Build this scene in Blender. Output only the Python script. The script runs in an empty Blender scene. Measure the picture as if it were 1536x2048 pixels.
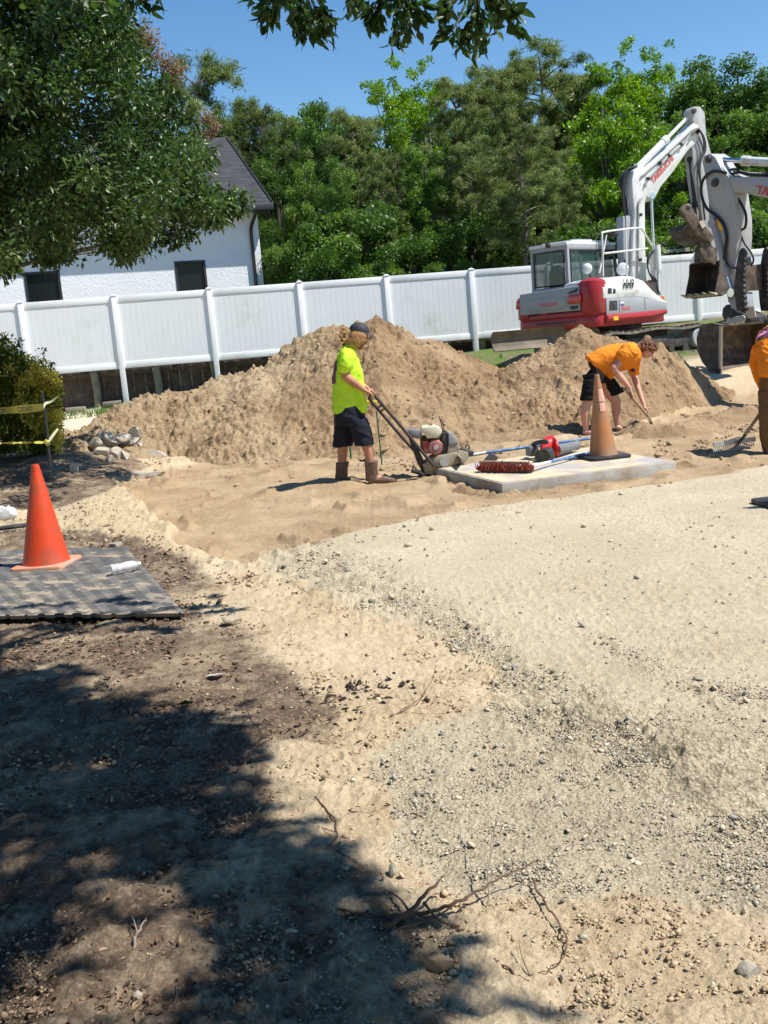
import bpy, bmesh, math, random
import numpy as np
from mathutils import Vector, Matrix
random.seed(7)
RNG = np.random.default_rng(11)
C = bpy.context.scene.collection
R = math.radians

# ------------------------------------------------------------------ camera
CAM_H = 1.5
PITCH = math.atan(344 / 2050.0)
ROLL = R(4.75)
FPX = 2050.0
_p, _r = PITCH, ROLL
FWD = Vector((0, math.cos(_p), -math.sin(_p)))
R0 = Vector((1, 0, 0)); U0 = Vector((0, math.sin(_p), math.cos(_p)))
RIGHT = math.cos(_r) * R0 - math.sin(_r) * U0
UP = math.sin(_r) * R0 + math.cos(_r) * U0
CAM = Vector((0, 0, CAM_H))
cam_d = bpy.data.cameras.new('camera')
cam_o = bpy.data.objects.new('camera', cam_d); C.objects.link(cam_o)
m3 = Matrix((RIGHT, UP, -FWD)).transposed()
cam_o.matrix_world = Matrix.Translation(CAM) @ m3.to_4x4()
cam_d.sensor_fit = 'VERTICAL'; cam_d.sensor_height = 36.0; cam_d.sensor_width = 27.0
cam_d.lens = 36.0 * FPX / 2048.0
cam_d.clip_start = 0.05; cam_d.clip_end = 2000
cam_d.dof.use_dof = False
bpy.context.scene.camera = cam_o

# ------------------------------------------------------------------ world, sun, exposure
SUN_EL, SUN_AZ = 58.0, 17.0          # azimuth measured from +X towards the camera
w = bpy.data.worlds.new('World'); bpy.context.scene.world = w
w.use_nodes = True
nt = w.node_tree
sky = nt.nodes.new('ShaderNodeTexSky'); sky.sky_type = 'NISHITA'; sky.sun_disc = False
sky.sun_elevation = R(SUN_EL); sky.sun_rotation = R(90 + SUN_AZ)
sky.air_density = 1.0; sky.dust_density = 0.0; sky.ozone_density = 1.3; sky.altitude = 50
bg = nt.nodes['Background']; bg.inputs[1].default_value = 0.085
hs = nt.nodes.new('ShaderNodeHueSaturation'); hs.inputs['Saturation'].default_value = 1.28; hs.inputs['Value'].default_value = 1.27
nt.links.new(sky.outputs[0], hs.inputs['Color']); nt.links.new(hs.outputs[0], bg.inputs[0])
sd = bpy.data.lights.new('sun', 'SUN'); sd.energy = 5.0; sd.angle = R(0.53); sd.color = (1.0, 0.95, 0.87)
so = bpy.data.objects.new('sun', sd); C.objects.link(so)
SUNV = Vector((math.cos(R(SUN_EL)) * math.cos(R(SUN_AZ)), -math.cos(R(SUN_EL)) * math.sin(R(SUN_AZ)), math.sin(R(SUN_EL))))
so.rotation_euler = SUNV.to_track_quat('Z', 'Y').to_euler()
sc = bpy.context.scene
sc.view_settings.view_transform = 'Standard'; sc.view_settings.look = 'None'
sc.view_settings.exposure = 0.50; sc.view_settings.gamma = 1.0
sc.render.resolution_x = 768; sc.render.resolution_y = 1024

# ------------------------------------------------------------------ photo pixel <-> world
def ray(px, py):
    return FWD * FPX + RIGHT * (px - 768) + UP * (1024 - py)
def P(px, py, Y):
    d = ray(px, py); return CAM + d * (Y / d.y)
def G(px, py, z=0.0):
    d = ray(px, py); t = (z - CAM_H) / d.z; return CAM + d * t
def PP(px, py, o, n):                      # on the plane through o with normal n
    d = ray(px, py); return CAM + d * ((o - CAM).dot(n) / d.dot(n))
def proj(x, y, z):
    vx, vy, vz = x, y, z - CAM_H
    f = vx * FWD.x + vy * FWD.y + vz * FWD.z
    f = np.maximum(f, 1e-3)
    return (768 + FPX * (vx * RIGHT.x + vy * RIGHT.y + vz * RIGHT.z) / f,
            1024 - FPX * (vx * UP.x + vy * UP.y + vz * UP.z) / f)

# ------------------------------------------------------------------ numpy noise
def _hash(ix, iy, s):
    n = (ix.astype(np.int64) * 374761393 + iy.astype(np.int64) * 668265263 + s * 974634777) & 0xFFFFFFFF
    n = ((n ^ (n >> 13)) * 1274126177) & 0xFFFFFFFF
    n = n ^ (n >> 16)
    return (n & 0xFFFF) / 65535.0
def vn(x, y, s=0):
    ix = np.floor(x); iy = np.floor(y); fx = x - ix; fy = y - iy
    fx = fx * fx * fx * (fx * (fx * 6 - 15) + 10); fy = fy * fy * fy * (fy * (fy * 6 - 15) + 10)
    a = _hash(ix, iy, s); b = _hash(ix + 1, iy, s); c = _hash(ix, iy + 1, s); d = _hash(ix + 1, iy + 1, s)
    return (a + (b - a) * fx + (c - a) * fy + (a - b - c + d) * fx * fy) * 2 - 1
def fbm(x, y, s=0, o=4, g=0.5):
    x = np.asarray(x, float); y = np.asarray(y, float)
    v = np.zeros(np.broadcast(x, y).shape); a = 1.0; t = 0
    for i in range(o):
        v = v + a * vn(x, y, s + i * 17); t += a; a *= g
        x, y = (x * 1.6 + y * 1.2) + 3.1, (-x * 1.2 + y * 1.6) + 7.7
    return v / t
def ridged(x, y, s=0, o=4):
    x = np.asarray(x, float); y = np.asarray(y, float)
    v = 0; a = 1.0; t = 0
    for i in range(o):
        v = v + a * (1 - 2 * np.abs(vn(x, y, s + i * 13))); t += a; a *= 0.55
        x, y = (x * 1.6 + y * 1.2) + 1.3, (-x * 1.2 + y * 1.6) + 5.1
    return v / t
def sstep(a, b, x):
    t = np.clip((x - a) / (b - a), 0, 1); return t * t * (3 - 2 * t)
def sdpoly(px, py, poly):                  # signed distance, positive inside
    d = np.full(px.shape, 1e12); ins = np.zeros(px.shape, bool)
    n = len(poly)
    for i in range(n):
        ax, ay = poly[i]; bx, by = poly[(i + 1) % n]
        ex, ey = bx - ax, by - ay
        wx, wy = px - ax, py - ay
        t = np.clip((wx * ex + wy * ey) / (ex * ex + ey * ey + 1e-9), 0, 1)
        d = np.minimum(d, (wx - ex * t) ** 2 + (wy - ey * t) ** 2)
        c = (ay > py) != (by > py)
        with np.errstate(divide='ignore', invalid='ignore'):
            xi = ax + (py - ay) * ex / (ey if ey != 0 else 1e-9)
        ins ^= c & (px < xi)
    d = np.sqrt(d); return np.where(ins, d, -d)

# ------------------------------------------------------------------ mesh helpers
def mesh_np(name, v, f, attrs=None, smooth=False):
    me = bpy.data.meshes.new(name)
    v = np.asarray(v, np.float32); f = np.asarray(f, np.int32)
    k = f.shape[1]
    me.vertices.add(len(v)); me.vertices.foreach_set('co', v.ravel())
    me.loops.add(f.size); me.loops.foreach_set('vertex_index', f.ravel())
    me.polygons.add(len(f)); me.polygons.foreach_set('loop_start', np.arange(0, f.size, k, dtype=np.int32))
    if smooth: me.polygons.foreach_set('use_smooth', np.ones(len(f), bool))
    me.update(calc_edges=True)
    if attrs:
        for nm, (dom, arr) in attrs.items():
            a = me.attributes.new(nm, 'FLOAT', dom); a.data.foreach_set('value', np.asarray(arr, np.float32))
    return me
def link(name, me, mat=None, parent=None):
    o = bpy.data.objects.new(name, me); C.objects.link(o)
    if mat is not None: me.materials.append(mat)
    if parent is not None: o.parent = parent
    return o
def tag(o, label=None, cat=None, group=None, kind=None):
    if label: o['label'] = label
    if cat: o['category'] = cat
    if group: o['group'] = group
    if kind: o['kind'] = kind
    return o
def thing(name, label, cat, loc=(0, 0, 0), rotz=0.0, group=None):
    o = bpy.data.objects.new(name, None); C.objects.link(o)
    o.empty_display_size = 0.1
    o.location = loc; o.rotation_euler = (0, 0, rotz)
    o.matrix_world = Matrix.Translation(Vector(loc)) @ Matrix.Rotation(rotz, 4, 'Z')
    o['_m'] = [x for r in o.matrix_world for x in r]
    return tag(o, label, cat, group)
def rootm(o):
    while o.parent is not None: o = o.parent
    if '_m' in o:
        a = list(o['_m']); return Matrix([a[0:4], a[4:8], a[8:12], a[12:16]])
    return Matrix.Identity(4)
def dup(root, loc=None, rotz=None, label=None, group=None, scale=None):
    r = root.copy(); C.objects.link(r)
    if loc is not None: r.location = loc
    if rotz is not None: r.rotation_euler = (0, 0, rotz)
    if scale is not None: r.scale = scale
    if label: r['label'] = label
    if group: r['group'] = group
    for ch in list(root.children):
        c = ch.copy(); C.objects.link(c); c.parent = r
        for g in list(ch.children):
            d = g.copy(); C.objects.link(d); d.parent = c
    return r
def perp(d):
    d = d.normalized(); a = Vector((0, 0, 1)) if abs(d.z) < 0.9 else Vector((1, 0, 0))
    u = d.cross(a).normalized(); return u, d.cross(u).normalized()
class MB:
    def __init__(s): s.v = []; s.f = []
    def add(s, v, f):
        n = len(s.v); s.v += [Vector(p) for p in v]; s.f += [tuple(i + n for i in q) for q in f]; return s
    def prism(s, poly, ext):
        poly = [Vector(p) for p in poly]; ext = Vector(ext); n = len(poly)
        v = poly + [p + ext for p in poly]
        f = [tuple(range(n))[::-1], tuple(range(n, 2 * n))] + [(i, (i + 1) % n, n + (i + 1) % n, n + i) for i in range(n)]
        return s.add(v, f)
    def box(s, c, size, m=None):
        c = Vector(c); x, y, z = [a / 2 for a in size]
        v = [Vector((sx * x, sy * y, sz * z)) for sz in (-1, 1) for sx, sy in ((-1, -1), (1, -1), (1, 1), (-1, 1))]
        if m is not None: v = [m @ p for p in v]
        return s.add([p + c for p in v], [(3, 2, 1, 0), (4, 5, 6, 7), (0, 1, 5, 4), (1, 2, 6, 5), (2, 3, 7, 6), (3, 0, 4, 7)])
    def beam(s, a, b, w, h, up=(0, 0, 1)):
        a = Vector(a); b = Vector(b); d = (b - a).normalized(); u = Vector(up)
        x = d.cross(u).normalized() * w / 2; z = x.cross(d).normalized() * h / 2
        v = [a - x - z, a + x - z, a + x + z, a - x + z, b - x - z, b + x - z, b + x + z, b - x + z]
        return s.add(v, [(0, 1, 2, 3), (7, 6, 5, 4), (0, 4, 5, 1), (1, 5, 6, 2), (2, 6, 7, 3), (3, 7, 4, 0)])
    def tube(s, pts, r, n=8, cap=True):
        pts = [Vector(p) for p in pts]; rr = r if isinstance(r, (list, tuple)) else [r] * len(pts)
        rings = []; u = None
        for i, p in enumerate(pts):
            d = (pts[min(i + 1, len(pts) - 1)] - pts[max(i - 1, 0)])
            if d.length < 1e-9: d = Vector((0, 0, 1))
            d.normalize()
            if u is None: u, w_ = perp(d)
            else:
                u = (u - d * u.dot(d)); u = u.normalized() if u.length > 1e-6 else perp(d)[0]
            w_ = d.cross(u)
            rings.append([p + (u * math.cos(2 * math.pi * k / n) + w_ * math.sin(2 * math.pi * k / n)) * rr[i] for k in range(n)])
        v = [q for g in rings for q in g]; f = []
        for i in range(len(pts) - 1):
            for k in range(n):
                f.append((i * n + k, i * n + (k + 1) % n, (i + 1) * n + (k + 1) % n, (i + 1) * n + k))
        if cap: f += [tuple(range(n))[::-1], tuple(range((len(pts) - 1) * n, len(pts) * n))]
        return s.add(v, f)
    def cyl(s, a, b, r0, r1=None, n=16): return s.tube([a, b], [r0, r0 if r1 is None else r1], n)
    def lathe(s, prof, base, axis=(0, 0, 1), n=24):      # prof: (radius, height)
        base = Vector(base); ax = Vector(axis).normalized(); u, w_ = perp(ax); v = []; f = []
        for r_, h in prof:
            for k in range(n):
                a = 2 * math.pi * k / n; v.append(base + ax * h + (u * math.cos(a) + w_ * math.sin(a)) * max(r_, 1e-4))
        for i in range(len(prof) - 1):
            for k in range(n): f.append((i * n + k, i * n + (k + 1) % n, (i + 1) * n + (k + 1) % n, (i + 1) * n + k))
        f += [tuple(range(n))[::-1], tuple(range((len(prof) - 1) * n, len(prof) * n))]
        return s.add(v, f)
    def ball(s, c, r, n=14, m=9):
        c = Vector(c); rx, ry, rz = (r, r, r) if not isinstance(r, (tuple, list)) else r; v = []; f = []
        for i in range(m + 1):
            t = math.pi * i / m
            for k in range(n):
                a = 2 * math.pi * k / n
                v.append(c + Vector((rx * math.sin(t + 1e-4) * math.cos(a), ry * math.sin(t + 1e-4) * math.sin(a), rz * math.cos(t))))
        for i in range(m):
            for k in range(n): f.append((i * n + k, (i + 1) * n + k, (i + 1) * n + (k + 1) % n, i * n + (k + 1) % n))
        f += [tuple(range(n)), tuple(range(m * n, m * n + n))[::-1]]
        return s.add(v, f)
    def loft(s, rings, n=18):             # ring: (center, axis vector 1, axis vector 2)
        v = []; f = []
        for c, a1, a2 in rings:
            for k in range(n):
                t = 2 * math.pi * k / n; v.append(Vector(c) + Vector(a1) * math.cos(t) + Vector(a2) * math.sin(t))
        for i in range(len(rings) - 1):
            for k in range(n): f.append((i * n + k, i * n + (k + 1) % n, (i + 1) * n + (k + 1) % n, (i + 1) * n + k))
        f += [tuple(range(n))[::-1], tuple(range((len(rings) - 1) * n, len(rings) * n))]
        return s.add(v, f)
    def limb(s, pts, rr, n=12):
        for i, p in enumerate(pts):
            s.ball(p, rr[i] * 0.99, n, 7)
            if i: s.cyl(pts[i - 1], p, rr[i - 1], rr[i], n)
        return s
    def build(s, name, mat, parent=None, sharp=35, bevel=0.0, remesh=0.0, smooth=0, label=None, fold=0.0):
        me = bpy.data.meshes.new(name)
        mi = rootm(parent).inverted() if parent is not None else Matrix.Identity(4)
        me.from_pydata([mi @ p for p in s.v], [], s.f)
        me.validate()
        bm = bmesh.new(); bm.from_mesh(me); bmesh.ops.recalc_face_normals(bm, faces=bm.faces)
        if bevel > 0:
            es = [e for e in bm.edges if len(e.link_faces) == 2 and e.calc_face_angle(0) > R(25)]
            try: bmesh.ops.bevel(bm, geom=es, offset=bevel, segments=2, profile=0.5, affect='EDGES', clamp_overlap=True)
            except Exception: pass
        bm.to_mesh(me); bm.free()
        if remesh > 0:
            o = bpy.data.objects.new('tmp', me); C.objects.link(o)
            md = o.modifiers.new('r', 'REMESH'); md.mode = 'VOXEL'; md.voxel_size = remesh; md.use_smooth_shade = True
            if smooth:
                ms = o.modifiers.new('s', 'SMOOTH'); ms.iterations = smooth; ms.factor = 0.5
            dg = bpy.context.evaluated_depsgraph_get(); dg.update()
            me2 = bpy.data.meshes.new_from_object(o.evaluated_get(dg)); bpy.data.objects.remove(o); me = me2; me.name = name
            if fold:                          # cloth creases
                n_ = len(me.vertices); co = np.empty(n_ * 3, np.float32); no = np.empty(n_ * 3, np.float32)
                me.vertices.foreach_get('co', co); me.vertices.foreach_get('normal', no); co = co.reshape(-1, 3); no = no.reshape(-1, 3)
                q = ridged(co[:, 0] * 5 + co[:, 2] * 6 + fbm(co[:, 0] * 6, co[:, 2] * 6, 3, 2) * 1.2, co[:, 2] * 2.2 - co[:, 1] * 6, 11, 3) + .5 * fbm(co[:, 0] * 16 + co[:, 1] * 9, co[:, 2] * 14, 13, 3)
                co += no * (q * fold)[:, None]; me.vertices.foreach_set('co', co.ravel().astype(np.float32)); me.update()
            me.polygons.foreach_set('use_smooth', [True] * len(me.polygons))
        elif sharp:
            me.polygons.foreach_set('use_smooth', [True] * len(me.polygons))
            me.set_sharp_from_angle(angle=R(sharp))
        me.materials.clear()
        o = link(name, me, mat, parent)
        if label: o['label'] = label
        return o
def pxprism(mb, poly, Y, dY): return mb.prism([P(x, y, Y) for x, y in poly], (0, dY, 0))
def bez(pts, n=6):                        # Catmull-Rom through points
    pts = [Vector(p) for p in pts]; out = []
    for i in range(len(pts) - 1):
        p0 = pts[max(i - 1, 0)]; p1 = pts[i]; p2 = pts[i + 1]; p3 = pts[min(i + 2, len(pts) - 1)]
        for k in range(n):
            t = k / n
            out.append(0.5 * ((2 * p1) + (p2 - p0) * t + (2 * p0 - 5 * p1 + 4 * p2 - p3) * t * t + (3 * p1 - p0 - 3 * p2 + p3) * t ** 3))
    out.append(pts[-1]); return out
def text_obj(body, o, xd, yd, width, height, mat, parent, name='lettering', ext=0.004, shear=0.0, bold=0.0):
    cu = bpy.data.curves.new('t', 'FONT'); cu.body = body; cu.size = 1.0; cu.extrude = 0.0; cu.offset = bold; cu.shear = shear
    ob = bpy.data.objects.new('t', cu); C.objects.link(ob)
    dg = bpy.context.evaluated_depsgraph_get(); dg.update()
    me = bpy.data.meshes.new_from_object(ob.evaluated_get(dg)); bpy.data.objects.remove(ob)
    co = np.array([v.co[:] for v in me.vertices])
    mn = co.min(0); mx = co.max(0); sz = mx - mn; sz[sz == 0] = 1
    xd = Vector(xd).normalized(); yd = Vector(yd).normalized(); nrm = xd.cross(yd).normalized()
    mi = rootm(parent).inverted() if parent is not None else Matrix.Identity(4)
    for v in me.vertices:
        a = (v.co.x - mn[0]) / sz[0] * width; b = (v.co.y - mn[1]) / sz[1] * height
        v.co = mi @ (Vector(o) + xd * a + yd * b + nrm * ext)
    me.materials.clear(); me.name = name
    return link(name, me, mat, parent)

# ------------------------------------------------------------------ materials
def mat(name, col, rough=0.6, metal=0.0, var=0.12, vscale=6.0, dirt=None, dirt_amt=0.0, dscale=3.0, bump=0.0, bscale=40.0, coat=0.0, spec=0.5, trans=0.0, alpha=1.0, col2=None, c2scale=8.0, c2t=(0.5, 0.6)):
    m = bpy.data.materials.new(name); m.use_nodes = True; n = m.node_tree; b = n.nodes['Principled BSDF']; L = n.links.new
    tc = n.nodes.new('ShaderNodeTexCoord')
    def noise(sc_, det=5, ro=0.6):
        t = n.nodes.new('ShaderNodeTexNoise'); t.inputs['Scale'].default_value = sc_; t.inputs['Detail'].default_value = det
        t.inputs['Roughness'].default_value = ro; L(tc.outputs['Object'], t.inputs['Vector']); return t
    base = n.nodes.new('ShaderNodeRGB'); base.outputs[0].default_value = (*col, 1); out = base.outputs[0]
    def mix(fac, a, bcol, typ='MIX'):
        x = n.nodes.new('ShaderNodeMix'); x.data_type = 'RGBA'; x.blend_type = typ
        if isinstance(fac, float): x.inputs[0].default_value = fac
        else: L(fac, x.inputs[0])
        L(a, x.inputs[6])
        if isinstance(bcol, tuple): x.inputs[7].default_value = (*bcol, 1)
        else: L(bcol, x.inputs[7])
        return x.outputs[2]
    def ramp(src, lo, hi, c0=(0, 0, 0), c1=(1, 1, 1)):
        r_ = n.nodes.new('ShaderNodeValToRGB'); r_.color_ramp.elements[0].position = lo; r_.color_ramp.elements[1].position = hi
        r_.color_ramp.elements[0].color = (*c0, 1); r_.color_ramp.elements[1].color = (*c1, 1); L(src, r_.inputs[0]); return r_.outputs[0]
    if col2:
        out = mix(ramp(noise(c2scale).outputs[0], *c2t), out, col2)
    if dirt:
        out = mix(ramp(noise(dscale, 8, 0.7).outputs[0], 0.62 - dirt_amt * 0.35, 0.80 - dirt_amt * 0.2), out, dirt)
    if var:
        nz = noise(vscale, 6, 0.65)
        out = mix(1.0, out, ramp(nz.outputs[0], 0.25, 0.75, (1 - var,) * 3, (1 + var,) * 3), 'MULTIPLY')
    L(out, b.inputs['Base Color'])
    b.inputs['Roughness'].default_value = rough; b.inputs['Metallic'].default_value = metal
    b.inputs['Specular IOR Level'].default_value = spec
    b.inputs['Coat Weight'].default_value = coat
    b.inputs['Transmission Weight'].default_value = trans; b.inputs['Alpha'].default_value = alpha
    if rough < 0.6 and not trans:
        rr = n.nodes.new('ShaderNodeMapRange'); rr.inputs[3].default_value = rough * 0.75; rr.inputs[4].default_value = min(1, rough * 1.5 + 0.05)
        L(noise(vscale * 2).outputs[0], rr.inputs[0]); L(rr.outputs[0], b.inputs['Roughness'])
    if bump:
        bp = n.nodes.new('ShaderNodeBump'); bp.inputs['Strength'].default_value = 1.0; bp.inputs['Distance'].default_value = bump
        L(noise(bscale, 6, 0.7).outputs[0], bp.inputs['Height']); L(bp.outputs[0], b.inputs['Normal'])
    return m
def leafmat(name, c_dark, c_mid, c_light, transl=0.35, gloss=0.35, rnd=0.0):
    m = bpy.data.materials.new(name); m.use_nodes = True; n = m.node_tree; L = n.links.new
    b = n.nodes['Principled BSDF']; outn = n.nodes['Material Output']
    at = n.nodes.new('ShaderNodeAttribute'); at.attribute_name = 'tint'
    src = at.outputs['Fac']
    if rnd:
        oi = n.nodes.new('ShaderNodeObjectInfo'); ma = n.nodes.new('ShaderNodeMath'); ma.operation = 'MULTIPLY_ADD'
        ma.inputs[1].default_value = rnd; L(oi.outputs['Random'], ma.inputs[0]); L(src, ma.inputs[2])
        mb2 = n.nodes.new('ShaderNodeMath'); mb2.operation = 'SUBTRACT'; mb2.inputs[1].default_value = rnd * 0.5; L(ma.outputs[0], mb2.inputs[0]); src = mb2.outputs[0]
    r_ = n.nodes.new('ShaderNodeValToRGB'); e = r_.color_ramp.elements
    e[0].color = (*c_dark, 1); e[1].color = (*c_light, 1); e[0].position = 0.0; e[1].position = 1.0
    x = e.new(0.5); x.color = (*c_mid, 1); L(src, r_.inputs[0])
    L(r_.outputs[0], b.inputs['Base Color']); b.inputs['Roughness'].default_value = gloss
    b.inputs['Specular IOR Level'].default_value = 0.4
    tr = n.nodes.new('ShaderNodeBsdfTranslucent')
    hs = n.nodes.new('ShaderNodeHueSaturation'); hs.inputs['Saturation'].default_value = 1.15; hs.inputs['Value'].default_value = 1.3
    L(r_.outputs[0], hs.inputs['Color']); L(hs.outputs[0], tr.inputs['Color'])
    mx = n.nodes.new('ShaderNodeMixShader'); mx.inputs[0].default_value = transl
    L(b.outputs[0], mx.inputs[1]); L(tr.outputs[0], mx.inputs[2]); L(mx.outputs[0], outn.inputs['Surface'])
    return m
# ================================================================== GROUND
EXC = [(225, 965), (300, 1030), (345, 1085), (375, 1102), (500, 1125), (560, 1108), (650, 1082), (760, 1050), (880, 1020), (1000, 1004), (1100, 992),
       (1300, 965), (1536, 925), (2000, 880), (2000, 775), (1536, 788), (1410, 800), (1300, 835), (1190, 862), (1130, 872), (1000, 872), (870, 885), (700, 900), (400, 920), (330, 935)]
GRAV = [(520, 1120), (600, 1085), (700, 1066), (900, 1022), (1100, 996), (1300, 966), (1536, 926), (2200, 850), (2600, 1300), (2200, 1960), (1536, 1850),
        (1300, 1800), (1100, 1810), (900, 1790), (760, 1730), (790, 1610), (760, 1520), (860, 1450), (1000, 1400), (1010, 1330), (900, 1280), (760, 1245), (620, 1200)]
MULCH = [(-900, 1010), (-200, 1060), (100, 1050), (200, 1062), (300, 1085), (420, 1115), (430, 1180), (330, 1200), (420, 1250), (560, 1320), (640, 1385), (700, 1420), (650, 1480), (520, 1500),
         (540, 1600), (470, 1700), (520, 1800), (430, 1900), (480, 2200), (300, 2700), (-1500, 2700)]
SHADE_SOIL = [(470, 1590), (640, 1690), (850, 1820), (900, 1950), (960, 2300), (300, 2300)]  # dull brown soil stretched to the shade edge, painting the shaded sand darker
BROWN_LEFT = [(-300, 880), (60, 890), (260, 905), (300, 940), (240, 975), (330, 1050), (300, 1062), (210, 1000), (100, 1020), (-300, 1040)]  # browner ground at the left, below the hedge and rubble
YSAND = [(100, 1040), (230, 985), (300, 1030), (350, 1095), (420, 1118), (400, 1130), (200, 1070)]
TRACKP = [(60, 915), (120, 832), (190, 838), (260, 862), (235, 900), (160, 930)]
def masks(x, y):
    """soil types, from where each ground point lies in plan (as a lookup through the site survey points above)"""
    px, py = proj(x, y, np.zeros_like(x))
    sc_ = np.clip(np.maximum(y, 0.5) / 6.0, 0.25, 3.0)
    wx = fbm(x * 1.3, y * 1.3, 5, 4) * 0.16; wy = fbm(x * 1.3, y * 1.3, 9, 4) * 0.16
    qx, qy = proj(x + wx, y + wy, np.zeros_like(x))
    back = y < 0.8
    def reg(poly, s, warped=True):
        d = sdpoly(qx if warped else px, qy if warped else py, poly)
        m = sstep(-s, s, d); m[back] = 0; return m
    exc = reg(EXC, 9); grav = reg(GRAV, 26); mul = np.maximum(np.maximum(reg(MULCH, 55), reg(BROWN_LEFT, 12)), .62 * reg(SHADE_SOIL, 50)); ys = reg(YSAND, 10); tr = reg(TRACKP, 5)  # mul also carries the darkening painted under the tree shade
    grav = grav * (1 - exc); bank_ = np.exp(-((sdpoly(px, py, EXC) + 14) / 16.0) ** 2) * (px < 420) * (py > 950) * (py < 1120); exc = np.maximum(exc, 0); mul = mul * (1 - exc) * (1 - grav); mul = mul * (1 - ys * 0.8)
    far = sstep(20.5, 23.0, y + fbm(x * 0.7, y * 0.7, 3) * 0.8) * (1 - tr)
    return exc, grav, mul, ys, tr, far, px, py
def terr(x, y, m=None):
    x = np.asarray(x, float); y = np.asarray(y, float)
    if m is None: m = masks(x, y)
    exc = m[0]; px, py = m[6], m[7]
    h = -0.085 * exc
    bank = sdpoly(px, py, [(100, 960), (230, 950), (330, 1060), (390, 1115), (330, 1110), (200, 1040)])
    h = h + 0.07 * sstep(-60, 10, bank) * (1 - exc) * (y > 2)
    base = np.maximum(0.86 + 0.047 * x, 0.35)
    base = np.minimum(base, 1.5)
    r_ = 0.50 * sstep(14.0, 23.0, y) + 0.50 * sstep(25.6, 28.4, y)
    r_ = r_ * (1 - exc)
    h = h + base * r_
    h = h + 0.28 * sstep(-3.2, -4.6, x) * sstep(10, 14, y) * (1 - sstep(16, 22, y)) * (1 - exc)
    h = h + fbm(x * 0.35, y * 0.35, 21, 3) * 0.035 * (1 - exc * 0.6) * sstep(0, 3, np.hypot(x, y))
    return h
def terr1(x, y): return float(terr(np.array([x]), np.array([y]))[0])
def GT(px, py, dz=0.0):                    # where the ray of a photo pixel meets the ground
    d = ray(px, py); t = np.geomspace(1.2, 60, 900) / d.y
    X = CAM.x + d.x * t; Y = CAM.y + d.y * t; Z = CAM.z + d.z * t
    H = terr(X, Y) + dz; k = np.argmax(Z < H)
    if not (Z < H).any(): return G(px, py, 0)
    return Vector((X[k], Y[k], H[k]))
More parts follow.
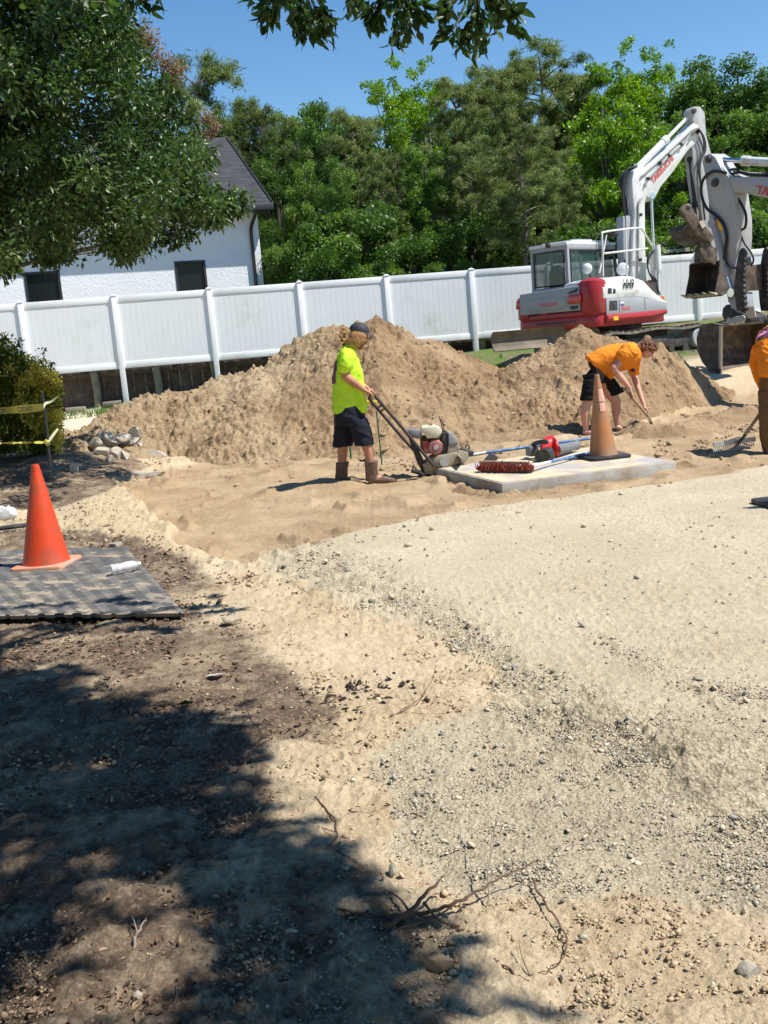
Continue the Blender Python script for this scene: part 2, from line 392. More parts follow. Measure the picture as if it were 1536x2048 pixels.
# polar grid, fine where the camera sees it
BAND2 = [(1180, 1278), (1240, 1290), (1330, 1345), (1440, 1378), (1560, 1395), (1560, 1420), (1430, 1402), (1320, 1370), (1230, 1315)]
BAND3 = [(1370, 1500), (1470, 1480), (1600, 1500), (1600, 1680), (1500, 1650), (1400, 1580)]
def ground_mesh():
    tx = np.tan(np.radians(np.concatenate([np.linspace(-68, -27, 30)[:-1], np.linspace(-27, 27, 820), np.linspace(27, 68, 30)[1:]])))
    yy = np.concatenate([np.linspace(0.9, 1.7, 10)[:-1], 1 / np.linspace(1 / 1.7, 1 / 30.0, 900), np.geomspace(31, 900, 40)])
    TX, YY = np.meshgrid(tx, yy); X = TX * YY; Y = YY.copy()
    m = masks(X, Y); exc, grav, mul, ys, tr, far, px, py = m
    Z = terr(X, Y, m)
    near = 1 / (1 + (Y / 5.0) ** 2)
    # relief: lumps and crumbs, stronger in loose soil and along the pushed-up gravel
    loose = np.clip(fbm(X * 0.9, Y * 0.9, 31, 4) * 1.6 + 0.35, 0, 1)
    band = sstep(-55, 40, sdpoly(px, py, [(520, 1110), (600, 1100), (760, 1150), (850, 1210), (960, 1260), (1060, 1350), (1200, 1400), (1400, 1480), (1560, 1540), (1700, 1700), (1500, 1640), (1300, 1560),
                                         (1150, 1500), (1000, 1420), (960, 1330), (820, 1230), (680, 1215), (600, 1190)])) * (Y > 1.5)
    band2 = sstep(-16, 12, sdpoly(px, py, BAND2)) * (Y > 1.5); band3 = sstep(-30, 30, sdpoly(px, py, BAND3)) * (Y > 1.5); band = np.clip(band + .5 * band2 + .8 * band3, 0, 1)
    lump = fbm(X * 5, Y * 5, 41, 4)
    crumb = ridged(X * 16, Y * 16, 51, 3)
    fine = fbm(X * 45, Y * 45, 61, 3)
    a_l = 0.012 + 0.016 * loose * (1 - grav) + 0.02 * mul * loose + 0.06 * band - 0.006 * exc
    a_l = a_l * (1 - 0.72 * grav * (1 - band) * (1 - sstep(1350, 1750, py)))
    a_c = (0.004 + 0.008 * loose) * (1 - 0.6 * exc) * (1 - 0.5 * grav) + 0.010 * band
    Z = Z + lump * a_l + crumb * a_c * 1.35 * sstep(30, 8, Y) + fine * 0.005 * sstep(14, 4, Y) * (1 - 0.5 * exc)
    # bank lip at the left of the dug area and tamped ridges in it
    edge = np.exp(-(sdpoly(px, py, EXC) / 22.0) ** 2) * (px < 620) * (py > 930) * (py < 1140)
    Z = Z + edge * (ridged(X * 6, Y * 6, 77, 4) * 0.036 + fbm(X * 14, Y * 14, 79, 3) * 0.028 + 0.012)
    Z = Z + exc * (np.maximum(ridged(X * 1.3 + 0.5 * fbm(X, Y, 3), Y * 1.1, 88, 2) - 0.45, 0) * 0.14 + fbm(X * 2.2, Y * 2.2, 90, 3) * 0.012 + ridged(X * 7, Y * 5, 92, 3) * 0.006)
    # wheel rut and crack lines in the gravel pad
    Z = Z - grav * 0.012 * np.maximum(ridged(X * 0.9 + 4, Y * 1.7, 97, 2) - 0.5, 0)
    gb = np.clip(band * 1.0 + grav * sstep(1350, 1560, py) * 0.8, 0, 1)
    n1, n0 = X.shape
    idx = np.arange(n1 * n0).reshape(n1, n0)
    f = np.stack([idx[:-1, :-1], idx[:-1, 1:], idx[1:, 1:], idx[1:, :-1]], -1).reshape(-1, 4)
    v = np.stack([X, Y, Z], -1).reshape(-1, 3)
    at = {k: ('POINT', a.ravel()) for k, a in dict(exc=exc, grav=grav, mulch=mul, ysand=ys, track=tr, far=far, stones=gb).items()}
    return mesh_np('ground', v, f, at, smooth=True)

def soil_material(name='soil', heap=False):
    m = bpy.data.materials.new(name); m.use_nodes = True; n = m.node_tree; L = n.links.new; b = n.nodes['Principled BSDF']
    tc = n.nodes.new('ShaderNodeTexCoord')
    def noise(s, det=6, ro=0.62, dist=0.0):
        t = n.nodes.new('ShaderNodeTexNoise'); t.inputs['Scale'].default_value = s; t.inputs['Detail'].default_value = det
        t.inputs['Roughness'].default_value = ro; t.inputs['Distortion'].default_value = dist; L(tc.outputs['Object'], t.inputs['Vector']); return t.outputs[0]
    def attr(nm):
        a = n.nodes.new('ShaderNodeAttribute'); a.attribute_name = nm; return a.outputs['Fac']
    def mix(f, a, bb, typ='MIX'):
        x = n.nodes.new('ShaderNodeMix'); x.data_type = 'RGBA'; x.blend_type = typ
        if isinstance(f, (int, float)): x.inputs[0].default_value = f
        else: L(f, x.inputs[0])
        for i, q in ((6, a), (7, bb)):
            if isinstance(q, tuple): x.inputs[i].default_value = (*q, 1)
            else: L(q, x.inputs[i])
        return x.outputs[2]
    def rmp(s, lo, hi, c0=(0, 0, 0), c1=(1, 1, 1)):
        r_ = n.nodes.new('ShaderNodeValToRGB'); e = r_.color_ramp.elements
        e[0].position = lo; e[1].position = hi; e[0].color = (*c0, 1); e[1].color = (*c1, 1); L(s, r_.inputs[0]); return r_.outputs[0]
    def math_(op, a, c=None):
        x = n.nodes.new('ShaderNodeMath'); x.operation = op; x.use_clamp = True
        for i, q in ((0, a), (1, c)):
            if q is None: continue
            if isinstance(q, (int, float)): x.inputs[i].default_value = q
            else: L(q, x.inputs[i])
        return x.outputs[0]
    if heap:
        c = mix(rmp(noise(0.9, 5), 0.42, 0.6), (0.29, 0.195, 0.11), (0.40, 0.285, 0.17))
        c = mix(attr('pale'), c, mix(rmp(noise(3.0), 0.4, 0.6), (0.47, 0.38, 0.25), (0.36, 0.27, 0.17)))
        c = mix(rmp(noise(2.2, 7, 0.72), 0.53, 0.66), c, (0.185, 0.122, 0.070))
        c = mix(1.0, c, rmp(noise(35, 5, 0.7), 0.3, 0.7, (0.80, 0.78, 0.75), (1.15, 1.15, 1.15)), 'MULTIPLY')
    else:
        sand = mix(rmp(noise(1.4, 6, 0.6), 0.38, 0.62), (0.51, 0.40, 0.26), (0.61, 0.50, 0.345))
        sand = mix(rmp(noise(5.0, 6, 0.7), 0.60, 0.72), sand, (0.36, 0.255, 0.15))
        gr = mix(rmp(noise(1.1, 6, 0.6), 0.40, 0.62), (0.54, 0.455, 0.32), (0.61, 0.53, 0.385))
        gr = mix(rmp(noise(0.55, 5, 0.6), 0.60, 0.70), gr, (0.46, 0.36, 0.22))
        st = mix(rmp(noise(60, 4, 0.7), 0.40, 0.62), (0.37, 0.32, 0.235), (0.57, 0.495, 0.36))
        vo = n.nodes.new('ShaderNodeTexVoronoi'); vo.inputs['Scale'].default_value = 75; L(tc.outputs['Object'], vo.inputs['Vector'])
        vs = n.nodes.new('ShaderNodeSeparateColor'); L(vo.outputs['Color'], vs.inputs[0])
        vcol = mix(vs.outputs[0], (0.40, 0.355, 0.265), (0.66, 0.58, 0.43))
        vcol = mix(rmp(vo.outputs['Distance'], 0.30, 0.62), vcol, (0.33, 0.275, 0.19))
        gr = mix(0.16, gr, vcol)
        st = mix(0.7, st, vcol)
        gr = mix(math_('MULTIPLY', attr('stones'), rmp(noise(3.0, 5, 0.7), 0.36, 0.60)), gr, st)
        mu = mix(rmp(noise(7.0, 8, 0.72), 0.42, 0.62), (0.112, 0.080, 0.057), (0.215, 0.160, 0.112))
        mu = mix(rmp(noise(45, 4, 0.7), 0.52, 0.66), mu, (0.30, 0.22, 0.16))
        ex = mix(rmp(noise(1.3, 6, 0.6), 0.38, 0.62), (0.36, 0.255, 0.15), (0.46, 0.345, 0.215))
        ex = mix(rmp(noise(9.0, 6, 0.7), 0.60, 0.75), ex, (0.25, 0.165, 0.09))
        fa = mix(rmp(noise(1.6, 6, 0.7), 0.46, 0.56), (0.20, 0.15, 0.105), (0.10, 0.17, 0.035))
        def rag(nm, s_=6.0, w_=1.5):
            t = math_('MULTIPLY_ADD', noise(s_, 6, 0.75), w_); t.node.inputs[2].default_value = -0.5 * w_
            q = n.nodes.new('ShaderNodeMath'); q.operation = 'ADD'; L(t, q.inputs[0]); L(attr(nm), q.inputs[1]); t.node.use_clamp = False
            return rmp(q.outputs[0], 0.30, 0.70)
        c = mix(rag('grav'), sand, gr)
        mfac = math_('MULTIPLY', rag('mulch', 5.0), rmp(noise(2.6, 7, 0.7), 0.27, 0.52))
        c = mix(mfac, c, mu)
        c = mix(rag('ysand'), c, (0.56, 0.45, 0.285))
        c = mix(rag('exc', 12.0, 0.5), c, ex)
        c = mix(attr('far'), c, fa)
        c = mix(attr('track'), c, (0.62, 0.54, 0.40))
        c = mix(1.0, c, rmp(noise(120, 3, 0.7), 0.3, 0.7, (0.82, 0.81, 0.80), (1.14, 1.14, 1.14)), 'MULTIPLY')
        c = mix(1.0, c, rmp(noise(22, 5, 0.7), 0.3, 0.7, (0.88, 0.87, 0.85), (1.10, 1.10, 1.10)), 'MULTIPLY')
    L(c, b.inputs['Base Color']); b.inputs['Roughness'].default_value = 0.95; b.inputs['Specular IOR Level'].default_value = 0.15
    bp = n.nodes.new('ShaderNodeBump'); bp.inputs['Distance'].default_value = 0.012 if not heap else 0.03
    h1 = noise(30 if heap else 90, 5, 0.75)
    if not heap:
        iv = n.nodes.new('ShaderNodeMath'); iv.operation = 'MULTIPLY_ADD'; iv.inputs[1].default_value = -0.9; L(vo.outputs['Distance'], iv.inputs[0]); L(h1, iv.inputs[2]); sg = n.nodes.new('ShaderNodeMath'); sg.operation = 'MULTIPLY_ADD'; sg.inputs[1].default_value = .8; sg.inputs[2].default_value = .15; L(attr('stones'), sg.inputs[0]); h1 = mix(math_('MULTIPLY', attr('grav'), sg.outputs[0]), h1, iv.outputs[0])
    L(h1, bp.inputs['Height']); L(bp.outputs[0], b.inputs['Normal'])
    return m
SOIL = soil_material()
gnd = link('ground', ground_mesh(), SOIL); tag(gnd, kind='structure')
# ground behind and beside the camera
bmv = [(-900, -300, -0.12), (900, -300, -0.12), (900, 0.95, -0.12), (-900, 0.95, -0.12)]
_m = bpy.data.meshes.new('ground_behind'); _m.from_pydata(bmv, [], [(0, 1, 2, 3)])
tag(link('ground_behind', _m, SOIL), kind='structure')

# ---------------------------------------------------------------- heaps of dug-out soil
HEAP = soil_material('heap_soil', True)
def heap(name, label, crest, foot_px, Yc_f, x0, x1, y0, y1, nx, ny, slope, seed, pale_f, back=0.6):
    us = []; zs = []
    for px, py in crest:
        Yc = Yc_f(px); p = P(px, py, Yc); us.append(p.x / p.y); zs.append(p.z)
    us = np.array(us); zs = np.array(zs)
    o = np.argsort(us); us = us[o]; zs = zs[o]
    yl = np.array([Yc_f(px) for px, _ in crest])[o]
    xs = np.linspace(x0, x1, nx); yy = np.linspace(y0, y1, ny); X, Y = np.meshgrid(xs, yy)
    U = X / Y; Zc = np.interp(U, us, zs); Yc = np.interp(U, us, yl)
    d = Yc - Y
    prof = np.where(d > 0, np.sqrt(d * d + 0.05) - 0.22, np.sqrt(d * d + 0.05) - 0.22)
    sl = np.where(d > 0, slope, back)
    big = fbm(X * 0.8, Y * 0.8, seed, 3) * 0.16 * sstep(0, 1.0, np.abs(d))
    # slumps: steeper and gentler bands down the face
    prof2 = prof + 0.35 * fbm(X * 0.7 + 3, Y * 0.3, seed + 4, 3) * sstep(0.2, 1.2, np.abs(d))
    T = terr(X, Y)
    fu = []; fy = []
    for px, py in foot_px: g_ = GT(px, py); fu.append(g_.x / g_.y); fy.append(g_.y)
    Yb = np.interp(U, fu, fy); tt = (Y - Yb) / np.maximum(Yc - Yb, .3); tt = tt + 0.10 * fbm(X * 0.9, Y * 0.6, seed + 4, 3) * sstep(1.05, .8, tt)
    tf = np.where(tt < 1, np.sign(tt) * np.abs(tt) ** 1.12, 1.0); rnd = np.sqrt((1 - np.minimum(tt, 1)) ** 2 + .0016) - .04
    tk = np.clip(tt, 0, 1); Zf = T + (Zc - T) * (tk ** 1.08 - .05 * np.exp(-((1 - tk) / .06) ** 2)) + np.minimum(tt, 0) * 0.8
    Z = np.where(d > 0, Zf, Zc - sl * prof) + big * .7
    foot = 0.10 * np.exp(-np.maximum(T - Z, 0) / 0.3)
    k = 0.10; hh = np.clip(0.5 + 0.5 * (Z - (T - 0.12)) / k, 0, 1)
    Zs = (T - 0.12) * (1 - hh) + Z * hh + k * hh * (1 - hh)
    on = sstep(-0.10, 0.06, Z - T)
    gull = ridged(X * 3.2 + 0.8 * fbm(X * 2, Y * 2, 4), Y * 1.3, seed + 7, 3)
    mod = .30 + .85 * sstep(-.25, .30, fbm(X * .8 + 9, Y * 1.1, seed + 41, 3)); clod = mod * ridged(X * 8 + Y * 2.5, Y * 7, seed + 11, 3); cl2 = fbm(X * 24, Y * 24, seed + 15, 3); cl3 = np.maximum(fbm(X * 11, Y * 11, seed + 19, 2), 0)
    Zs = Zs + on * (gull * 0.06 + clod * 0.058 + cl2 * 0.030 * mod + cl3 * 0.07 * mod - 0.10 * np.maximum(ridged(X * 5.5 + 2, Y * 4.2 - X * 2, seed + 31, 2) - 0.62, 0) )
    # upturned rim noise at the very top
    Zs = Zs + on * np.exp(-(d / 0.35) ** 2) * np.maximum(fbm(X * 4.5, Y * 3, seed + 23, 3), 0) * 0.16
    Zs = np.where((Z - T) < -0.45, T - 0.5, Zs)
    idx = np.arange(nx * ny).reshape(ny, nx)
    f = np.stack([idx[:-1, :-1], idx[:-1, 1:], idx[1:, 1:], idx[1:, :-1]], -1).reshape(-1, 4)
    v = np.stack([X, Y, Zs], -1).reshape(-1, 3)
    keep = ((Z - T) > -0.42).reshape(-1)[f].any(1)
    f = f[keep]
    me = mesh_np(name, v, f, {'pale': ('POINT', pale_f(X, Y, Zs).ravel())}, smooth=True)
    ob = link(name, me, HEAP); tag(ob, label, 'dirt pile', 'heaps of dug-out soil')
    return ob, (X, Y, Zs, on)
crest1 = [(150, 868), (200, 838), (240, 812), (280, 800), (330, 792), (400, 782), (450, 765), (490, 748), (535, 735), (590, 690), (645, 652), (700, 655), (735, 642), (750, 634), (790, 664), (830, 678), (875, 682), (905, 700),
          (960, 722), (1000, 742), (1040, 765), (1080, 800), (1130, 850)]
def yc1(px): return 18.6 if px > 560 else 18.6 - (560 - px) / 400.0 * 1.8
def pale1(X, Y, Z):
    px, py = proj(X, Y, Z)
    m = sstep(60, -40, px - 560 + fbm(X * 1.2, Y * 1.2, 8) * 90) * 0.9
    top = sstep(30, -30, py - 770 + fbm(X * 2, Y * 2, 18) * 60) * sstep(40, -40, px - 660)
    return np.clip(m * 0.55 + top * 0.6, 0, 1)
foot1 = [(60, 880), (150, 900), (240, 908), (330, 915), (450, 925), (560, 925), (700, 915), (800, 905), (880, 893), (1000, 884), (1080, 878), (1160, 870)]
heap1, H1 = heap('dirt_pile', 'tall heap of crumbly tan soil behind the worker in the yellow shirt', crest1, foot1, yc1, -6.0, 5.2, 13.6, 21.5, 640, 440, 0.45, 100, pale1)
crest2 = [(880, 850), (930, 795), (960, 772), (990, 752), (1030, 728), (1060, 712), (1105, 692), (1135, 668), (1165, 655), (1200, 668), (1250, 690), (1300, 690), (1340, 706), (1385, 740), (1440, 775), (1500, 795), (1560, 800), (1620, 815)]
def yc2(px): return 18.3
foot2 = [(850, 885), (960, 880), (1060, 872), (1160, 858), (1260, 846), (1340, 832), (1410, 815), (1480, 806), (1560, 812), (1700, 830)]
heap2, H2 = heap('dirt_pile', 'brown heap of loose soil behind the crouching worker and below the parked excavator', crest2, foot2, yc2, 1.0, 9.0, 13.2, 21.0, 560, 440, 0.42, 300, lambda X, Y, Z: 0.12 * (Z > 9) + 0.0 * X)
def heap_z(H, x, y):
    X, Y, Z, on = H; i = np.clip(np.searchsorted(Y[:, 0], y), 0, len(Y) - 1); j = np.clip(np.searchsorted(X[0], x), 0, X.shape[1] - 1); return Z[i, j], on[i, j]
# ================================================================== FENCE
M_VINYL = mat('white_vinyl', (0.85, 0.86, 0.87), rough=0.45, var=0.03, vscale=2, dirt=(0.62, 0.65, 0.52), dirt_amt=0.15, dscale=1.3)
M_VINYL2 = mat('white_vinyl_panel', (0.80, 0.825, 0.84), rough=0.5, var=0.03, vscale=2, dirt=(0.60, 0.64, 0.54), dirt_amt=0.2, dscale=1.1)
M_BOARD = mat('old_brown_boards', (0.085, 0.062, 0.045), rough=0.9, var=0.4, vscale=9, dirt=(0.16, 0.12, 0.09), dirt_amt=0.5, bump=0.004)
M_LOG = mat('weathered_log', (0.24, 0.23, 0.16), rough=0.9, var=0.3, vscale=14, dirt=(0.12, 0.10, 0.07), dirt_amt=0.4, bump=0.006)
M_TIMBER = mat('grey_timber', (0.33, 0.28, 0.21), rough=0.9, var=0.25, vscale=10, bump=0.004)
FENCE_Z0 = 1.32
def fdepth(px): return FPX / (76.8 - (px - 240) * (76.8 - 70.2) / 1155.0)
post_px = [-330, -143, 48, 234, 423, 603, 776, 945, 1100, 1248, 1395, 1550, 1700]
def fp(px):                                 # plan position of a post, walked at the mid height row
    Y = fdepth(px); py = 620 - 0.083 * (px - 600)
    p = P(px, py, Y); return Vector((p.x, p.y, 0))
FPTS = [fp(x) for x in post_px]
fence = thing('vinyl_fence', 'long white vinyl privacy fence with square posts running behind the dirt heaps', 'fence', FPTS[0])
ZT, ZB = FENCE_Z0 + 1.83, FENCE_Z0
for i, p in enumerate(FPTS):
    g = terr1(p.x, p.y)
    mb = MB(); h0 = g - 0.3; h1 = ZT - 0.012
    d = (FPTS[min(i + 1, len(FPTS) - 1)] - FPTS[max(i - 1, 0)]).normalized(); ang = math.atan2(d.y, d.x)
    rm = Matrix.Rotation(ang, 3, 'Z')
    mb.box((p.x, p.y, (h0 + h1) / 2), (0.135, 0.135, h1 - h0), rm)
    po = mb.build('post', M_VINYL, fence, bevel=0.008)
    cb = MB(); cb.box((p.x, p.y, h1 + 0.012), (0.155, 0.155, 0.022), rm)
    q = [Vector((sx * 0.0775, sy * 0.0775, 0)) for sx, sy in ((-1, -1), (1, -1), (1, 1), (-1, 1))]
    q = [rm @ a + Vector((p.x, p.y, h1 + 0.025)) for a in q]; cb.add(q + [Vector((p.x, p.y, h1 + 0.06))], [(0, 1, 4), (1, 2, 4), (2, 3, 4), (3, 0, 4)])
    cb.build('post_cap', M_VINYL, po)
    if i:
        a = FPTS[i - 1]; n = Vector((d.y, -d.x, 0)); dd = (p - a).normalized(); nn = Vector((dd.y, -dd.x, 0))
        a2 = a + dd * 0.066; b2 = p - dd * 0.066
        pn = MB(); k = max(1, int((b2 - a2).length / 0.145)); st = (b2 - a2) / k
        for j in range(k):                   # tongue and groove boards
            c0 = a2 + st * j + dd * 0.003; c1 = a2 + st * (j + 1) - dd * 0.003
            pn.beam(c0 + Vector((0, 0, (ZT + ZB) / 2)), c1 + Vector((0, 0, (ZT + ZB) / 2)), 0.022 , ZT - ZB - 0.02)
        pn.beam(a2 + Vector((0, 0, (ZT + ZB) / 2)), b2 + Vector((0, 0, (ZT + ZB) / 2)), 0.015, ZT - ZB - 0.03)
        po2 = pn.build('fence_panel', M_VINYL2, fence)
        for z in (ZT - 0.09, ZB + 0.075):
            rb = MB(); rb.beam(a2 + Vector((0, 0, z)), b2 + Vector((0, 0, z)), 0.05, 0.16); rb.build('rail', M_VINYL, po2, bevel=0.006)
# low board retaining wall with log posts behind it
off = Vector((-0.02, 0.55, 0))
low = thing('board_wall', 'low dark brown board wall with round log posts below the white fence', 'retaining wall', FPTS[0] + off)
bm_ = MB()
for i in range(1, 9):
    a = FPTS[i - 1] + off; b = FPTS[i] + off; L_ = (b - a).length; k = int(L_ / 0.145)
    for j in range(k):
        c0 = a.lerp(b, j / k); c1 = a.lerp(b, (j + 1.0) / k); g = terr1(c0.x, c0.y) - 0.2; top = FENCE_Z0 + 0.02 + 0.03 * random.random()
        bm_.beam(c0 + Vector((0, 0.01 * (j % 2), (g + top) / 2)), c1 + Vector((0, 0.01 * (j % 2), (g + top) / 2)), 0.02, top - g)
bm_.build('board', M_BOARD, low)
rb = MB(); rb.beam(FPTS[0] + off + Vector((0, -0.07, FENCE_Z0 - 0.14)), FPTS[7] + off + Vector((0, -0.07, FENCE_Z0 - 0.12)), 0.09, 0.09); rb.build('stringer', M_BOARD, low)
for px in (-60, 187, 312, 428, 548, 730, 877, 966):
    Y = fdepth(px) + 0.28; p = P(px, 730, Y); g = terr1(p.x, p.y)
    lb = MB(); lb.tube([(p.x, p.y, g - 0.2), (p.x + 0.01, p.y, g + 0.4), (p.x + random.uniform(-.03, .03), p.y, FENCE_Z0 - 0.03 - 0.04 * random.random())], [0.105, 0.10, 0.098], 14)
    lb.build('log_post', M_LOG, low, bevel=0.01)
for n_, (a, b) in enumerate((((128, 790), (166, 783)), ((203, 781), (240, 777)), ((262, 776), (292, 774)), ((320, 772), (405, 764)))):
    Y = fdepth(a[0]) - 0.05 + 0.1 * (n_ % 2); pa = P(*a, Y); pb = P(*b, Y); ga = terr1(pa.x, pa.y) + 0.02
    t = MB(); t.beam((pa.x, pa.y, ga + 0.06), (pb.x, pb.y, ga + 0.06 + (n_ % 2) * 0.02), 0.14, 0.13)
    o = t.build('landscape_timber', M_TIMBER, None, bevel=0.01)
    tag(o, ['pale grey timber lying at the foot of the board wall beside the hedge', 'pale grey timber on the grass between the first log post and the white fence post',
            'short pale timber behind the white fence post at the left end of the heap', 'longest pale timber at the board wall, running into the soil heap'][n_], 'timber', 'timbers along the board wall')

# ================================================================== BUILDING
M_STUCCO = mat('white_stucco', (0.80, 0.82, 0.84), rough=0.9, var=0.05, vscale=1.5, bump=0.02, bscale=14)
M_SHING = bpy.data.materials.new('dark_shingles'); M_SHING.use_nodes = True
_n = M_SHING.node_tree; _b = _n.nodes['Principled BSDF']; _tc = _n.nodes.new('ShaderNodeTexCoord'); _mp = _n.nodes.new('ShaderNodeMapping')
_br = _n.nodes.new('ShaderNodeTexBrick'); _br.inputs['Color1'].default_value = (0.024, 0.026, 0.030, 1); _br.inputs['Color2'].default_value = (0.052, 0.055, 0.060, 1)
_br.inputs['Mortar'].default_value = (0.02, 0.021, 0.023, 1); _br.inputs['Scale'].default_value = 1.0; _br.inputs['Mortar Size'].default_value = 0.012
_br.inputs['Brick Width'].default_value = 0.30; _br.inputs['Row Height'].default_value = 0.145; _br.offset = 0.37; _br.offset_frequency = 2
_n.links.new(_tc.outputs['UV'], _br.inputs['Vector']); _n.links.new(_br.outputs[0], _b.inputs['Base Color']); _b.inputs['Roughness'].default_value = 0.85
_bp = _n.nodes.new('ShaderNodeBump'); _bp.inputs['Distance'].default_value = 0.02; _n.links.new(_br.outputs['Fac'], _bp.inputs['Height']); _bp.invert = True
_n.links.new(_bp.outputs[0], _b.inputs['Normal'])
M_BLACK = mat('black_trim', (0.022, 0.025, 0.03), rough=0.4, var=0.1)
M_GLASSD = mat('dark_window_glass', (0.010, 0.014, 0.014), rough=0.12, var=0.0, spec=0.22)
M_INT = mat('dim_room', (0.12, 0.11, 0.10), rough=0.9)
YB = 33.0
cr = P(527, 560, YB); cr = Vector((cr.x, cr.y, 0)); BA = R(20); bx_ = Vector((-math.cos(BA), -math.sin(BA), 0)); by_ = Vector((-math.sin(BA), math.cos(BA), 0))
bg_z = 0.9
bld = thing('white_building', 'white painted masonry building with dark shingle roof beyond the white fence', 'building', (cr.x, cr.y, bg_z))
def Bp(a, b, z): return cr + bx_ * a + by_ * b + Vector((0, 0, z))
eave_z = P(527, 401, YB).z + 0.0
BW, BD = 15.0, 9.6
ridge_z = eave_z + 2.75
wm = MB()
# front wall with two window openings (cells)
def frontcol(px): # distance along the wall for a photo column at window height
    d = ray(px, 560); n = by_; p = CAM + d * ((cr - CAM).dot(n) / d.dot(n)); return (p - cr).dot(bx_), p.z
wins = []
for (x0, x1, yt) in ((352, 414, 521), (48, 121, 543)):
    a1, _ = frontcol(x0); a0, _ = frontcol(x1)
    d = ray((x0 + x1) / 2, yt); n = by_; p = CAM + d * ((cr - CAM).dot(n) / d.dot(n)); wins.append((a0, a1, p.z - 1.25, p.z))
xs = [0] + sorted([w_[0] for w_ in wins] + [w_[1] for w_ in wins]) + [BW]
T_ = 0.22
def wallbox(a0, a1, z0, z1): wm.prism([Bp(a0, 0, z0), Bp(a1, 0, z0), Bp(a1, 0, z1), Bp(a0, 0, z1)], by_ * T_)
ws = sorted(wins)
cur = 0.0
for (a0, a1, z0, z1) in ws:
    wallbox(cur, a0, bg_z - 1, eave_z); wallbox(a0, a1, bg_z - 1, z0); wallbox(a0, a1, z1, eave_z); cur = a1
wallbox(cur, BW, bg_z - 1, eave_z)
# gable side walls
for a in (0.0, BW - T_):
    g_ = [Bp(a, T_, bg_z - 1), Bp(a, BD, bg_z - 1), Bp(a, BD, eave_z), Bp(a, BD / 2, ridge_z - 0.15), Bp(a, T_, eave_z + 0.05)]
    wm.prism(g_, bx_ * T_)
wm.prism([Bp(T_, BD - T_, bg_z - 1), Bp(BW - T_, BD - T_, bg_z - 1), Bp(BW - T_, BD - T_, eave_z), Bp(T_, BD - T_, eave_z)], by_ * (T_ - 0.01))
wall = wm.build('wall', M_STUCCO, bld, sharp=20)
fl = MB(); fl.box(Bp(BW / 2, BD / 2, bg_z + 2.9), (BW - 0.6, BD - 0.6, 0.1), Matrix.Rotation(BA, 3, 'Z')); fl.build('upper_floor', M_INT, bld)
for (a0, a1, z0, z1) in wins:
    fr = MB(); t = 0.07; ins = by_ * 0.05
    for q in (((a0, z0), (a0 + t, z1)), ((a1 - t, z0), (a1, z1)), ((a0 + t, z0), (a1 - t, z0 + t)), ((a0 + t, z1 - t), (a1 - t, z1))):
        (u0, v0), (u1, v1) = q; fr.prism([Bp(u0, -0.02, v0), Bp(u1, -0.02, v0), Bp(u1, -0.02, v1), Bp(u0, -0.02, v1)], by_ * 0.14)
    wn = fr.build('window', M_BLACK, bld)
    pg = MB(); pg.prism([Bp(a0 + t, 0.06, z0 + t), Bp(a1 - t, 0.06, z0 + t), Bp(a1 - t, 0.06, z1 - t), Bp(a0 + t, 0.06, z1 - t)], by_ * 0.012); pg.build('pane', M_GLASSD, wn)
# roof: two slopes with shingle UVs
rs = []
sl_len = math.hypot(BD / 2 + 0.5, (ridge_z - eave_z) * (BD / 2 + 0.5) / (BD / 2))
ov = 0.38; dz = (ridge_z - eave_z) / (BD / 2)
def roofslab(b_e, b_r, sgn):
    z_e = eave_z - 0.5 * dz + 0.12; z_r = ridge_z + 0.12
    c_ = [Bp(-ov, b_e, z_e), Bp(BW + 0.3, b_e, z_e), Bp(BW + 0.3, b_r, z_r), Bp(-ov, b_r, z_r)]
    return c_
me = bpy.data.meshes.new('roof'); bm2 = bmesh.new(); uv = bm2.loops.layers.uv.new('UVMap')
for c_ in (roofslab(-0.5, BD / 2, 1), roofslab(BD + 0.5, BD / 2, -1)):
    top = [bm2.verts.new(p) for p in c_]; bot = [bm2.verts.new(p - Vector((0, 0, 0.10))) for p in c_]
    f = bm2.faces.new(top); ll = (c_[2] - c_[1]).length; w2 = (c_[1] - c_[0]).length
    for l, (u_, v_) in zip(f.loops, ((0, 0), (w2, 0), (w2, ll), (0, ll))): l[uv].uv = (u_, v_)
    bm2.faces.new(bot[::-1])
    for k in range(4): bm2.faces.new((top[k], bot[k], bot[(k + 1) % 4], top[(k + 1) % 4]))
bmesh.ops.recalc_face_normals(bm2, faces=bm2.faces); bm2.transform(rootm(bld).inverted()); bm2.to_mesh(me); bm2.free()
roof = link('roof', me, M_SHING, bld)
tr_ = MB(); z_e = eave_z - 0.5 * dz
tr_.prism([Bp(-ov - 0.02, -0.50, z_e + 0.14), Bp(BW + 0.3, -0.50, z_e + 0.14), Bp(BW + 0.3, -0.50, z_e - 0.06), Bp(-ov - 0.02, -0.50, z_e - 0.06)], by_ * -0.11)
tr_.build('gutter', M_BLACK, roof, bevel=0.02)
sf = MB(); sf.prism([Bp(-ov, -0.49, z_e - 0.04), Bp(BW + 0.3, -0.49, z_e - 0.04), Bp(BW + 0.3, 0.0, z_e - 0.04), Bp(-ov, 0.0, z_e - 0.04)], (0, 0, 0.04)); sf.build('soffit', M_BLACK, roof)
rk = MB()
for a in (-ov - 0.03,):
    rk.beam(Bp(a, -0.5, z_e + 0.06), Bp(a, BD / 2, ridge_z + 0.06), 0.04, 0.2); rk.beam(Bp(a, BD + .5, z_e + 0.06), Bp(a, BD / 2, ridge_z + 0.06), 0.04, 0.2)
rk.build('rake_board', M_BLACK, roof)
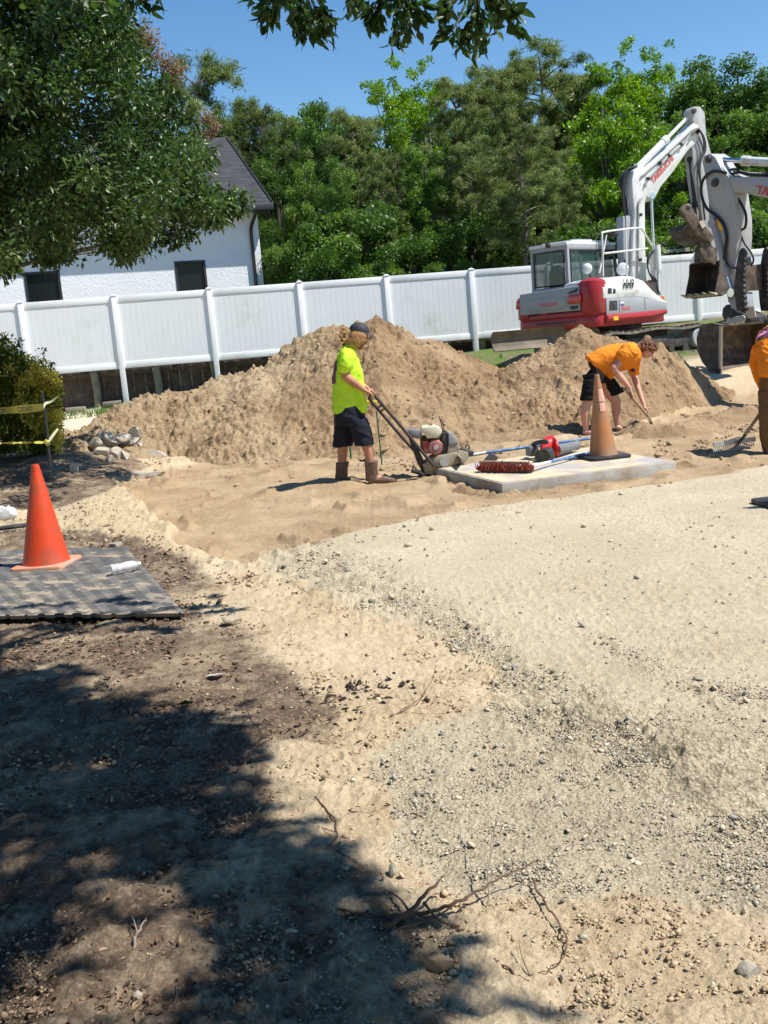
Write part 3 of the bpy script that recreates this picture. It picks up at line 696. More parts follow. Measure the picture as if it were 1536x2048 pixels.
ds = MB(); ds.tube(bez([Bp(0.15, -0.52, z_e - 0.02), Bp(0.2, -0.45, z_e - 0.22), Bp(0.26, -0.14, z_e - 0.5), Bp(0.27, -0.09, z_e - 0.75)], 5) + [Bp(0.27, -0.09, bg_z)], 0.055, 8)
ds.build('downspout', M_BLACK, bld)
# dark cabin and pale roof edge seen through the trees at the far right
M_DARKW = mat('dark_siding', (0.035, 0.04, 0.045), rough=0.8)
M_PALER = mat('pale_metal_roof', (0.45, 0.43, 0.42), rough=0.7, var=0.15)
cb0 = P(1500, 470, 40)
cab_h = thing('dark_shed', 'dark shed half hidden behind the trees at the right edge', 'shed', (cb0.x, cb0.y, 1.2))
mb = MB(); mb.box((cb0.x + 1.6, cb0.y + 1.5, 2.9), (5, 3, 3.6)); mb.build('wall', M_DARKW, cab_h)
for i in range(3):
    mb = MB(); mb.box((cb0.x - 0.2 + 0.9 * i, cb0.y - 0.03, 4.25), (0.45, 0.06, 0.7)); mb.build('window', M_GLASSD, cab_h)
mb = MB(); mb.box((cb0.x + 1.6, cb0.y + 1.5, 4.78), (5.5, 3.5, 0.16)); mb.build('roof', M_DARKW, cab_h)
ra = P(1310, 508, 31.5); rb_ = P(1420, 500, 32.5); rc = P(1620, 482, 33)
lr = thing('low_shed', 'low pale grey shed roof just showing over the fence at the right', 'shed', (ra.x, ra.y, 1.2))
mb = MB(); mb.prism([ra, rc, rc + Vector((0, 2.2, 0.35)), ra + Vector((0, 2.2, 0.35))], (0, 0, 0.08)); mb.build('roof', M_PALER, lr)
mb = MB(); mb.prism([Vector((ra.x + .1, ra.y + 0.2, 0.5)), Vector((rc.x, rc.y + 0.2, 0.5)), Vector((rc.x, rc.y + 2.0, 0.5)), Vector((ra.x + .1, ra.y + 2.0, 0.5))], (0, 0, ra.z - 0.5)); mb.build('wall', M_DARKW, lr)
mb = MB(); pv = P(1331, 508, 31.8); mb.tube([pv, pv + Vector((0, 0, 0.22)), pv + Vector((-0.06, 0, 0.32)), pv + Vector((-0.13, 0, 0.30))], 0.05, 8); mb.build('vent_pipe', M_BLACK, lr)
# ================================================================== TREES
M_BARK = mat('pine_bark', (0.13, 0.105, 0.085), rough=0.95, var=0.4, vscale=8, bump=0.02, bscale=18)
M_BARK2 = mat('grey_bark', (0.17, 0.15, 0.125), rough=0.95, var=0.35, vscale=9, bump=0.01, bscale=22)
LF_PINE = leafmat('pine_needles', (0.075, 0.115, 0.032), (0.155, 0.215, 0.060), (0.26, 0.31, 0.11), 0.35, 0.5, 0.4)
LF_DARK = leafmat('dark_leaves', (0.050, 0.105, 0.020), (0.11, 0.20, 0.036), (0.19, 0.29, 0.065), 0.42, 0.45, 0.5)
LF_MID = leafmat('mid_green_leaves', (0.058, 0.118, 0.020), (0.125, 0.225, 0.036), (0.21, 0.31, 0.065), 0.42, 0.45, 0.5)
LF_BRIGHT = leafmat('bright_leaves', (0.085, 0.18, 0.018), (0.165, 0.30, 0.028), (0.27, 0.42, 0.055), 0.45, 0.4, 0.3)
def quads_from(cent, d1, d2, l, w, tint):
    """pointed leaves: rhombic quads along d1"""
    a = cent - d1 * l[:, None] * 0.5; b = cent + d1 * l[:, None] * 0.5
    s = d2 * w[:, None] * 0.5; mid = cent
    v = np.stack([a, mid + s, b, mid - s], 1).reshape(-1, 3)
    f = np.arange(len(cent) * 4).reshape(-1, 4)
    return v, f, tint
def rand_dirs(n, rng, up=0.0):
    d = rng.normal(size=(n, 3)); d[:, 2] += up; return d / np.linalg.norm(d, axis=1)[:, None]
def crown_mesh(name, clumps, rng, per, llen, lwid, droop=0.0, shell=0.55, flat=0.75, tint0=0.5):
    """clumps: (x,y,z,r). leaves spread through each clump, denser to its outside"""
    cs = []; d1s = []; d2s = []; ls = []; ws = []; ts = []
    for (x, y, z, r) in clumps:
        n = int(per * r * r)
        d = rand_dirs(n, rng, 0.25); rad = r * (shell + (1 - shell) * rng.random(n)) * (0.75 + 0.35 * fbm(d[:, 0] * 2 + x * 3, d[:, 1] * 2 + d[:, 2] * 2.3 + y, 5, 2))
        c = np.stack([x + d[:, 0] * rad, y + d[:, 1] * rad, z + d[:, 2] * rad * flat], 1)
        dd = rand_dirs(n, rng, -droop) * 0.8 + d * 0.6; dd /= np.linalg.norm(dd, axis=1)[:, None]
        e = np.cross(dd, rand_dirs(n, rng, 0.8)); e /= np.linalg.norm(e, axis=1)[:, None] + 1e-9
        cs.append(c); d1s.append(dd); d2s.append(e)
        ls.append(llen * (0.6 + 0.7 * rng.random(n))); ws.append(lwid * (0.6 + 0.7 * rng.random(n)))
        ts.append(np.clip(tint0 + 0.22 * rng.normal() * np.ones(n) + 0.16 * rng.normal(size=n), 0, 1))
    v, f, t = quads_from(np.concatenate(cs), np.concatenate(d1s), np.concatenate(d2s), np.concatenate(ls), np.concatenate(ws), np.concatenate(ts))
    return mesh_np(name, v, f, {'tint': ('FACE', t)})
def trunk_mb(h, r, rng, limbs, bare=0.2):
    mb = MB(); k = 9
    pts = [Vector((0.12 * math.sin(i * 1.3 + rng.random()) * i / k * 1.2, 0.1 * math.cos(i * 1.1 + rng.random()) * i / k, -0.3 + (h + 0.3) * i / k)) for i in range(k + 1)]
    mb.tube(pts, [r * (1 - 0.85 * i / k) + 0.01 for i in range(k + 1)], 9)
    for (z, tip, rr) in limbs:
        t = np.clip((z + 0.3) / (h + 0.3) * k, 0, k - 0.01); i = int(t); p = pts[i].lerp(pts[i + 1], t - i)
        tip = Vector(tip); m1 = p.lerp(tip, 0.5) + Vector((0, 0, (tip - p).length * 0.08))
        mb.tube(bez([p, m1, tip], 3), [rr, rr * .9, rr * .8, rr * .65, rr * .5, rr * .35, rr * .2][:7], 6)
    return mb
def make_tree(name, label, kind, h, w, seed, leaf, bark, per=2600, **kw):
    rng = np.random.default_rng(seed)
    root = thing(name, label, 'tree', (0, 0, -50))
    root['_m'] = [x for r_ in Matrix.Identity(4) for x in r_]
    clumps = []; limbs = []
    if kind == 'pine':                       # open whorled crown of flattened needle pads
        nb = int(h * 6.2 / kw.get('sparse', 1))
        for i in range(nb):
            z = h * (kw.get('bare', 0.25) + (1 - kw.get('bare', 0.25)) * (i + rng.random()) / nb)
            q = (z / h - kw.get('bare', 0.25)) / (1 - kw.get('bare', 0.25))
            rad = w * 0.5 * (0.35 + 0.65 * math.sin(math.pi * min(1, (1 - q) * 0.78 + 0.1))) * (0.55 + 0.55 * rng.random())
            a = rng.random() * 6.283; tip = (math.cos(a) * rad, math.sin(a) * rad, z + rad * 0.22 - 0.1)
            limbs.append((z, tip, 0.028 + 0.022 * (1 - q)))
            for s in range(4):
                t = 0.45 + 0.2 * s + 0.1 * rng.random()
                clumps.append((tip[0] * t + rng.normal() * .2, tip[1] * t + rng.normal() * .2, z + (tip[2] - z) * t + rng.normal() * .12 + .1, 0.32 + 0.24 * rng.random()))
        cr_ = crown_mesh('crown', clumps, rng, per * 0.46, 0.22, 0.030, 0.0, 0.1, 0.8)
    else:
        n = int(kw.get('n', 70)); base = kw.get('base', 0.25)
        for i in range(n):
            d = rand_dirs(1, rng, 0.2)[0]; q = 0.45 + 0.5 * rng.random() ** 0.6
            lo = 0.9 + 0.22 * math.sin(3 * math.atan2(d[1], d[0]) + seed) + 0.12 * rng.normal()
            x = d[0] * q * w * 0.5 * lo; y = d[1] * q * w * 0.5 * lo; z = h * (base + (1 - base) * 0.5) + d[2] * q * h * (1 - base) * 0.5 * (0.92 + 0.1 * rng.normal())
            r_ = kw.get('cr', 0.62) * (0.6 + 0.75 * rng.random()); clumps.append((x, y, z, r_))
            if i % 2 == 0: limbs.append((max(0.2, z * 0.62), (x * .9, y * .9, z), 0.05 * kw.get('lr', 1)))
        if kw.get('wispy'):
            for i in range(18):
                a = rng.random() * 6.28; rr = w * 0.42 * rng.random(); z = h * (0.86 + 0.17 * rng.random()); clumps.append((math.cos(a) * rr, math.sin(a) * rr, z, 0.26 + .16 * rng.random()))
        cr_ = crown_mesh('crown', clumps, rng, per, kw.get('ll', 0.125), kw.get('lw', 0.07), 0.3, 0.35, 0.8)
    tb = trunk_mb(h * 0.93, kw.get('tr', 0.15), rng, limbs)
    tb.build('trunk', bark, root, sharp=60)
    link('crown', cr_, leaf, root)
    return root
protos = {
 'pineA': make_tree('pine_tree', 'x', 'pine', 12, 5.2, 1, LF_PINE, M_BARK, 2900, bare=0.3),
 'pineB': make_tree('pine_tree', 'x', 'pine', 11, 4.6, 2, LF_PINE, M_BARK, 2900, bare=0.12),
 'pineC': make_tree('pine_tree', 'x', 'pine', 10, 4.0, 12, LF_PINE, M_BARK2, 2300, bare=0.42, tr=0.13, sparse=1.5),
 'pineD': make_tree('pine_tree', 'x', 'pine', 10, 3.6, 14, LF_PINE, M_BARK, 2300, bare=0.5, tr=0.12, sparse=2.4),
 'darkA': make_tree('broadleaf_tree', 'x', 'dec', 10, 5.4, 3, LF_DARK, M_BARK2, 1250, n=110, cr=0.66, base=0.12),
 'darkB': make_tree('broadleaf_tree', 'x', 'dec', 9, 4.6, 4, LF_MID, M_BARK2, 1250, n=95, cr=0.6, base=0.1),
 'brightA': make_tree('broadleaf_tree', 'x', 'dec', 11, 4.4, 5, LF_BRIGHT, M_BARK2, 800, n=75, cr=0.55, base=0.22, wispy=True),
 'brightB': make_tree('broadleaf_tree', 'x', 'dec', 8, 4.2, 6, LF_BRIGHT, M_BARK2, 900, n=75, cr=0.6, base=0.15),
 'bushA': make_tree('bush', 'x', 'dec', 3.6, 3.6, 7, LF_DARK, M_BARK2, 2100, n=46, ll=.095, lw=.055, cr=0.5, base=0.02, lr=0.4, tr=0.05),
 'bushB': make_tree('bush', 'x', 'dec', 3.0, 3.4, 8, LF_MID, M_BARK2, 2100, n=34, ll=.09, lw=.055, cr=0.42, base=0.02, lr=0.4, tr=0.05),
}
PH = dict(pineD=10.8, pineA=12.9, pineB=11.9, pineC=10.8, darkA=10, darkB=9, brightA=11.5, brightB=8, bushA=3.6, bushB=3.0)
used = set()
# (photo column, photo row of the top, distance, kind, width factor, label)
TREES = [
 (385, 72, 41, 'pineD', 1.15, 'tall open-topped pine standing against the sky behind the building roof', 'pine_tree'),
 (455, 175, 43, 'pineD', 1.0, 'smaller thin pine right of the tall open-topped pine above the building roof', 0),
 (515, 182, 41, 'pineB', .8, 'dark pine just right of the building roof with its tip against the sky', 0),
 (585, 222, 42, 'darkB', .8, 'dark green round tree low on the skyline right of the building', 0),
 (640, 205, 39, 'darkA', .7, 'dark leafy tree on the skyline left of the yellow-green wispy tree', 0),
 (700, 200, 37, 'pineB', .9, 'olive pine standing right in front of the dark leafy skyline tree', 0),
 (780, 104, 39, 'brightA', .9, 'tall yellow-green wispy tree whose top almost meets the hanging leaves', 0),
 (850, 110, 43, 'brightA', .9, 'second yellow-green treetop immediately right of the wispy one', 0),
 (905, 140, 38, 'pineA', 1.0, 'broad olive pine in the middle of the tree line', 0),
 (985, 112, 40, 'pineA', 1.0, 'olive pine left of the highest dark pine', 0),
 (1080, 74, 42, 'pineB', 1.25, 'highest dark pine with a pointed top in the tree line', 0),
 (1140, 120, 43, 'pineB', 1.0, 'dark pine shoulder right behind the highest pine', 0),
 (1235, 72, 41, 'brightA', 1.15, 'tall bright green tree right of the highest dark pine', 0),
 (1310, 78, 43, 'brightA', .8, 'slim bright green treetop above the excavator boom tip', 0),
 (1205, 180, 35.5, 'brightB', .9, 'vivid yellow-green tree low in front of the dark pines left of the excavator boom', 0),
 (1275, 262, 34.5, 'brightB', .8, 'mid green tree directly behind the knee of the white excavator boom', 0),
 (1385, 118, 40, 'darkA', 1.05, 'dark round oak behind the tip of the excavator boom', 0),
 (1470, 110, 39, 'darkA', 1.1, 'large dark oak at the right end of the tree line', 0),
 (1560, 150, 38, 'darkB', 1.2, 'dark oak cut by the right edge of the photo', 0),
 (1640, 190, 37, 'darkA', 1.2, 'dark oak outside the right edge of the tree line', 0),
 (1350, 235, 36, 'darkB', .9, 'dark green tree between the boom and the excavator arm', 0),
 (1440, 260, 35, 'darkB', .9, 'dark leafy tree behind the excavator arms', 0),
 (1530, 300, 34.5, 'darkB', .8, 'leafy tree above the dark shed at the right edge', 0),
 (1036, 240, 30.6, 'pineC', 1.25, 'front pine with a long bare grey trunk rising from behind the fence', 0),
 (940, 260, 34, 'pineA', .9, 'olive pine with drooping boughs left of the bare-trunked pine', 0),
 (1110, 290, 33.8, 'pineB', .9, 'pine right of the bare-trunked pine, its boughs reaching the excavator cab', 0),
 (845, 290, 34.5, 'darkB', .8, 'mid green leafy tree below the yellow-green wispy tree', 0),
 (760, 300, 34, 'pineB', .8, 'shaggy pine standing over the bushes left of centre', 0),
 (670, 315, 34, 'darkA', .7, 'mid-height leafy tree left of the shaggy pine', 0),
 (610, 320, 36, 'darkB', .7, 'leafy tree next to the right gable of the building', 0),
 (545, 290, 38, 'darkA', .7, 'dark tree in the gap right behind the building eave', 0),
 (592, 462, 33.5, 'bushA', .8, 'dark bush beside the downspout corner of the building', 0),
 (655, 478, 31.8, 'bushB', .9, 'fresh green bush above the fence right of the building', 0),
 (700, 385, 33.3, 'bushA', 1.0, 'dark bush above the fence, second from the fresh green one', 0),
 (745, 505, 31.0, 'bushB', .9, 'light green bush over the fence left of the worker in yellow', 0),
 (815, 450, 32.4, 'bushA', 1.1, 'tall dark bush over the fence above the highest dirt heap', 0),
 (880, 508, 30.9, 'bushB', .9, 'light green bush over the fence right of the highest heap', 0),
 (950, 405, 33.4, 'bushA', 1.0, 'dark bush over the fence left of the bare grey trunk', 0),
 (985, 505, 31.6, 'bushA', .8, 'small dark bush at the foot of the bare grey trunk', 0),
 (1095, 455, 33.0, 'bushA', 1.0, 'dark bush right behind the excavator cab', 0),
 (1180, 425, 32.6, 'bushA', 1.2, 'leafy dark bush between the cab roof and the excavator boom', 0),
 (1225, 420, 34, 'bushB', 1.2, 'green bush immediately left of the lower boom', 0),
 (1350, 420, 32.4, 'bushB', 1.2, 'bright bush under the raised thumb of the excavator', 0),
 (1400, 400, 33.4, 'bushA', 1.2, 'dark bush behind the raised excavator bucket', 0),
 (1480, 430, 32.8, 'bushB', 1.0, 'bright bush in front of the dark shed at the right edge', 0),
 (1545, 400, 33.6, 'bushA', 1.2, 'dark bush at the right edge above the fence', 0),
]
FARW = ['behind the tall open pine', 'behind the right gable of the building', 'behind the small pine beside the gable', 'behind the shaggy pine', 'behind the first wispy yellow-green tree', 'behind the second yellow-green treetop', 'behind the broad olive pine', 'behind the highest dark pine', 'behind the vivid yellow-green tree', 'behind the tall bright green tree', 'behind the excavator boom knee', 'behind the excavator boom tip', 'behind the large dark oak', 'behind the dark shed', 'outside the right edge']
for i in range(15):                           # farther rows that close the wood behind
    TREES.append((420 + i * 95, 250 + 40 * math.sin(i * 2.1) - i * 3, 48 + 3 * (i % 3), ('darkA', 'pineB', 'darkB')[i % 3], 1.3, ('dark leafy', 'dark pine', 'mid green leafy')[i % 3] + ' tree far back in the wood, ' + FARW[i], 0))
NM = dict(pineD='pine_tree', pineA='pine_tree', pineB='pine_tree', pineC='pine_tree', darkA='broadleaf_tree', darkB='broadleaf_tree', brightA='broadleaf_tree', brightB='broadleaf_tree', bushA='bush', bushB='bush')
gw = np.random.default_rng(5)
for (px, py, Y, k, wf, lab, _) in TREES:
    top = P(px, py, Y); gz = 1.0; s = (top.z - gz) / PH[k]
    ws_ = s * wf if 'bush' not in k else s * wf
    if k in used: r_ = dup(protos[k])
    else: r_ = protos[k]; used.add(k)
    r_.location = (top.x, top.y, gz); r_.rotation_euler = (0, 0, gw.random() * 6.28); r_.scale = (ws_, ws_, s)
    r_['label'] = lab; r_['category'] = 'bush' if 'bush' in k else 'tree'
    r_['group'] = 'bushes behind the white fence' if 'bush' in k else ('pines behind the fence' if 'pine' in k else 'leafy trees behind the fence')
    if 'far behind' in lab: r_['group'] = 'trees of the dense wood in the background'

# ------------------------------------------------ leaves with a fold, for trees near the camera
def leaves6(cent, d1, nrm, l, w, fold=0.25, curl=0.15):
    s = np.cross(d1, nrm); s /= np.linalg.norm(s, axis=1)[:, None] + 1e-9
    n = np.cross(s, d1)
    L1 = l[:, None]; W = w[:, None]
    base = cent; tip = cent + d1 * L1 - n * L1 * curl
    m1 = cent + d1 * L1 * 0.38 - n * L1 * curl * 0.1; 
    a = m1 + s * W * 0.5 + n * W * fold; b = m1 - s * W * 0.5 + n * W * fold
    m2 = cent + d1 * L1 * 0.72 - n * L1 * curl * 0.45
    c = m2 + s * W * 0.34 + n * W * fold * 0.7; d = m2 - s * W * 0.34 + n * W * fold * 0.7
    v = np.stack([base, m1, m2, tip, a, c, b, d], 1).reshape(-1, 3)
    k = np.arange(len(cent))[:, None, None] * 8
    f = np.array([[0, 4, 5, 1], [1, 5, 3, 2], [0, 1, 7, 6], [1, 2, 3, 7]])[None]
    f = np.array([[0, 4, 1, 0], [1, 4, 5, 2]])  # placeholder replaced below
    tri = np.array([[0, 4, 1], [1, 4, 2], [4, 5, 2], [2, 5, 3], [0, 1, 6], [1, 2, 6], [6, 2, 7], [7, 2, 3]])[None] + k
    return v, tri.reshape(-1, 3), 8
def norm_(a): return a / (np.linalg.norm(a, axis=1)[:, None] + 1e-9)
LF_NEAR = leafmat('glossy_evergreen_leaves', (0.024, 0.052, 0.013), (0.058, 0.112, 0.026), (0.13, 0.19, 0.06), 0.32, 0.36)
LF_DEAD = leafmat('dry_brown_leaves', (0.17, 0.115, 0.07), (0.27, 0.19, 0.12), (0.38, 0.29, 0.19), 0.3, 0.6)
LF_OVER = leafmat('broad_overhead_leaves', (0.020, 0.045, 0.012), (0.040, 0.085, 0.020), (0.085, 0.14, 0.035), 0.45, 0.4)
# evergreen at the left
CP = [(-500, -400), (235, -400), (240, 10), (250, 60), (285, 110), (310, 165), (345, 205), (370, 250), (400, 290), (425, 322), (400, 345), (395, 372), (440, 385), (487, 402), (478, 425), (440, 448), (385, 440), (392, 475), (355, 468),
      (300, 490), (265, 512), (215, 508), (205, 470), (170, 470), (130, 520), (85, 528), (60, 500), (20, 520), (0, 545), (-100, 560), (-500, 520)]
lt = thing('evergreen_tree', 'big glossy-leaved evergreen tree filling the upper left corner in front of the building', 'tree', (-6.6, 13.2, 0.3))
rng = np.random.default_rng(21)
tips = []
k = 0
while len(tips) < 900 and k < 60000:
    k += 1
    px = rng.uniform(-420, 500); py = rng.uniform(-330, 560)
    if sdpoly(np.array([px]), np.array([py]), CP)[0] < 12 + 6 * rng.random(): continue
    Y = 13.2 + rng.normal() * 1.15
    p = P(px, py, Y); tips.append((p.x, p.y, p.z, 0.15 + 0.15 * rng.random()))
for (px, py) in [(455, 415), (470, 412), (430, 430), (418, 440), (478, 405), (415, 392), (385, 290), (405, 310), (372, 470), (345, 480), (268, 500), (245, 505), (110, 515), (95, 520), (20, 530), (5, 540), (8, 505), (330, 170), (352, 215), (235, 40), (250, 85)]:
    p = P(px, py, 12.9 + rng.normal() * .3); tips.append((p.x, p.y, p.z, 0.11 + .05 * rng.random()))
cs = []; ds_ = []; ns = []; tn = []
for (x, y, z, r_) in tips:
    n = int(50 + 560 * r_)
    d = rand_dirs(n, rng, 0.1); rad = r_ * (0.2 + 0.9 * rng.random(n)) * 1.25
    cs.append(np.array([x, y, z]) + d * rad[:, None] * np.array([1, 1, 0.8])); ds_.append(norm_(d * 0.7 + rand_dirs(n, rng, -0.3) * 0.7)); ns.append(rand_dirs(n, rng, 1.2))
    tn.append(np.clip(0.42 + 0.24 * rng.normal() + 0.2 * rng.normal(size=n), 0, 1))
cs = np.concatenate(cs); ds_ = np.concatenate(ds_); ns = np.concatenate(ns); tn = np.concatenate(tn); n = len(cs)
v, f, q = leaves6(cs, ds_, ns, 0.082 * (0.55 + .8 * rng.random(n)), 0.037 * (0.7 + .6 * rng.random(n)))
link('crown', mesh_np('crown', v, f, {'tint': ('FACE', np.repeat(tn, q))}), LF_NEAR, lt)
# the mesh above is in world space: the thing sits away from the origin, so shift it back
ch = lt.children[-1]; ch.data.transform(rootm(lt).inverted())
# dry sprays at its outer right edge
dt = []
for (px, py, s) in [(285, 70, .2), (300, 85, .18), (270, 95, .15), (330, 125, .16), (352, 140, .14), (345, 160, .12), (300, 120, .14), (412, 235, .09), (432, 252, .07), (420, 268, .07), (215, 110, .12), (190, 130, .1), (395, 320, .1), (205, 165, .1)]:
    p = P(px, py, 13.1); m_ = int(420 * s / .15 * .6); d = rand_dirs(m_, rng); dt.append(np.array(p) + d * s * (0.2 + 0.9 * rng.random(m_))[:, None])
dt = np.concatenate(dt); n = len(dt)
v, f, q = leaves6(dt, rand_dirs(n, rng, -0.4), rand_dirs(n, rng, 1), 0.05 * (0.6 + .7 * rng.random(n)), 0.018 * np.ones(n))
o = link('dry_leaves', mesh_np('dry_leaves', v, f, {'tint': ('FACE', np.repeat(rng.random(n), q))}), LF_DEAD, lt); o.data.transform(rootm(lt).inverted())
tb = MB()
base = Vector((-6.6, 13.2, 0.0))
tb.tube([base, base + Vector((0.05, 0, 1.2)), base + Vector((0.15, 0.05, 2.4)), base + Vector((0.1, 0, 4.2)), base + Vector((0, 0, 6.5))], [0.26, 0.22, 0.18, 0.12, 0.05], 12)
for i in range(26):
    t_ = tips[(i * 37) % len(tips)]; z0 = 1.6 + (i % 9) * 0.45; s0 = base + Vector((0.1, 0, z0)); e = Vector(t_[:3])
    mid = s0.lerp(e, 0.5) + Vector((0, 0, 0.15 + 0.2 * rng.random()))
    tb.tube(bez([s0, mid, e], 4), [0.06 * (1 - j / 9.5) for j in range(9)], 6)
    for s in range(4):
        e2 = e + Vector(rand_dirs(1, rng, 0.1)[0]) * 0.5; tb.tube([mid.lerp(e, 0.4 + .12 * s), e2], [0.015, 0.004], 5)
tb.build('trunk', M_BARK2, lt, sharp=60)

# variegated hedge
HG = thing('hedge', 'green and yellow variegated hedge under the evergreen at the left edge', 'hedge', (-5.6, 14.6, 0.3))
cs = []; ds_ = []; ns = []; tn = []
cy = 14.8
def hedge_top(px): return np.interp(px, [-400, 0, 20, 45, 80, 105, 122, 130], [650, 676, 690, 712, 730, 745, 765, 800])
n = 46000
cx_ = rng.uniform(-300, 130, n); 
top = hedge_top(cx_); bot = 905
cyy = top + (bot - top) * rng.random(n)
bul = fbm(cx_ / 26.0, cyy / 26.0, 4, 3)
keep = cx_ < 122 + 8 * bul + 3 * rng.normal(size=n)
dep = 14.0 + 0.9 * rng.random(n) ** 1.5 + 0.22 * bul
pts = np.array([P(a, b, c) for a, b, c in zip(cx_[keep], cyy[keep] + 8 * rng.normal(size=keep.sum()) * (cyy[keep] < top[keep] + 15), dep[keep])])
n = len(pts); yel = (fbm(pts[:, 0] * 6, pts[:, 2] * 6, 14, 3) + 0.25 * rng.normal(size=n) + np.clip((pts[:, 0] + 4.7) * 0.8, -0.3, 0.5)) > 0.06
v, f, q = leaves6(pts, norm_(rand_dirs(n, rng, 0.3) + np.array([0, -0.4, 0])), rand_dirs(n, rng, 1.0), 0.055 * (0.6 + .7 * rng.random(n)), 0.030 * (0.7 + .6 * rng.random(n)))
LF_HEDGE = leafmat('variegated_hedge_leaves', (0.05, 0.095, 0.016), (0.16, 0.21, 0.03), (0.74, 0.64, 0.15), 0.4, 0.4)
tint = np.where(yel, 0.72 + 0.28 * rng.random(n), 0.45 * rng.random(n))
o = link('foliage', mesh_np('foliage', v, f, {'tint': ('FACE', np.repeat(tint, q))}), LF_HEDGE, HG); o.data.transform(rootm(HG).inverted())
tb = MB()
for i in range(26):
    px = -290 + i * 16; a = P(px, 900, 14.6); tb.tube([(a.x, a.y, 0.1), (a.x + rng.normal() * .08, a.y + rng.normal() * .1, 0.8), (a.x + rng.normal() * .2, a.y + rng.normal() * .15, 1.3)], [0.018, 0.013, 0.005], 6)
for (px, py, dy) in [(86, 700, 38), (100, 722, 20), (38, 676, 20)]:
    a = P(px, py, 14.2); b = P(px + 2, py + dy, 14.2); tb.tube([b, a], [0.006, 0.003], 5)
tb.build('stems', M_BARK2, HG)
pts = np.concatenate([np.array([P(px + rng.normal() * 6, py + rng.random() * dy, 14.2) for _ in range(26)]) for (px, py, dy) in [(86, 698, 36), (100, 722, 20), (38, 676, 22), (12, 665, 24)]])
n = len(pts); v, f, q = leaves6(pts, rand_dirs(n, rng, 0.5), rand_dirs(n, rng, 1.0), 0.05 * np.ones(n), 0.028 * np.ones(n))
o = link('shoot_leaves', mesh_np('shoot_leaves', v, f, {'tint': ('FACE', np.repeat(0.35 * rng.random(n), q))}), LF_HEDGE, HG); o.data.transform(rootm(HG).inverted())

# ------------------------------------------------ tree over the camera: hanging sprays and the crown that shades the foreground
ot = thing('overhanging_tree', 'tree over the viewer with three leafy sprays hanging into the top of the picture', 'tree', (-3.4, -1.2, 0))
SH = [(-2600, 1240), (0, 1300), (120, 1370), (230, 1410), (400, 1430), (480, 1490), (460, 1560), (540, 1640), (600, 1700), (700, 1760), (800, 1790), (860, 1850), (860, 1930), (900, 2060), (1000, 2500), (-2600, 2500)]
cs = []; rs_ = []
k = 0
while len(cs) < 1500 and k < 400000:
    k += 1
    gx = rng.uniform(-6.5, 1.6); gy = rng.uniform(0.9, 5.9)
    a, b = proj(np.array([gx]), np.array([gy]), np.zeros(1))
    sdv = sdpoly(a, b, SH)[0] * (gy / FPX)            # metres inside the shade outline, roughly
    if sdv < 0.03: continue
    gap = fbm(gx * 1.25 + 3.0, gy * 2.1, 71, 3)
    fine_ = fbm(gx * 4.6 + 1.0, gy * 7.5, 72, 2); deep = (a[0] < 330) and (1380 < b[0] < 1620)
    low_ = (a[0] < 520) and (b[0] > 1790)
    if (not deep) and (gap > (.36 if low_ else .12) or fine_ + gap * (.2 if low_ else .6) > (.20 if low_ else .10)): continue
    h = 3.6 + 2.6 * rng.random() + 0.25 * gy
    t = h / SUNV.z; c = Vector((gx, gy, 0)) + SUNV * t
    vis = proj(np.array([c.x]), np.array([c.y]), np.array([c.z]))
    if c.y > 0.2 and vis[1][0] > -130 and -200 < vis[0][0] < 1700: continue
    cs.append(c); rs_.append(0.15 + 0.12 * rng.random())
for i in range(520):  # unseen leaf clumps added behind the camera to block sky light
    cs.append(Vector((rng.uniform(-9, 3.5), rng.uniform(-6, -1.3), 4 + 2.5 * rng.random()))); rs_.append(.5)
for i in range(700):  # more unseen clumps added lower down, closing off the low sky behind
    cs.append(Vector((rng.uniform(-9, 3.5), rng.uniform(-6, -1.6), 1.6 + 4.5 * rng.random()))); rs_.append(.45)
k = 0
while k < 420:  # unseen clumps added left of the view to cut the sky fill
    c = Vector((rng.uniform(-8.5, -3.2), rng.uniform(-1, 6.5), 2.2 + 4.2 * rng.random())); vis = proj(np.array([c.x]), np.array([c.y]), np.array([c.z])); k += 1
    if c.y > 0.2 and vis[0][0] > -260: continue
    cs.append(c); rs_.append(.42)
CL = cs
pts = []; 
for c, r_ in zip(CL, rs_):
    m_ = 30 if r_ < .4 else 60; d = rand_dirs(m_, rng); pts.append(np.array(c) + d * (r_ * (0.3 + 0.8 * rng.random(m_)))[:, None])
pts = np.concatenate(pts); n = len(pts)
dl = norm_(rand_dirs(n, rng, -0.6)); nl = rand_dirs(n, rng, 1.0)
# hanging sprays: stem paths in the picture, leaves along them
sprays = [
 [(575, -70), (580, 0), (600, 30), (618, 60), (645, 62)], [(590, -60), (560, 10), (510, 6)], [(600, -60), (640, 10), (655, 40)], [(560, -60), (548, 5), (535, 35)],
 [(790, -80), (795, 0), (800, 40), (790, 80)], [(790, -60), (760, 10), (725, 12)], [(800, -60), (830, 10), (842, 18)], [(800, -10), (815, 40), (822, 62)], [(775, -40), (745, 25), (752, 45)],
 [(960, -90), (960, 0), (945, 50), (925, 80)], [(960, -60), (900, 10), (890, 18)], [(965, -60), (1000, 10), (1030, 55)], [(950, 20), (960, 60), (950, 90)], [(985, -40), (1010, 5), (1025, 15)], [(930, 10), (905, 60), (890, 65)], [(975, 0), (985, 50), (965, 85)],
 [(610, -40), (630, 30), (600, 55)], [(700, -50), (715, -8), (705, 5)], [(250, -60), (270, -5), (300, 2)], [(120, -60), (160, -4), (210, 4)], [(-20, -60), (40, -10), (90, 2)],
]
tb = MB(); sp_c = []; sp_d = []; sp_n = []
YS = 5.3
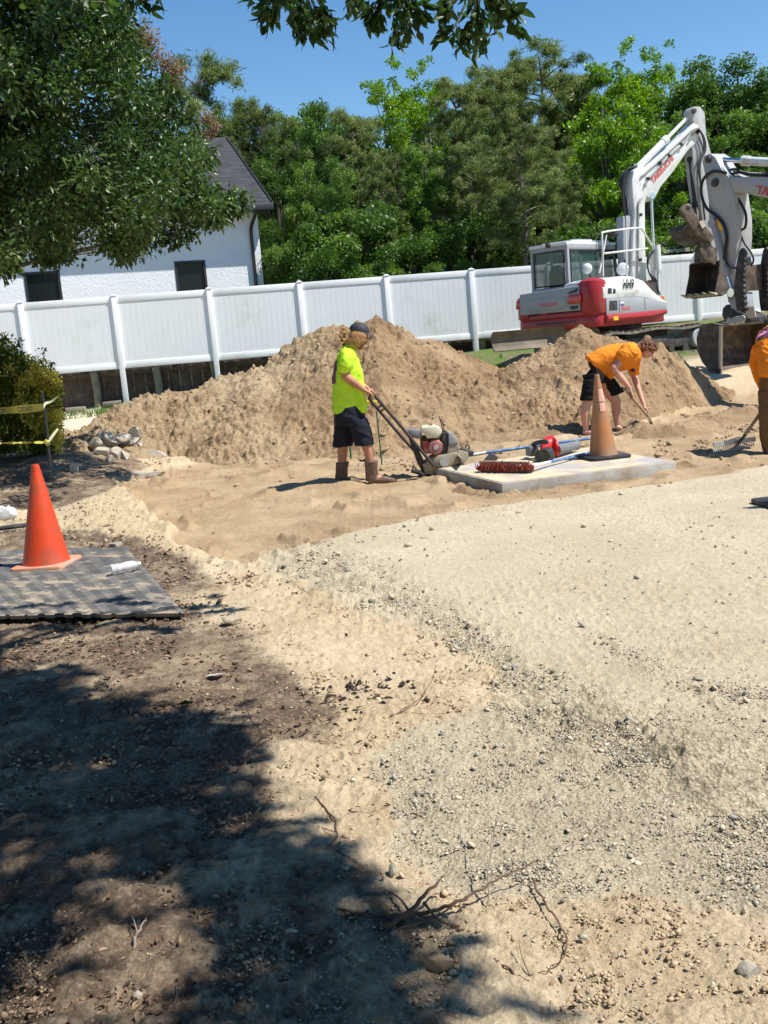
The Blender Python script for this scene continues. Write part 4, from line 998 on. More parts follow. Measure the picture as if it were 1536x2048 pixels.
for si, s in enumerate(sprays):
    Yo = YS + 0.35 * math.sin(si * 1.7)
    path = bez([P(a, b, Yo) for a, b in s], 6); tb.tube(path, [0.006 - 0.004 * i / len(path) for i in range(len(path))], 5)
    m_ = len(path)
    for i in range(2, m_):
        for j in range(5 if s[0][1] < -30 and si < 17 else 3):
            if rng.random() < 0.12: continue
            p = path[i] + Vector(rand_dirs(1, rng)[0]) * 0.035; sp_c.append(p)
            dd = (path[i] - path[i - 1]).normalized(); dv = Vector(rand_dirs(1, rng, -0.7)[0]) * 0.9 + dd * 0.5; sp_d.append(dv.normalized()); sp_n.append(rand_dirs(1, rng, 0.2)[0])
sc_ = np.array(sp_c); n2 = len(sc_)
cc = np.concatenate([pts, sc_]); dl = np.concatenate([dl, norm_(np.array(sp_d))]); nl = np.concatenate([nl, np.array(sp_n)])
ll = np.concatenate([0.13 * (0.7 + .6 * rng.random(n)), 0.085 * (0.55 + .6 * rng.random(n2))]); lw_ = np.concatenate([0.07 * (0.7 + .5 * rng.random(n)), 0.034 * (0.7 + .5 * rng.random(n2))])
v, f, q = leaves6(cc, dl, nl, ll, lw_, 0.2, 0.2)
o = link('crown', mesh_np('crown', v, f, {'tint': ('FACE', np.repeat(np.clip(rng.normal(size=len(cc)) * .25 + .45, 0, 1), q))}), LF_OVER, ot); o.data.transform(rootm(ot).inverted())
b0 = Vector((-3.4, -1.2, 0)); fork = b0 + Vector((0.2, 0.1, 2.9))
tb.tube([b0 - Vector((0, 0, .2)), b0 + Vector((0.05, 0, 1.2)), fork], [0.24, 0.2, 0.17], 12)
hubs = [Vector((-1.5, 3.2, 5.2)), Vector((0.3, 2.6, 5.6)), Vector((-3.4, 3.0, 5.2)), Vector((-0.2, 0.8, 5.8)), Vector((1.6, 1.2, 5.4)), Vector((0.6, 4.6, 4.6)), Vector((-2.4, 5.0, 5.0))]
for h in hubs: tb.tube(bez([fork, fork.lerp(h, .5) + Vector((0, 0, .5)), h], 5), [0.10 * (1 - .07 * i) for i in range(11)], 8)
for i, c in enumerate(CL[::6]):
    h = min(hubs, key=lambda q_: (q_ - c).length); tb.tube(bez([h, h.lerp(c, .5) + Vector((0, 0, .1)), c], 3), [0.02, .018, .015, .012, .009, .006, .004], 5)
for s in sprays:
    a = P(*s[0], YS); h = min(hubs, key=lambda q_: (q_ - a).length); tb.tube(bez([h, h.lerp(a, .5) + Vector((0, 0, .2)), a], 3), [0.02, .018, .015, .012, .009, .008, .006], 5)
tb.build('trunk', M_BARK2, ot, sharp=60)
# ================================================================== EXCAVATORS
M_WHITE = mat('white_machine_paint', (0.70, 0.72, 0.70), rough=0.35, var=0.05, vscale=3, dirt=(0.42, 0.36, 0.27), dirt_amt=0.22, dscale=4, coat=0.2)
M_GREY = mat('grey_machine_paint', (0.33, 0.35, 0.37), rough=0.4, var=0.06, vscale=3, dirt=(0.30, 0.26, 0.21), dirt_amt=0.2, dscale=4)
M_LGREY = mat('light_grey_paint', (0.39, 0.40, 0.395), rough=0.4, var=0.05, dirt=(0.33, 0.29, 0.23), dirt_amt=0.3, dscale=5)
M_RED = mat('red_machine_paint', (0.36, 0.010, 0.016), rough=0.34, var=0.12, vscale=3, dirt=(0.20, 0.09, 0.07), dirt_amt=0.2, dscale=4, coat=0.2)
M_LAMP = mat('red_lamp', (0.45, 0.01, 0.02), rough=0.15, var=0.05, coat=0.6)
M_REDTXT = mat('red_lettering', (0.60, 0.06, 0.07), rough=0.5, var=0.05)
M_RUB = mat('black_rubber', (0.022, 0.022, 0.024), rough=0.6, var=0.25, dirt=(0.12, 0.10, 0.08), dirt_amt=0.3, dscale=9)
M_TRACK = mat('dusty_track', (0.13, 0.12, 0.11), rough=0.8, var=0.3, vscale=9, dirt=(0.30, 0.24, 0.17), dirt_amt=0.6, dscale=7, bump=0.01)
M_STEEL = mat('dark_steel', (0.055, 0.05, 0.048), rough=0.55, metal=0.3, var=0.3, dirt=(0.16, 0.12, 0.09), dirt_amt=0.4, dscale=8)
M_BUCKET = mat('rusty_bucket_steel', (0.085, 0.062, 0.048), rough=0.65, metal=0.25, var=0.3, vscale=5, dirt=(0.20, 0.145, 0.10), dirt_amt=0.5, dscale=5, bump=0.004)
M_WORN = mat('worn_edge_steel', (0.55, 0.47, 0.36), rough=0.5, metal=0.2, var=0.2, vscale=10)
M_BLADE = mat('brown_blade_steel', (0.15, 0.115, 0.085), rough=0.7, var=0.25, vscale=4, dirt=(0.25, 0.19, 0.13), dirt_amt=0.5, bump=0.003)
M_EDGEW = mat('white_cutting_edge', (0.72, 0.71, 0.68), rough=0.5, var=0.1, dirt=(0.45, 0.38, 0.28), dirt_amt=0.3, dscale=8)
M_CHROME = mat('cylinder_rod', (0.62, 0.64, 0.66), rough=0.15, metal=1.0, var=0.05)
M_HOSE = mat('hydraulic_hose', (0.018, 0.018, 0.02), rough=0.45, var=0.1)
M_GLASS = mat('cab_glass', (0.04, 0.09, 0.085), rough=0.04, var=0.0, spec=0.7, alpha=.62)
M_SEAT = mat('seat_fabric', (0.03, 0.03, 0.032), rough=0.9)
M_YEL = mat('yellow_reflector', (0.75, 0.45, 0.02), rough=0.4, var=0.05)
M_BLUE = mat('blue_sticker', (0.10, 0.13, 0.30), rough=0.5, var=0.05)
M_ORG = mat('orange_lamp', (0.65, 0.16, 0.04), rough=0.3, var=0.05)
M_BLKTXT = mat('black_lettering', (0.03, 0.035, 0.03), rough=0.6, var=0.0)
Zv = Vector((0, 0, 1))

def ang_dir(a): return Vector((math.sin(R(a)), math.cos(R(a)), 0))      # heading measured from +Y to +X
def tracks(root, ctr, head, half, wd, gauge, zg, tw=0.42, hh=0.62):
    f = ang_dir(head); s = Vector((f.y, -f.x, 0))                       # s = right of heading
    for sg in (-1, 1):
        c = Vector((ctr.x, ctr.y, zg)) + s * sg * gauge
        prof = []
        r_ = hh / 2
        for i in range(13): a = math.pi / 2 - math.pi * i / 12; prof.append((half - r_ + r_ * math.cos(a), r_ + r_ * math.sin(a)))
        for i in range(13): a = -math.pi / 2 - math.pi * i / 12; prof.append((-half + r_ + r_ * math.cos(a), r_ + r_ * math.sin(a)))
        # sag on the top run
        n = len(prof); mb = MB(); loop = []
        for i in range(n):
            a = prof[i]; b = prof[(i + 1) % n]; L_ = math.hypot(b[0] - a[0], b[1] - a[1]); k = max(1, int(L_ / 0.09))
            for j in range(k): loop.append((a[0] + (b[0] - a[0]) * j / k, a[1] + (b[1] - a[1]) * j / k))
        loop = [(x, z - (0.05 * math.sin((x + half) / (2 * half) * math.pi * 2) ** 2 if z > hh * 0.9 else 0)) for x, z in loop]
        n = len(loop); v = []; fc = []
        for (x, z) in loop:
            q = math.hypot(x, z - r_); cx = max(-half + r_, min(half - r_, x)); dx, dz_ = x - cx, z - r_; l = math.hypot(dx, dz_) or 1
            ix, iz = x - dx / l * 0.05, z - dz_ / l * 0.05
            for (xx, zz) in ((x, z), (ix, iz)):
                for t in (-tw / 2, tw / 2): v.append(c + f * xx + s * t + Zv * zz)
        for i in range(n):
            a = i * 4; b = ((i + 1) % n) * 4
            fc += [(a, a + 1, b + 1, b), (a + 2, b + 2, b + 3, a + 3), (a, b, b + 2, a + 2), (a + 1, a + 3, b + 3, b + 1)]
        mb.add(v, fc)
        for i in range(0, n, 1):                                       # grouser lugs
            x, z = loop[i]; cx = max(-half + r_, min(half - r_, x)); dx, dz_ = x - cx, z - r_; l = math.hypot(dx, dz_) or 1
            nx, nz = dx / l, dz_ / l; o_ = c + f * (x + nx * 0.014) + Zv * (z + nz * 0.014)
            if i % 2 == 0: mb.beam(o_ - s * tw * 0.48, o_ + s * tw * (0.48), 0.035, 0.032, up=(f * nx + Zv * nz))
        t_ = mb.build('track', M_TRACK, root)
        fr = MB(); fr.prism([c + f * x + s * (tw * 0.28) + Zv * z for x, z in ((-half * .62, .16), (half * .62, .16), (half * .66, .34), (half * .2, .46), (-half * .5, .46), (-half * .66, .34))], -s * tw * 0.56)
        fr.build('track_frame', M_STEEL, t_, bevel=0.015)
        for x in (-half + r_, half - r_):
            wm_ = MB(); wm_.lathe([(0.02, 0), (0.13, 0.0), (0.15, 0.02), (0.21, 0.02), (0.235, 0.0), (0.235, -tw * 0.8), (0.02, -tw * .8)], c + f * x + s * (tw * 0.40) + Zv * r_, s, 22)
            wm_.build('idler_wheel', M_LGREY, t_, sharp=30)
        for i in range(5):
            x = -half * .55 + i * half * .275; wm_ = MB(); wm_.lathe([(0.02, 0), (0.09, 0), (0.09, -tw * .7), (0.02, -tw * .7)], c + f * x + s * (tw * 0.36) + Zv * 0.15, s, 14); wm_.build('roller', M_STEEL, t_)
    u = MB(); u.prism([Vector((ctr.x, ctr.y, zg + 0.35)) + f * a + s * b for a, b in ((-.7, -gauge + .15), (.7, -gauge + .15), (.7, gauge - .15), (-.7, gauge - .15))], (0, 0, 0.28)); u.lathe([(0.5, 0), (0.5, 0.16), (0.42, .18)], (ctr.x, ctr.y, zg + .62), n=28); u.lathe([(0.48, 0), (0.48, 0.5), (0.42, .52)], (ctr.x - .35, ctr.y - .1, zg + .6), n=28)
    u.build('undercarriage', M_STEEL, root, bevel=0.02)

def roundrect(x0, x1, y0, y1, r_rear, r_front, n=7):
    """plan outline in (forward, right) coordinates, going round; rear corners more rounded"""
    out = []
    for (cx, cy, r_, a0) in ((x0 + r_rear, y1 - r_rear, r_rear, 90), (x0 + r_rear, y0 + r_rear, r_rear, 180), (x1 - r_front, y0 + r_front, r_front, 270), (x1 - r_front, y1 - r_front, r_front, 0)):
        for i in range(n + 1):
            a = R(a0 + 90 * i / n); out.append((cx + r_ * math.cos(a), cy + r_ * math.sin(a)))
    return out
def house(root, o, head, zg, W2=1.15, xr=-1.35, xf=1.15, txt=True):
    RR = 0.30
    f = ang_dir(head); s = Vector((f.y, -f.x, 0))
    W = lambda x, y, z: Vector((o.x, o.y, zg)) + f * x + s * y + Zv * z
    # red lower counterweight ring
    pl = roundrect(xr, xf, -W2, W2, RR, 0.12)
    mb = MB(); mb.prism([W(x, y, 0.68) for x, y in pl], Zv * 0.27); mb.prism([W(x, y, 0.94) for x, y in [p_ for p_ in pl if p_[0] < xr + .36]], Zv * .13) if txt else None; lower = mb.build('lower_skirt', M_RED, root, bevel=0.035)
    # rear red counterweight: wraps rear corners, rises as pillars
    def band(x_lim, z0, z1, off, th, name, m, rng_=None, par=root, bev=0.015, top_fn=None):
        pts = [(x, y) for x, y in roundrect(xr - off, xf + off, -W2 - off, W2 + off, 0.42 + off, 0.12, 10)]
        # walk from the right side, round the rear, to the left
        seq = sorted(range(len(pts)), key=lambda i: 0)
        path = [p for p in pts if p[0] <= x_lim]
        path.sort(key=lambda p: math.atan2(p[1], -(p[0] - (xr + 1.2))))
        return path
    def wallstrip(path, z0, z1, th, name, m, par, bev=0.012, ztop=None, zbot=None):
        mb = MB(); n = len(path); v = []; fc = []
        for i, (x, y) in enumerate(path):
            a = path[max(i - 1, 0)]; b = path[min(i + 1, n - 1)]; tx, ty = b[0] - a[0], b[1] - a[1]; l = math.hypot(tx, ty) or 1; nx, ny = -ty / l, tx / l
            cx, cy = 0, 0
            if nx * (x - 0) + ny * (y - 0) < 0: nx, ny = -nx, -ny
            zt = z1 if ztop is None else ztop(x, y); zb = z0 if zbot is None else zbot(x, y)
            for (q, z) in ((0, zb), (0, zt), (-th, zt), (-th, zb)): v.append(W(x + nx * q, y + ny * q, z))
        for i in range(n - 1):
            a = i * 4; b = a + 4
            for k in range(4): fc.append((a + k, a + (k + 1) % 4, b + (k + 1) % 4, b + k))
        fc += [(0, 1, 2, 3), ((n - 1) * 4 + 3, (n - 1) * 4 + 2, (n - 1) * 4 + 1, (n - 1) * 4)]
        mb.add(v, fc); return mb.build(name, m, par, bevel=bev)
    rr = RR
    def arc(side, off=0.0, n=9, a0=0, a1=90):   # rear corner: from the rear face to the side
        out = []
        for i in range(n + 1):
            a = R(a0 + (a1 - a0) * i / n); out.append((xr + rr - (rr + off) * math.cos(a), side * (W2 - rr + (rr + off) * math.sin(a))))
        return out
    # inner dark engine core
    mb = MB(); mb.prism([W(x, y, 0.99) for x, y in roundrect(xr + 0.06, xf - 0.1, -0.05, W2 - 0.05, 0.4, 0.1)], Zv * 0.62); mb.prism([W(x, y, 0.99) for x, y in roundrect(xr + 0.06, -0.62, -W2 + 0.05, 0.0, 0.4, 0.05)], Zv * 0.56)
    mb.build('engine_bay', M_STEEL, root)
    # red pillars at the rear corners
    for sd_, zt in ((1, 1.72), (-1, 1.50)):
        wallstrip([(xr - 0.03, sd_ * (W2 - rr - 0.12))] + arc(sd_, 0.03), 0.98, zt, 0.10, 'counterweight_corner', M_RED, root, 0.03)
    # curved cap on the right rear pillar
    cp = MB(); cp.ball(W(xr + 0.34, W2 - 0.34, 1.62), (0.34, 0.34, 0.17), 18, 8); cp.build('corner_cap', M_RED, root)
    # grey engine door across the rear
    y0, y1 = -W2 + rr + 0.06, W2 - rr - 0.14
    door = wallstrip([(xr - 0.035, y0 - 0.16), (xr - 0.045, 0), (xr - 0.035, y1)], 1.0, 1.60, 0.05, 'rear_door', M_GREY, root, 0.02, zbot=lambda x, y: 1.085, ztop=lambda x, y: 1.58 + 0.05 * (y - y0) / (y1 - y0))
    pn = MB(); pn.prism([W(xr - 0.047, a, b) for a, b in ((y0 + 0.06, 1.15), (y1 - 0.5, 1.15), (y1 - 0.35, 1.23), (y1 - 0.35, 1.42), (y0 + 0.02, 1.42))], -f * 0.012); pn.build('door_pressing', M_GREY, door, bevel=0.01)
    mb = MB(); mb.prism([W(xr - 0.05, a, b) for a, b in ((y1 - 0.02, 1.58), (y1 - 0.30, 1.49), (y1 - 0.28, 1.47), (y1 - 0.05, 1.50))], -f * 0.012); mb.build('air_scoop', M_BLKTXT, door)
    mb = MB(); mb.prism([W(xr - 0.05, a, b) for a, b in ((y1 - 0.27, 1.19), (y1 - 0.02, 1.19), (y1 - 0.06, 1.13), (y1 - 0.20, 1.11))], -f * 0.012); mb.build('lower_grille', M_BLKTXT, door)
    for a, b in ((y1 - 0.30, y1 + 0.06), (y0 - 0.30, y0 - 0.10)):
        mb = MB(); mb.prism([W(xr - 0.035 + (0.05 if a < 0 else 0), p, z) for p, z in ((a, 1.24), (b, 1.24), (b, 1.46), (a + 0.03, 1.44))], -f * 0.035); mb.build('tail_light', M_LAMP, root, bevel=0.01)
    sl = MB(); sl.prism([W(xr - 0.012, p, z) for p, z in ((-0.5, 0.83), (0.55, 0.83), (0.55, 0.865), (-0.5, 0.865))], -f * 0.01); sl.build('counterweight_slot', M_STEEL, root)
    if txt: text_obj('TAKEUCHI', W(xr - 0.06, -0.42, 1.24), s, Zv, 0.52, 0.085, M_REDTXT, door, ext=0.002, bold=0.02)
    # right side: white hood over grey panel, sloping to the front
    xs = xr + rr + 0.02
    hood = MB()
    sec = []
    for x, zt, yi in ((xs - 0.12, 1.70, 0.35), (xs + 0.1, 1.74, 0.30), (0.0, 1.80, 0.30), (0.32, 1.79, 0.3), (0.70, 1.72, 0.32), (1.10, 1.46, 0.40), (xf + 0.02, 1.16, 0.5)):
        z0 = 1.30 if x < 0.4 else (1.26 if x < 0.9 else 1.17 if x < 1.3 else 1.10)
        z0 = min(z0, zt - 0.03)
        ring = [W(x, W2 + 0.03, z0), W(x, W2 + 0.035, z0 + (zt - z0) * 0.55), W(x, W2 - 0.03, z0 + (zt - z0) * .85), W(x, W2 - 0.17, zt - 0.01), W(x, yi, zt + 0.015), W(x, yi - 0.2, zt - 0.02), W(x, yi - 0.2, 1.0)]
        sec.append(ring)
    v = [p for r_ in sec for p in r_]; fc = []; m_ = 7
    for i in range(len(sec) - 1):
        for k in range(m_): fc.append((i * m_ + k, i * m_ + (k + 1) % m_, (i + 1) * m_ + (k + 1) % m_, (i + 1) * m_ + k))
    fc += [tuple(range(m_))[::-1], tuple(range((len(sec) - 1) * m_, len(sec) * m_))]
    hood.add(v, fc); hd = hood.build('hood', M_WHITE, root, sharp=30, bevel=0.02)
    sp = MB(); sp.prism([W(a, W2 - 0.02, b) for a, b in ((xs, 0.93), (xf + 0.02, 0.95), (xf + 0.02, 1.13), (1.0, 1.21), (0.4, 1.305), (xs, 1.32))], s * 0.045)
    side = sp.build('side_panel', M_GREY, root, bevel=0.012)
    for x_ in (xs + 0.52, 0.62):
        g_ = MB(); g_.prism([W(x_, W2 + 0.028, 0.99), W(x_ + 0.012, W2 + 0.028, 0.99), W(x_ + 0.012, W2 + 0.028, 1.25), W(x_, W2 + 0.028, 1.26)], s * 0.004); g_.build('panel_seam', M_STEEL, side)
    for (a0, a1, b0, b1) in ((xs + 0.10, xs + 0.44, 1.03, 1.24), (xs + 0.05, xs + 0.22, 1.40, 1.52), (xs + 0.27, xs + 0.38, 1.40, 1.50)):
        g_ = MB(); yy_ = W2 + 0.026 if b0 < 1.2 else W2 + 0.034
        g_.prism([W(a0, yy_, b0), W(a1, yy_, b0), W(a1, yy_, b1), W(a0 + 0.02, yy_, b1)], s * 0.008)
        o_ = g_.build('vent', M_RUB, side, bevel=0.004)
    bb = MB(); bb.tube([W(xs - 0.05, W2 + 0.0, 0.85), W(0.9, W2 + 0.0, 0.86), W(xf + 0.02, W2 - 0.02, 0.91)], [0.095, 0.09, 0.06], 12); bb.build('side_bumper', M_RED, root)
    rf = MB(); rf.prism([W(a, W2 + 0.094, b) for a, b in ((xs + 0.15, 0.80), (xs + 0.35, 0.80), (xs + 0.35, 0.89), (xs + 0.15, 0.89))], s * 0.006); rf.build('reflector', M_YEL, root)
    if txt:
        text_obj('HH9', W(xs + 0.70, W2 + 0.05, 1.49), f, Zv, 0.46, 0.22, M_BLKTXT, hd, ext=0.004, bold=0.035)
        text_obj('252 562 9240', W(xs + 0.74, W2 + 0.04, 1.35), f, Zv, 0.46, 0.06, M_GREY, hd, ext=0.016, bold=0.02)
        pl_ = MB(); pl_.prism([W(a, W2 + 0.026, b) for a, b in ((xs + 0.62, 1.02), (xs + 0.98, 1.02), (xs + 1.0, 1.09), (xs + 0.64, 1.09))], s * 0.004); pl_.build('badge', M_REDTXT, side)
        text_obj('TB290', W(xs + 0.68, W2 + 0.031, 1.032), f, Zv, 0.27, 0.05, M_LGREY, side, ext=0.002)
        pl_ = MB(); pl_.prism([W(a, W2 + 0.026, b) for a, b in ((xs + 0.58, 1.11), (xs + 0.74, 1.11), (xs + 0.74, 1.16), (xs + 0.58, 1.16))], s * 0.003); pl_.build('sticker', M_BLUE, side)
        pl_ = MB(); pl_.prism([W(a, W2 + 0.026, b) for a, b in ((xs + 0.58, 1.162), (xs + 0.74, 1.162), (xs + 0.74, 1.20), (xs + 0.58, 1.20))], s * 0.003); pl_.build('sticker', M_WHITE, side)
    # deck and cab on the left
    dk = MB(); dk.prism([W(a, b, 0.9) for a, b in ((xr + .3, -W2 + .05), (xf - .05, -W2 + .05), (xf - .05, W2 - .1), (xr + .3, W2 - .1))], Zv * 0.1); dk.build('deck', M_STEEL, root)
    cx0, cx1, cy0, cy1, cz0, cz1 = -0.66, xf + 0.05, -W2 + 0.03, -0.04, 1.0, 2.62
    cab = MB()
    def post(x, y, x2=None, y2=None, w=0.07): cab.beam(W(x, y, cz0), W(x2 if x2 is not None else x, y2 if y2 is not None else y, cz1), w, w, up=f)
    post(cx0 + .05, cy0 + .05, w=.09); post(cx0 + .05, cy1 - .05, w=.09); post(cx1 - .05, cy0 + .05, cx1 - .28, cy0 + .05); post(cx1 - .05, cy1 - .05, cx1 - .28, cy1 - .05); post(0.16, cy0 + .05, w=.06)
    for z_ in (cz0 + 0.03, cz1 - 0.05):
        xa = cx1 - .05 if z_ < 2 else cx1 - .28
        cab.beam(W(cx0, cy0 + .05, z_), W(xa, cy0 + .05, z_), .09, .12); cab.beam(W(cx0, cy1 - .05, z_), W(xa, cy1 - .05, z_), .09, .12)
        cab.beam(W(cx0 + .05, cy0, z_), W(cx0 + .05, cy1, z_), .09, .12); cab.beam(W(xa, cy0, z_), W(xa, cy1, z_), .09, .12)
    cab.prism([W(cx0, a, b) for a, b in ((cy0, cz0), (cy1, cz0), (cy1, 1.68), (cy0, 1.68))], f * 0.06)
    cab.prism([W(a, cy1, b) for a, b in ((cx0, cz0), (cx1 - .06, cz0), (cx1 - .1, 1.6), (cx0, 1.72))], -s * 0.05)
    cb_ = cab.build('cab', M_GREY if txt else M_LGREY, root, bevel=0.03)
    rf_ = MB(); rf_.prism([W(a, b, cz1) for a, b in ((cx0 - .02, cy0), (cx1 - .22, cy0), (cx1 - .22, cy1), (cx0 - .02, cy1))], Zv * 0.07); rf_.prism([W(a, b, cz1 + .06) for a, b in ((-.35, cy0 + .15), (cx1 - .4, cy0 + .15), (cx1 - .4, cy1 - .08), (-.35, cy1 - .08))], Zv * 0.06)
    for i in range(5): rf_.beam(W(-.1 + .14 * i, cy1 - 0.30, cz1 + .135), W(-.06 + .14 * i, cy1 - 0.08, cz1 + .135), .05, .02)
    rf_.build('cab_roof', M_WHITE, cb_, bevel=0.025)
    for nm, q in (('rear_window', [W(cx0 + .03, a, b) for a, b in ((cy0 + .12, 1.72), (cy1 - .12, 1.72), (cy1 - .12, 2.5), (cy0 + .12, 2.5))]),
                  ('side_window', [W(a, cy1 - .03, b) for a, b in ((cx0 + .12, 1.72), (cx1 - .14, 1.66), (cx1 - .3, 2.5), (cx0 + .12, 2.5))]),
                  ('door_window', [W(a, cy0 + .03, b) for a, b in ((cx0 + .12, 1.2), (cx1 - .14, 1.2), (cx1 - .3, 2.5), (cx0 + .12, 2.5))]),
                  ('front_window', [W(cx1 - .12 - (.2 if b > 2 else 0), a, b) for a, b in ((cy0 + .1, 1.2), (cy1 - .1, 1.2), (cy1 - .1, 2.5), (cy0 + .1, 2.5))])):
        g_ = MB(); g_.add(q, [(0, 1, 2, 3)]); g_.build(nm, M_GLASS, cb_)
    gk = MB(); ring = [(cy0 + .12, 1.72), (cy1 - .12, 1.72), (cy1 - .12, 2.5), (cy0 + .12, 2.5)]
    gk.tube([W(cx0 - .005, a, b) for a, b in ring + ring[:1]], .018, 6); ring = [(cx0 + .12, 1.72), (cx1 - .14, 1.66), (cx1 - .3, 2.5), (cx0 + .12, 2.5)]
    gk.tube([W(a, cy1 + .002, b) for a, b in ring + ring[:1]], .016, 6); gk.build('window_seal', M_RUB, cb_)
    st = MB(); st.box(W(-.1, -.6, 1.35), (.5, .5, .16), Matrix.Rotation(-R(head), 3, 'Z')); st.prism([W(-.38, a, b) for a, b in ((-.84, 1.35), (-.36, 1.35), (-.40, 2.05), (-.5, 2.2), (-.7, 2.2), (-.8, 2.05))], f * 0.12); st.build('seat', M_SEAT, cb_, bevel=0.03)
    ct = MB(); ct.box(W(.15, -.25, 1.5), (.12, .12, .5)); ct.box(W(.55, -.3, 1.55), (.25, .2, .5)); ct.build('console', M_SEAT, cb_, bevel=.02)
    mr = MB(); mr.lathe([(.01, 0), (.10, 0.005), (.125, .02), (.10, .05), (.03, .07)], W(-.12, .12, 2.05), -f * 0.8 + s * 0.4, n=20); mr.build('round_mirror', M_WHITE, root)
    ma = MB(); ma.tube([W(-.08, .12, 2.05), W(-.05, .14, 1.9), W(.0, .2, 1.72)], .018, 6); ma.build('mirror_arm', M_RUB, root)
    mr = MB(); mr.lathe([(.01, 0), (.13, 0.01), (.15, .03), (.12, .07), (.03, .09)], W(.62, .62, 1.98), -f * 0.6 + s * 0.5, n=20); mr.build('round_mirror', M_WHITE, root)
    ma = MB(); ma.tube([W(.64, .6, 1.98), W(.68, .55, 1.8), W(.66, .5, 1.6)], .02, 6); ma.build('mirror_arm', M_LGREY, root)
    wl = MB(); wl.tube([W(cx0, -0.55, cz1), W(cx0 - .02, -.55, cz1 + .1)], .02, 6); wl.box(W(cx0 - .04, -.55, cz1 + 0.04), (.1, .1, .1)); wl.build('work_light', M_RUB, cb_, bevel=.01)
    return W
def flat_part(root, name, pxs, o, n, thick, mt, bevel=0.012, par=None):
    mb = MB(); q = [PP(x, y, o, n) for x, y in pxs]; mb.prism(q, n.normalized() * thick); return mb.build(name, mt, par or root, bevel=bevel)
def line_px(pts, o, n, off=0.0): return [PP(x, y, o + n.normalized() * off, n) for x, y in pts]

# ---------- the parked excavator at the fence
HEAD = 45.0
F1 = ang_dir(HEAD); S1 = Vector((F1.y, -F1.x, 0))
cor = P(1190, 655, 23.0); ZG1 = cor.z - 0.68
O1 = Vector((cor.x, cor.y, 0)) + F1 * 1.50 - S1 * 1.15
ex1 = thing('excavator', 'white and red excavator parked at the fence with raised boom, seen from behind', 'excavator', (O1.x, O1.y, ZG1))
house(ex1, O1, HEAD, ZG1, 1.15, -1.35, 1.62)
uc = O1 + Vector((0.85, 0.3, 0))
zt_ = terr1(uc.x, uc.y)
tracks(ex1, uc, 58, 1.75, .45, 0.98, ZG1 - 0.10, 0.45, 0.66)
# dozer blade behind
bl = MB(); a = P(985, 664, 23.2); b = P(1176, 650, 23.9); a2 = P(992, 703, 23.2); z0 = a2.z
a = Vector((a.x, a.y, 0)); b = Vector((b.x, b.y, 0)); zt = P(985, 664, 23.2).z; dd = (b - a).normalized(); nn = Vector((dd.y, -dd.x, 0))
prof = [(0, zt), (0.10, zt - 0.08), (0.13, (zt + z0) / 2), (0.06, z0 + .03), (-.03, z0 - .02), (-.06, z0), (0.02, z0 + .08), (.07, (zt + z0) / 2), (.05, zt - .1), (-.04, zt)]
v = [a - nn * q[0] + Zv * q[1] for q in prof]; bl.prism(v, b - a)
blade = bl.build('dozer_blade', M_BLADE, ex1, bevel=0.008)
bc = MB(); bc.prism([b + nn * .10 + Zv * (zt + .01), b - nn * .2 + Zv * (zt - .05), b - nn * .28 + Zv * (z0 + .05), b + nn * .10 + Zv * z0], dd * .03); bc.build('blade_end', M_LGREY, blade)
ba = MB(); 
for t in (.25, .7):
    q = a.lerp(b, t) - nn * .15 + Zv * ((zt + z0) / 2); ba.beam(q, Vector((O1.x, O1.y, ZG1 + .42)) + S1 * (t - .5) * 1.0, .12, .14)
ba.build('blade_arm', M_STEEL, ex1)
lg = MB(); lp = P(1187, 668, 23.7); lg.lathe([(.02, 0), (.14, 0), (.16, .05), (.16, .16), (.02, .18)], lp, (-.3, -1, 0)); lg.build('blade_pivot', M_BLADE, blade)
# boom plane
bo = P(1285, 600, 25.2); bo = Vector((bo.x, bo.y, 0)); N1R = -S1; FB = ang_dir(63.0); S1 = Vector((FB.y, -FB.x, 0)); F1 = FB; N1 = -S1            # thickness grows away from us (to the left of the machine)
BT = 0.34
boom = flat_part(ex1, 'boom', [(1270, 612), (1264, 560), (1266, 480), (1270, 425), (1266, 392), (1264, 360), (1268, 340), (1280, 333), (1293, 335), (1337, 298), (1376, 260), (1388, 246), (1397, 250), (1399, 268), (1390, 288), (1376, 301), (1346, 344), (1322, 373), (1311, 394), (1306, 402), (1294, 392), (1290, 405), (1291, 500), (1296, 560), (1300, 612)], bo, N1, BT, M_WHITE, 0.02)
# raised ribs and pipes along the boom side
pp = MB()
for q in ([(1284, 396), (1277, 410), (1277, 480), (1275, 560)], [(1290, 372), (1296, 358), (1340, 310), (1365, 288), (1385, 262)], [(1283, 352), (1300, 337), (1345, 296), (1383, 260)], [(1293, 364), (1301, 352), (1342, 305), (1360, 291)]):
    pp.tube(bez(line_px(q, bo, N1, -0.03), 5), .022, 7)
pp.build('hydraulic_pipes', M_LGREY, boom)
cl_ = MB()
for x, y in ((1335, 312), (1294, 358), (1318, 326), (1360, 290), (1279, 430), (1278, 520)):
    q = PP(x, y, bo, N1); cl_.box(q - N1 * .03, (.09, .06, .07), Matrix.Rotation(-R(HEAD), 3, 'Z'))
cl_.build('pipe_clamps', M_STEEL, boom, bevel=0.005)
# boom lettering along the boom
ta = PP(1306, 368, bo, N1) ; tb_ = PP(1347, 320, bo, N1); xd = (tb_ - ta).normalized(); yd = N1.cross(xd); yd = yd if yd.z > 0 else -yd
text_obj('TAKEUCHI', ta + (S1) * .012, xd, yd, (tb_ - ta).length * 1.02, 0.14, M_REDTXT, boom, ext=0.0, bold=0.03)
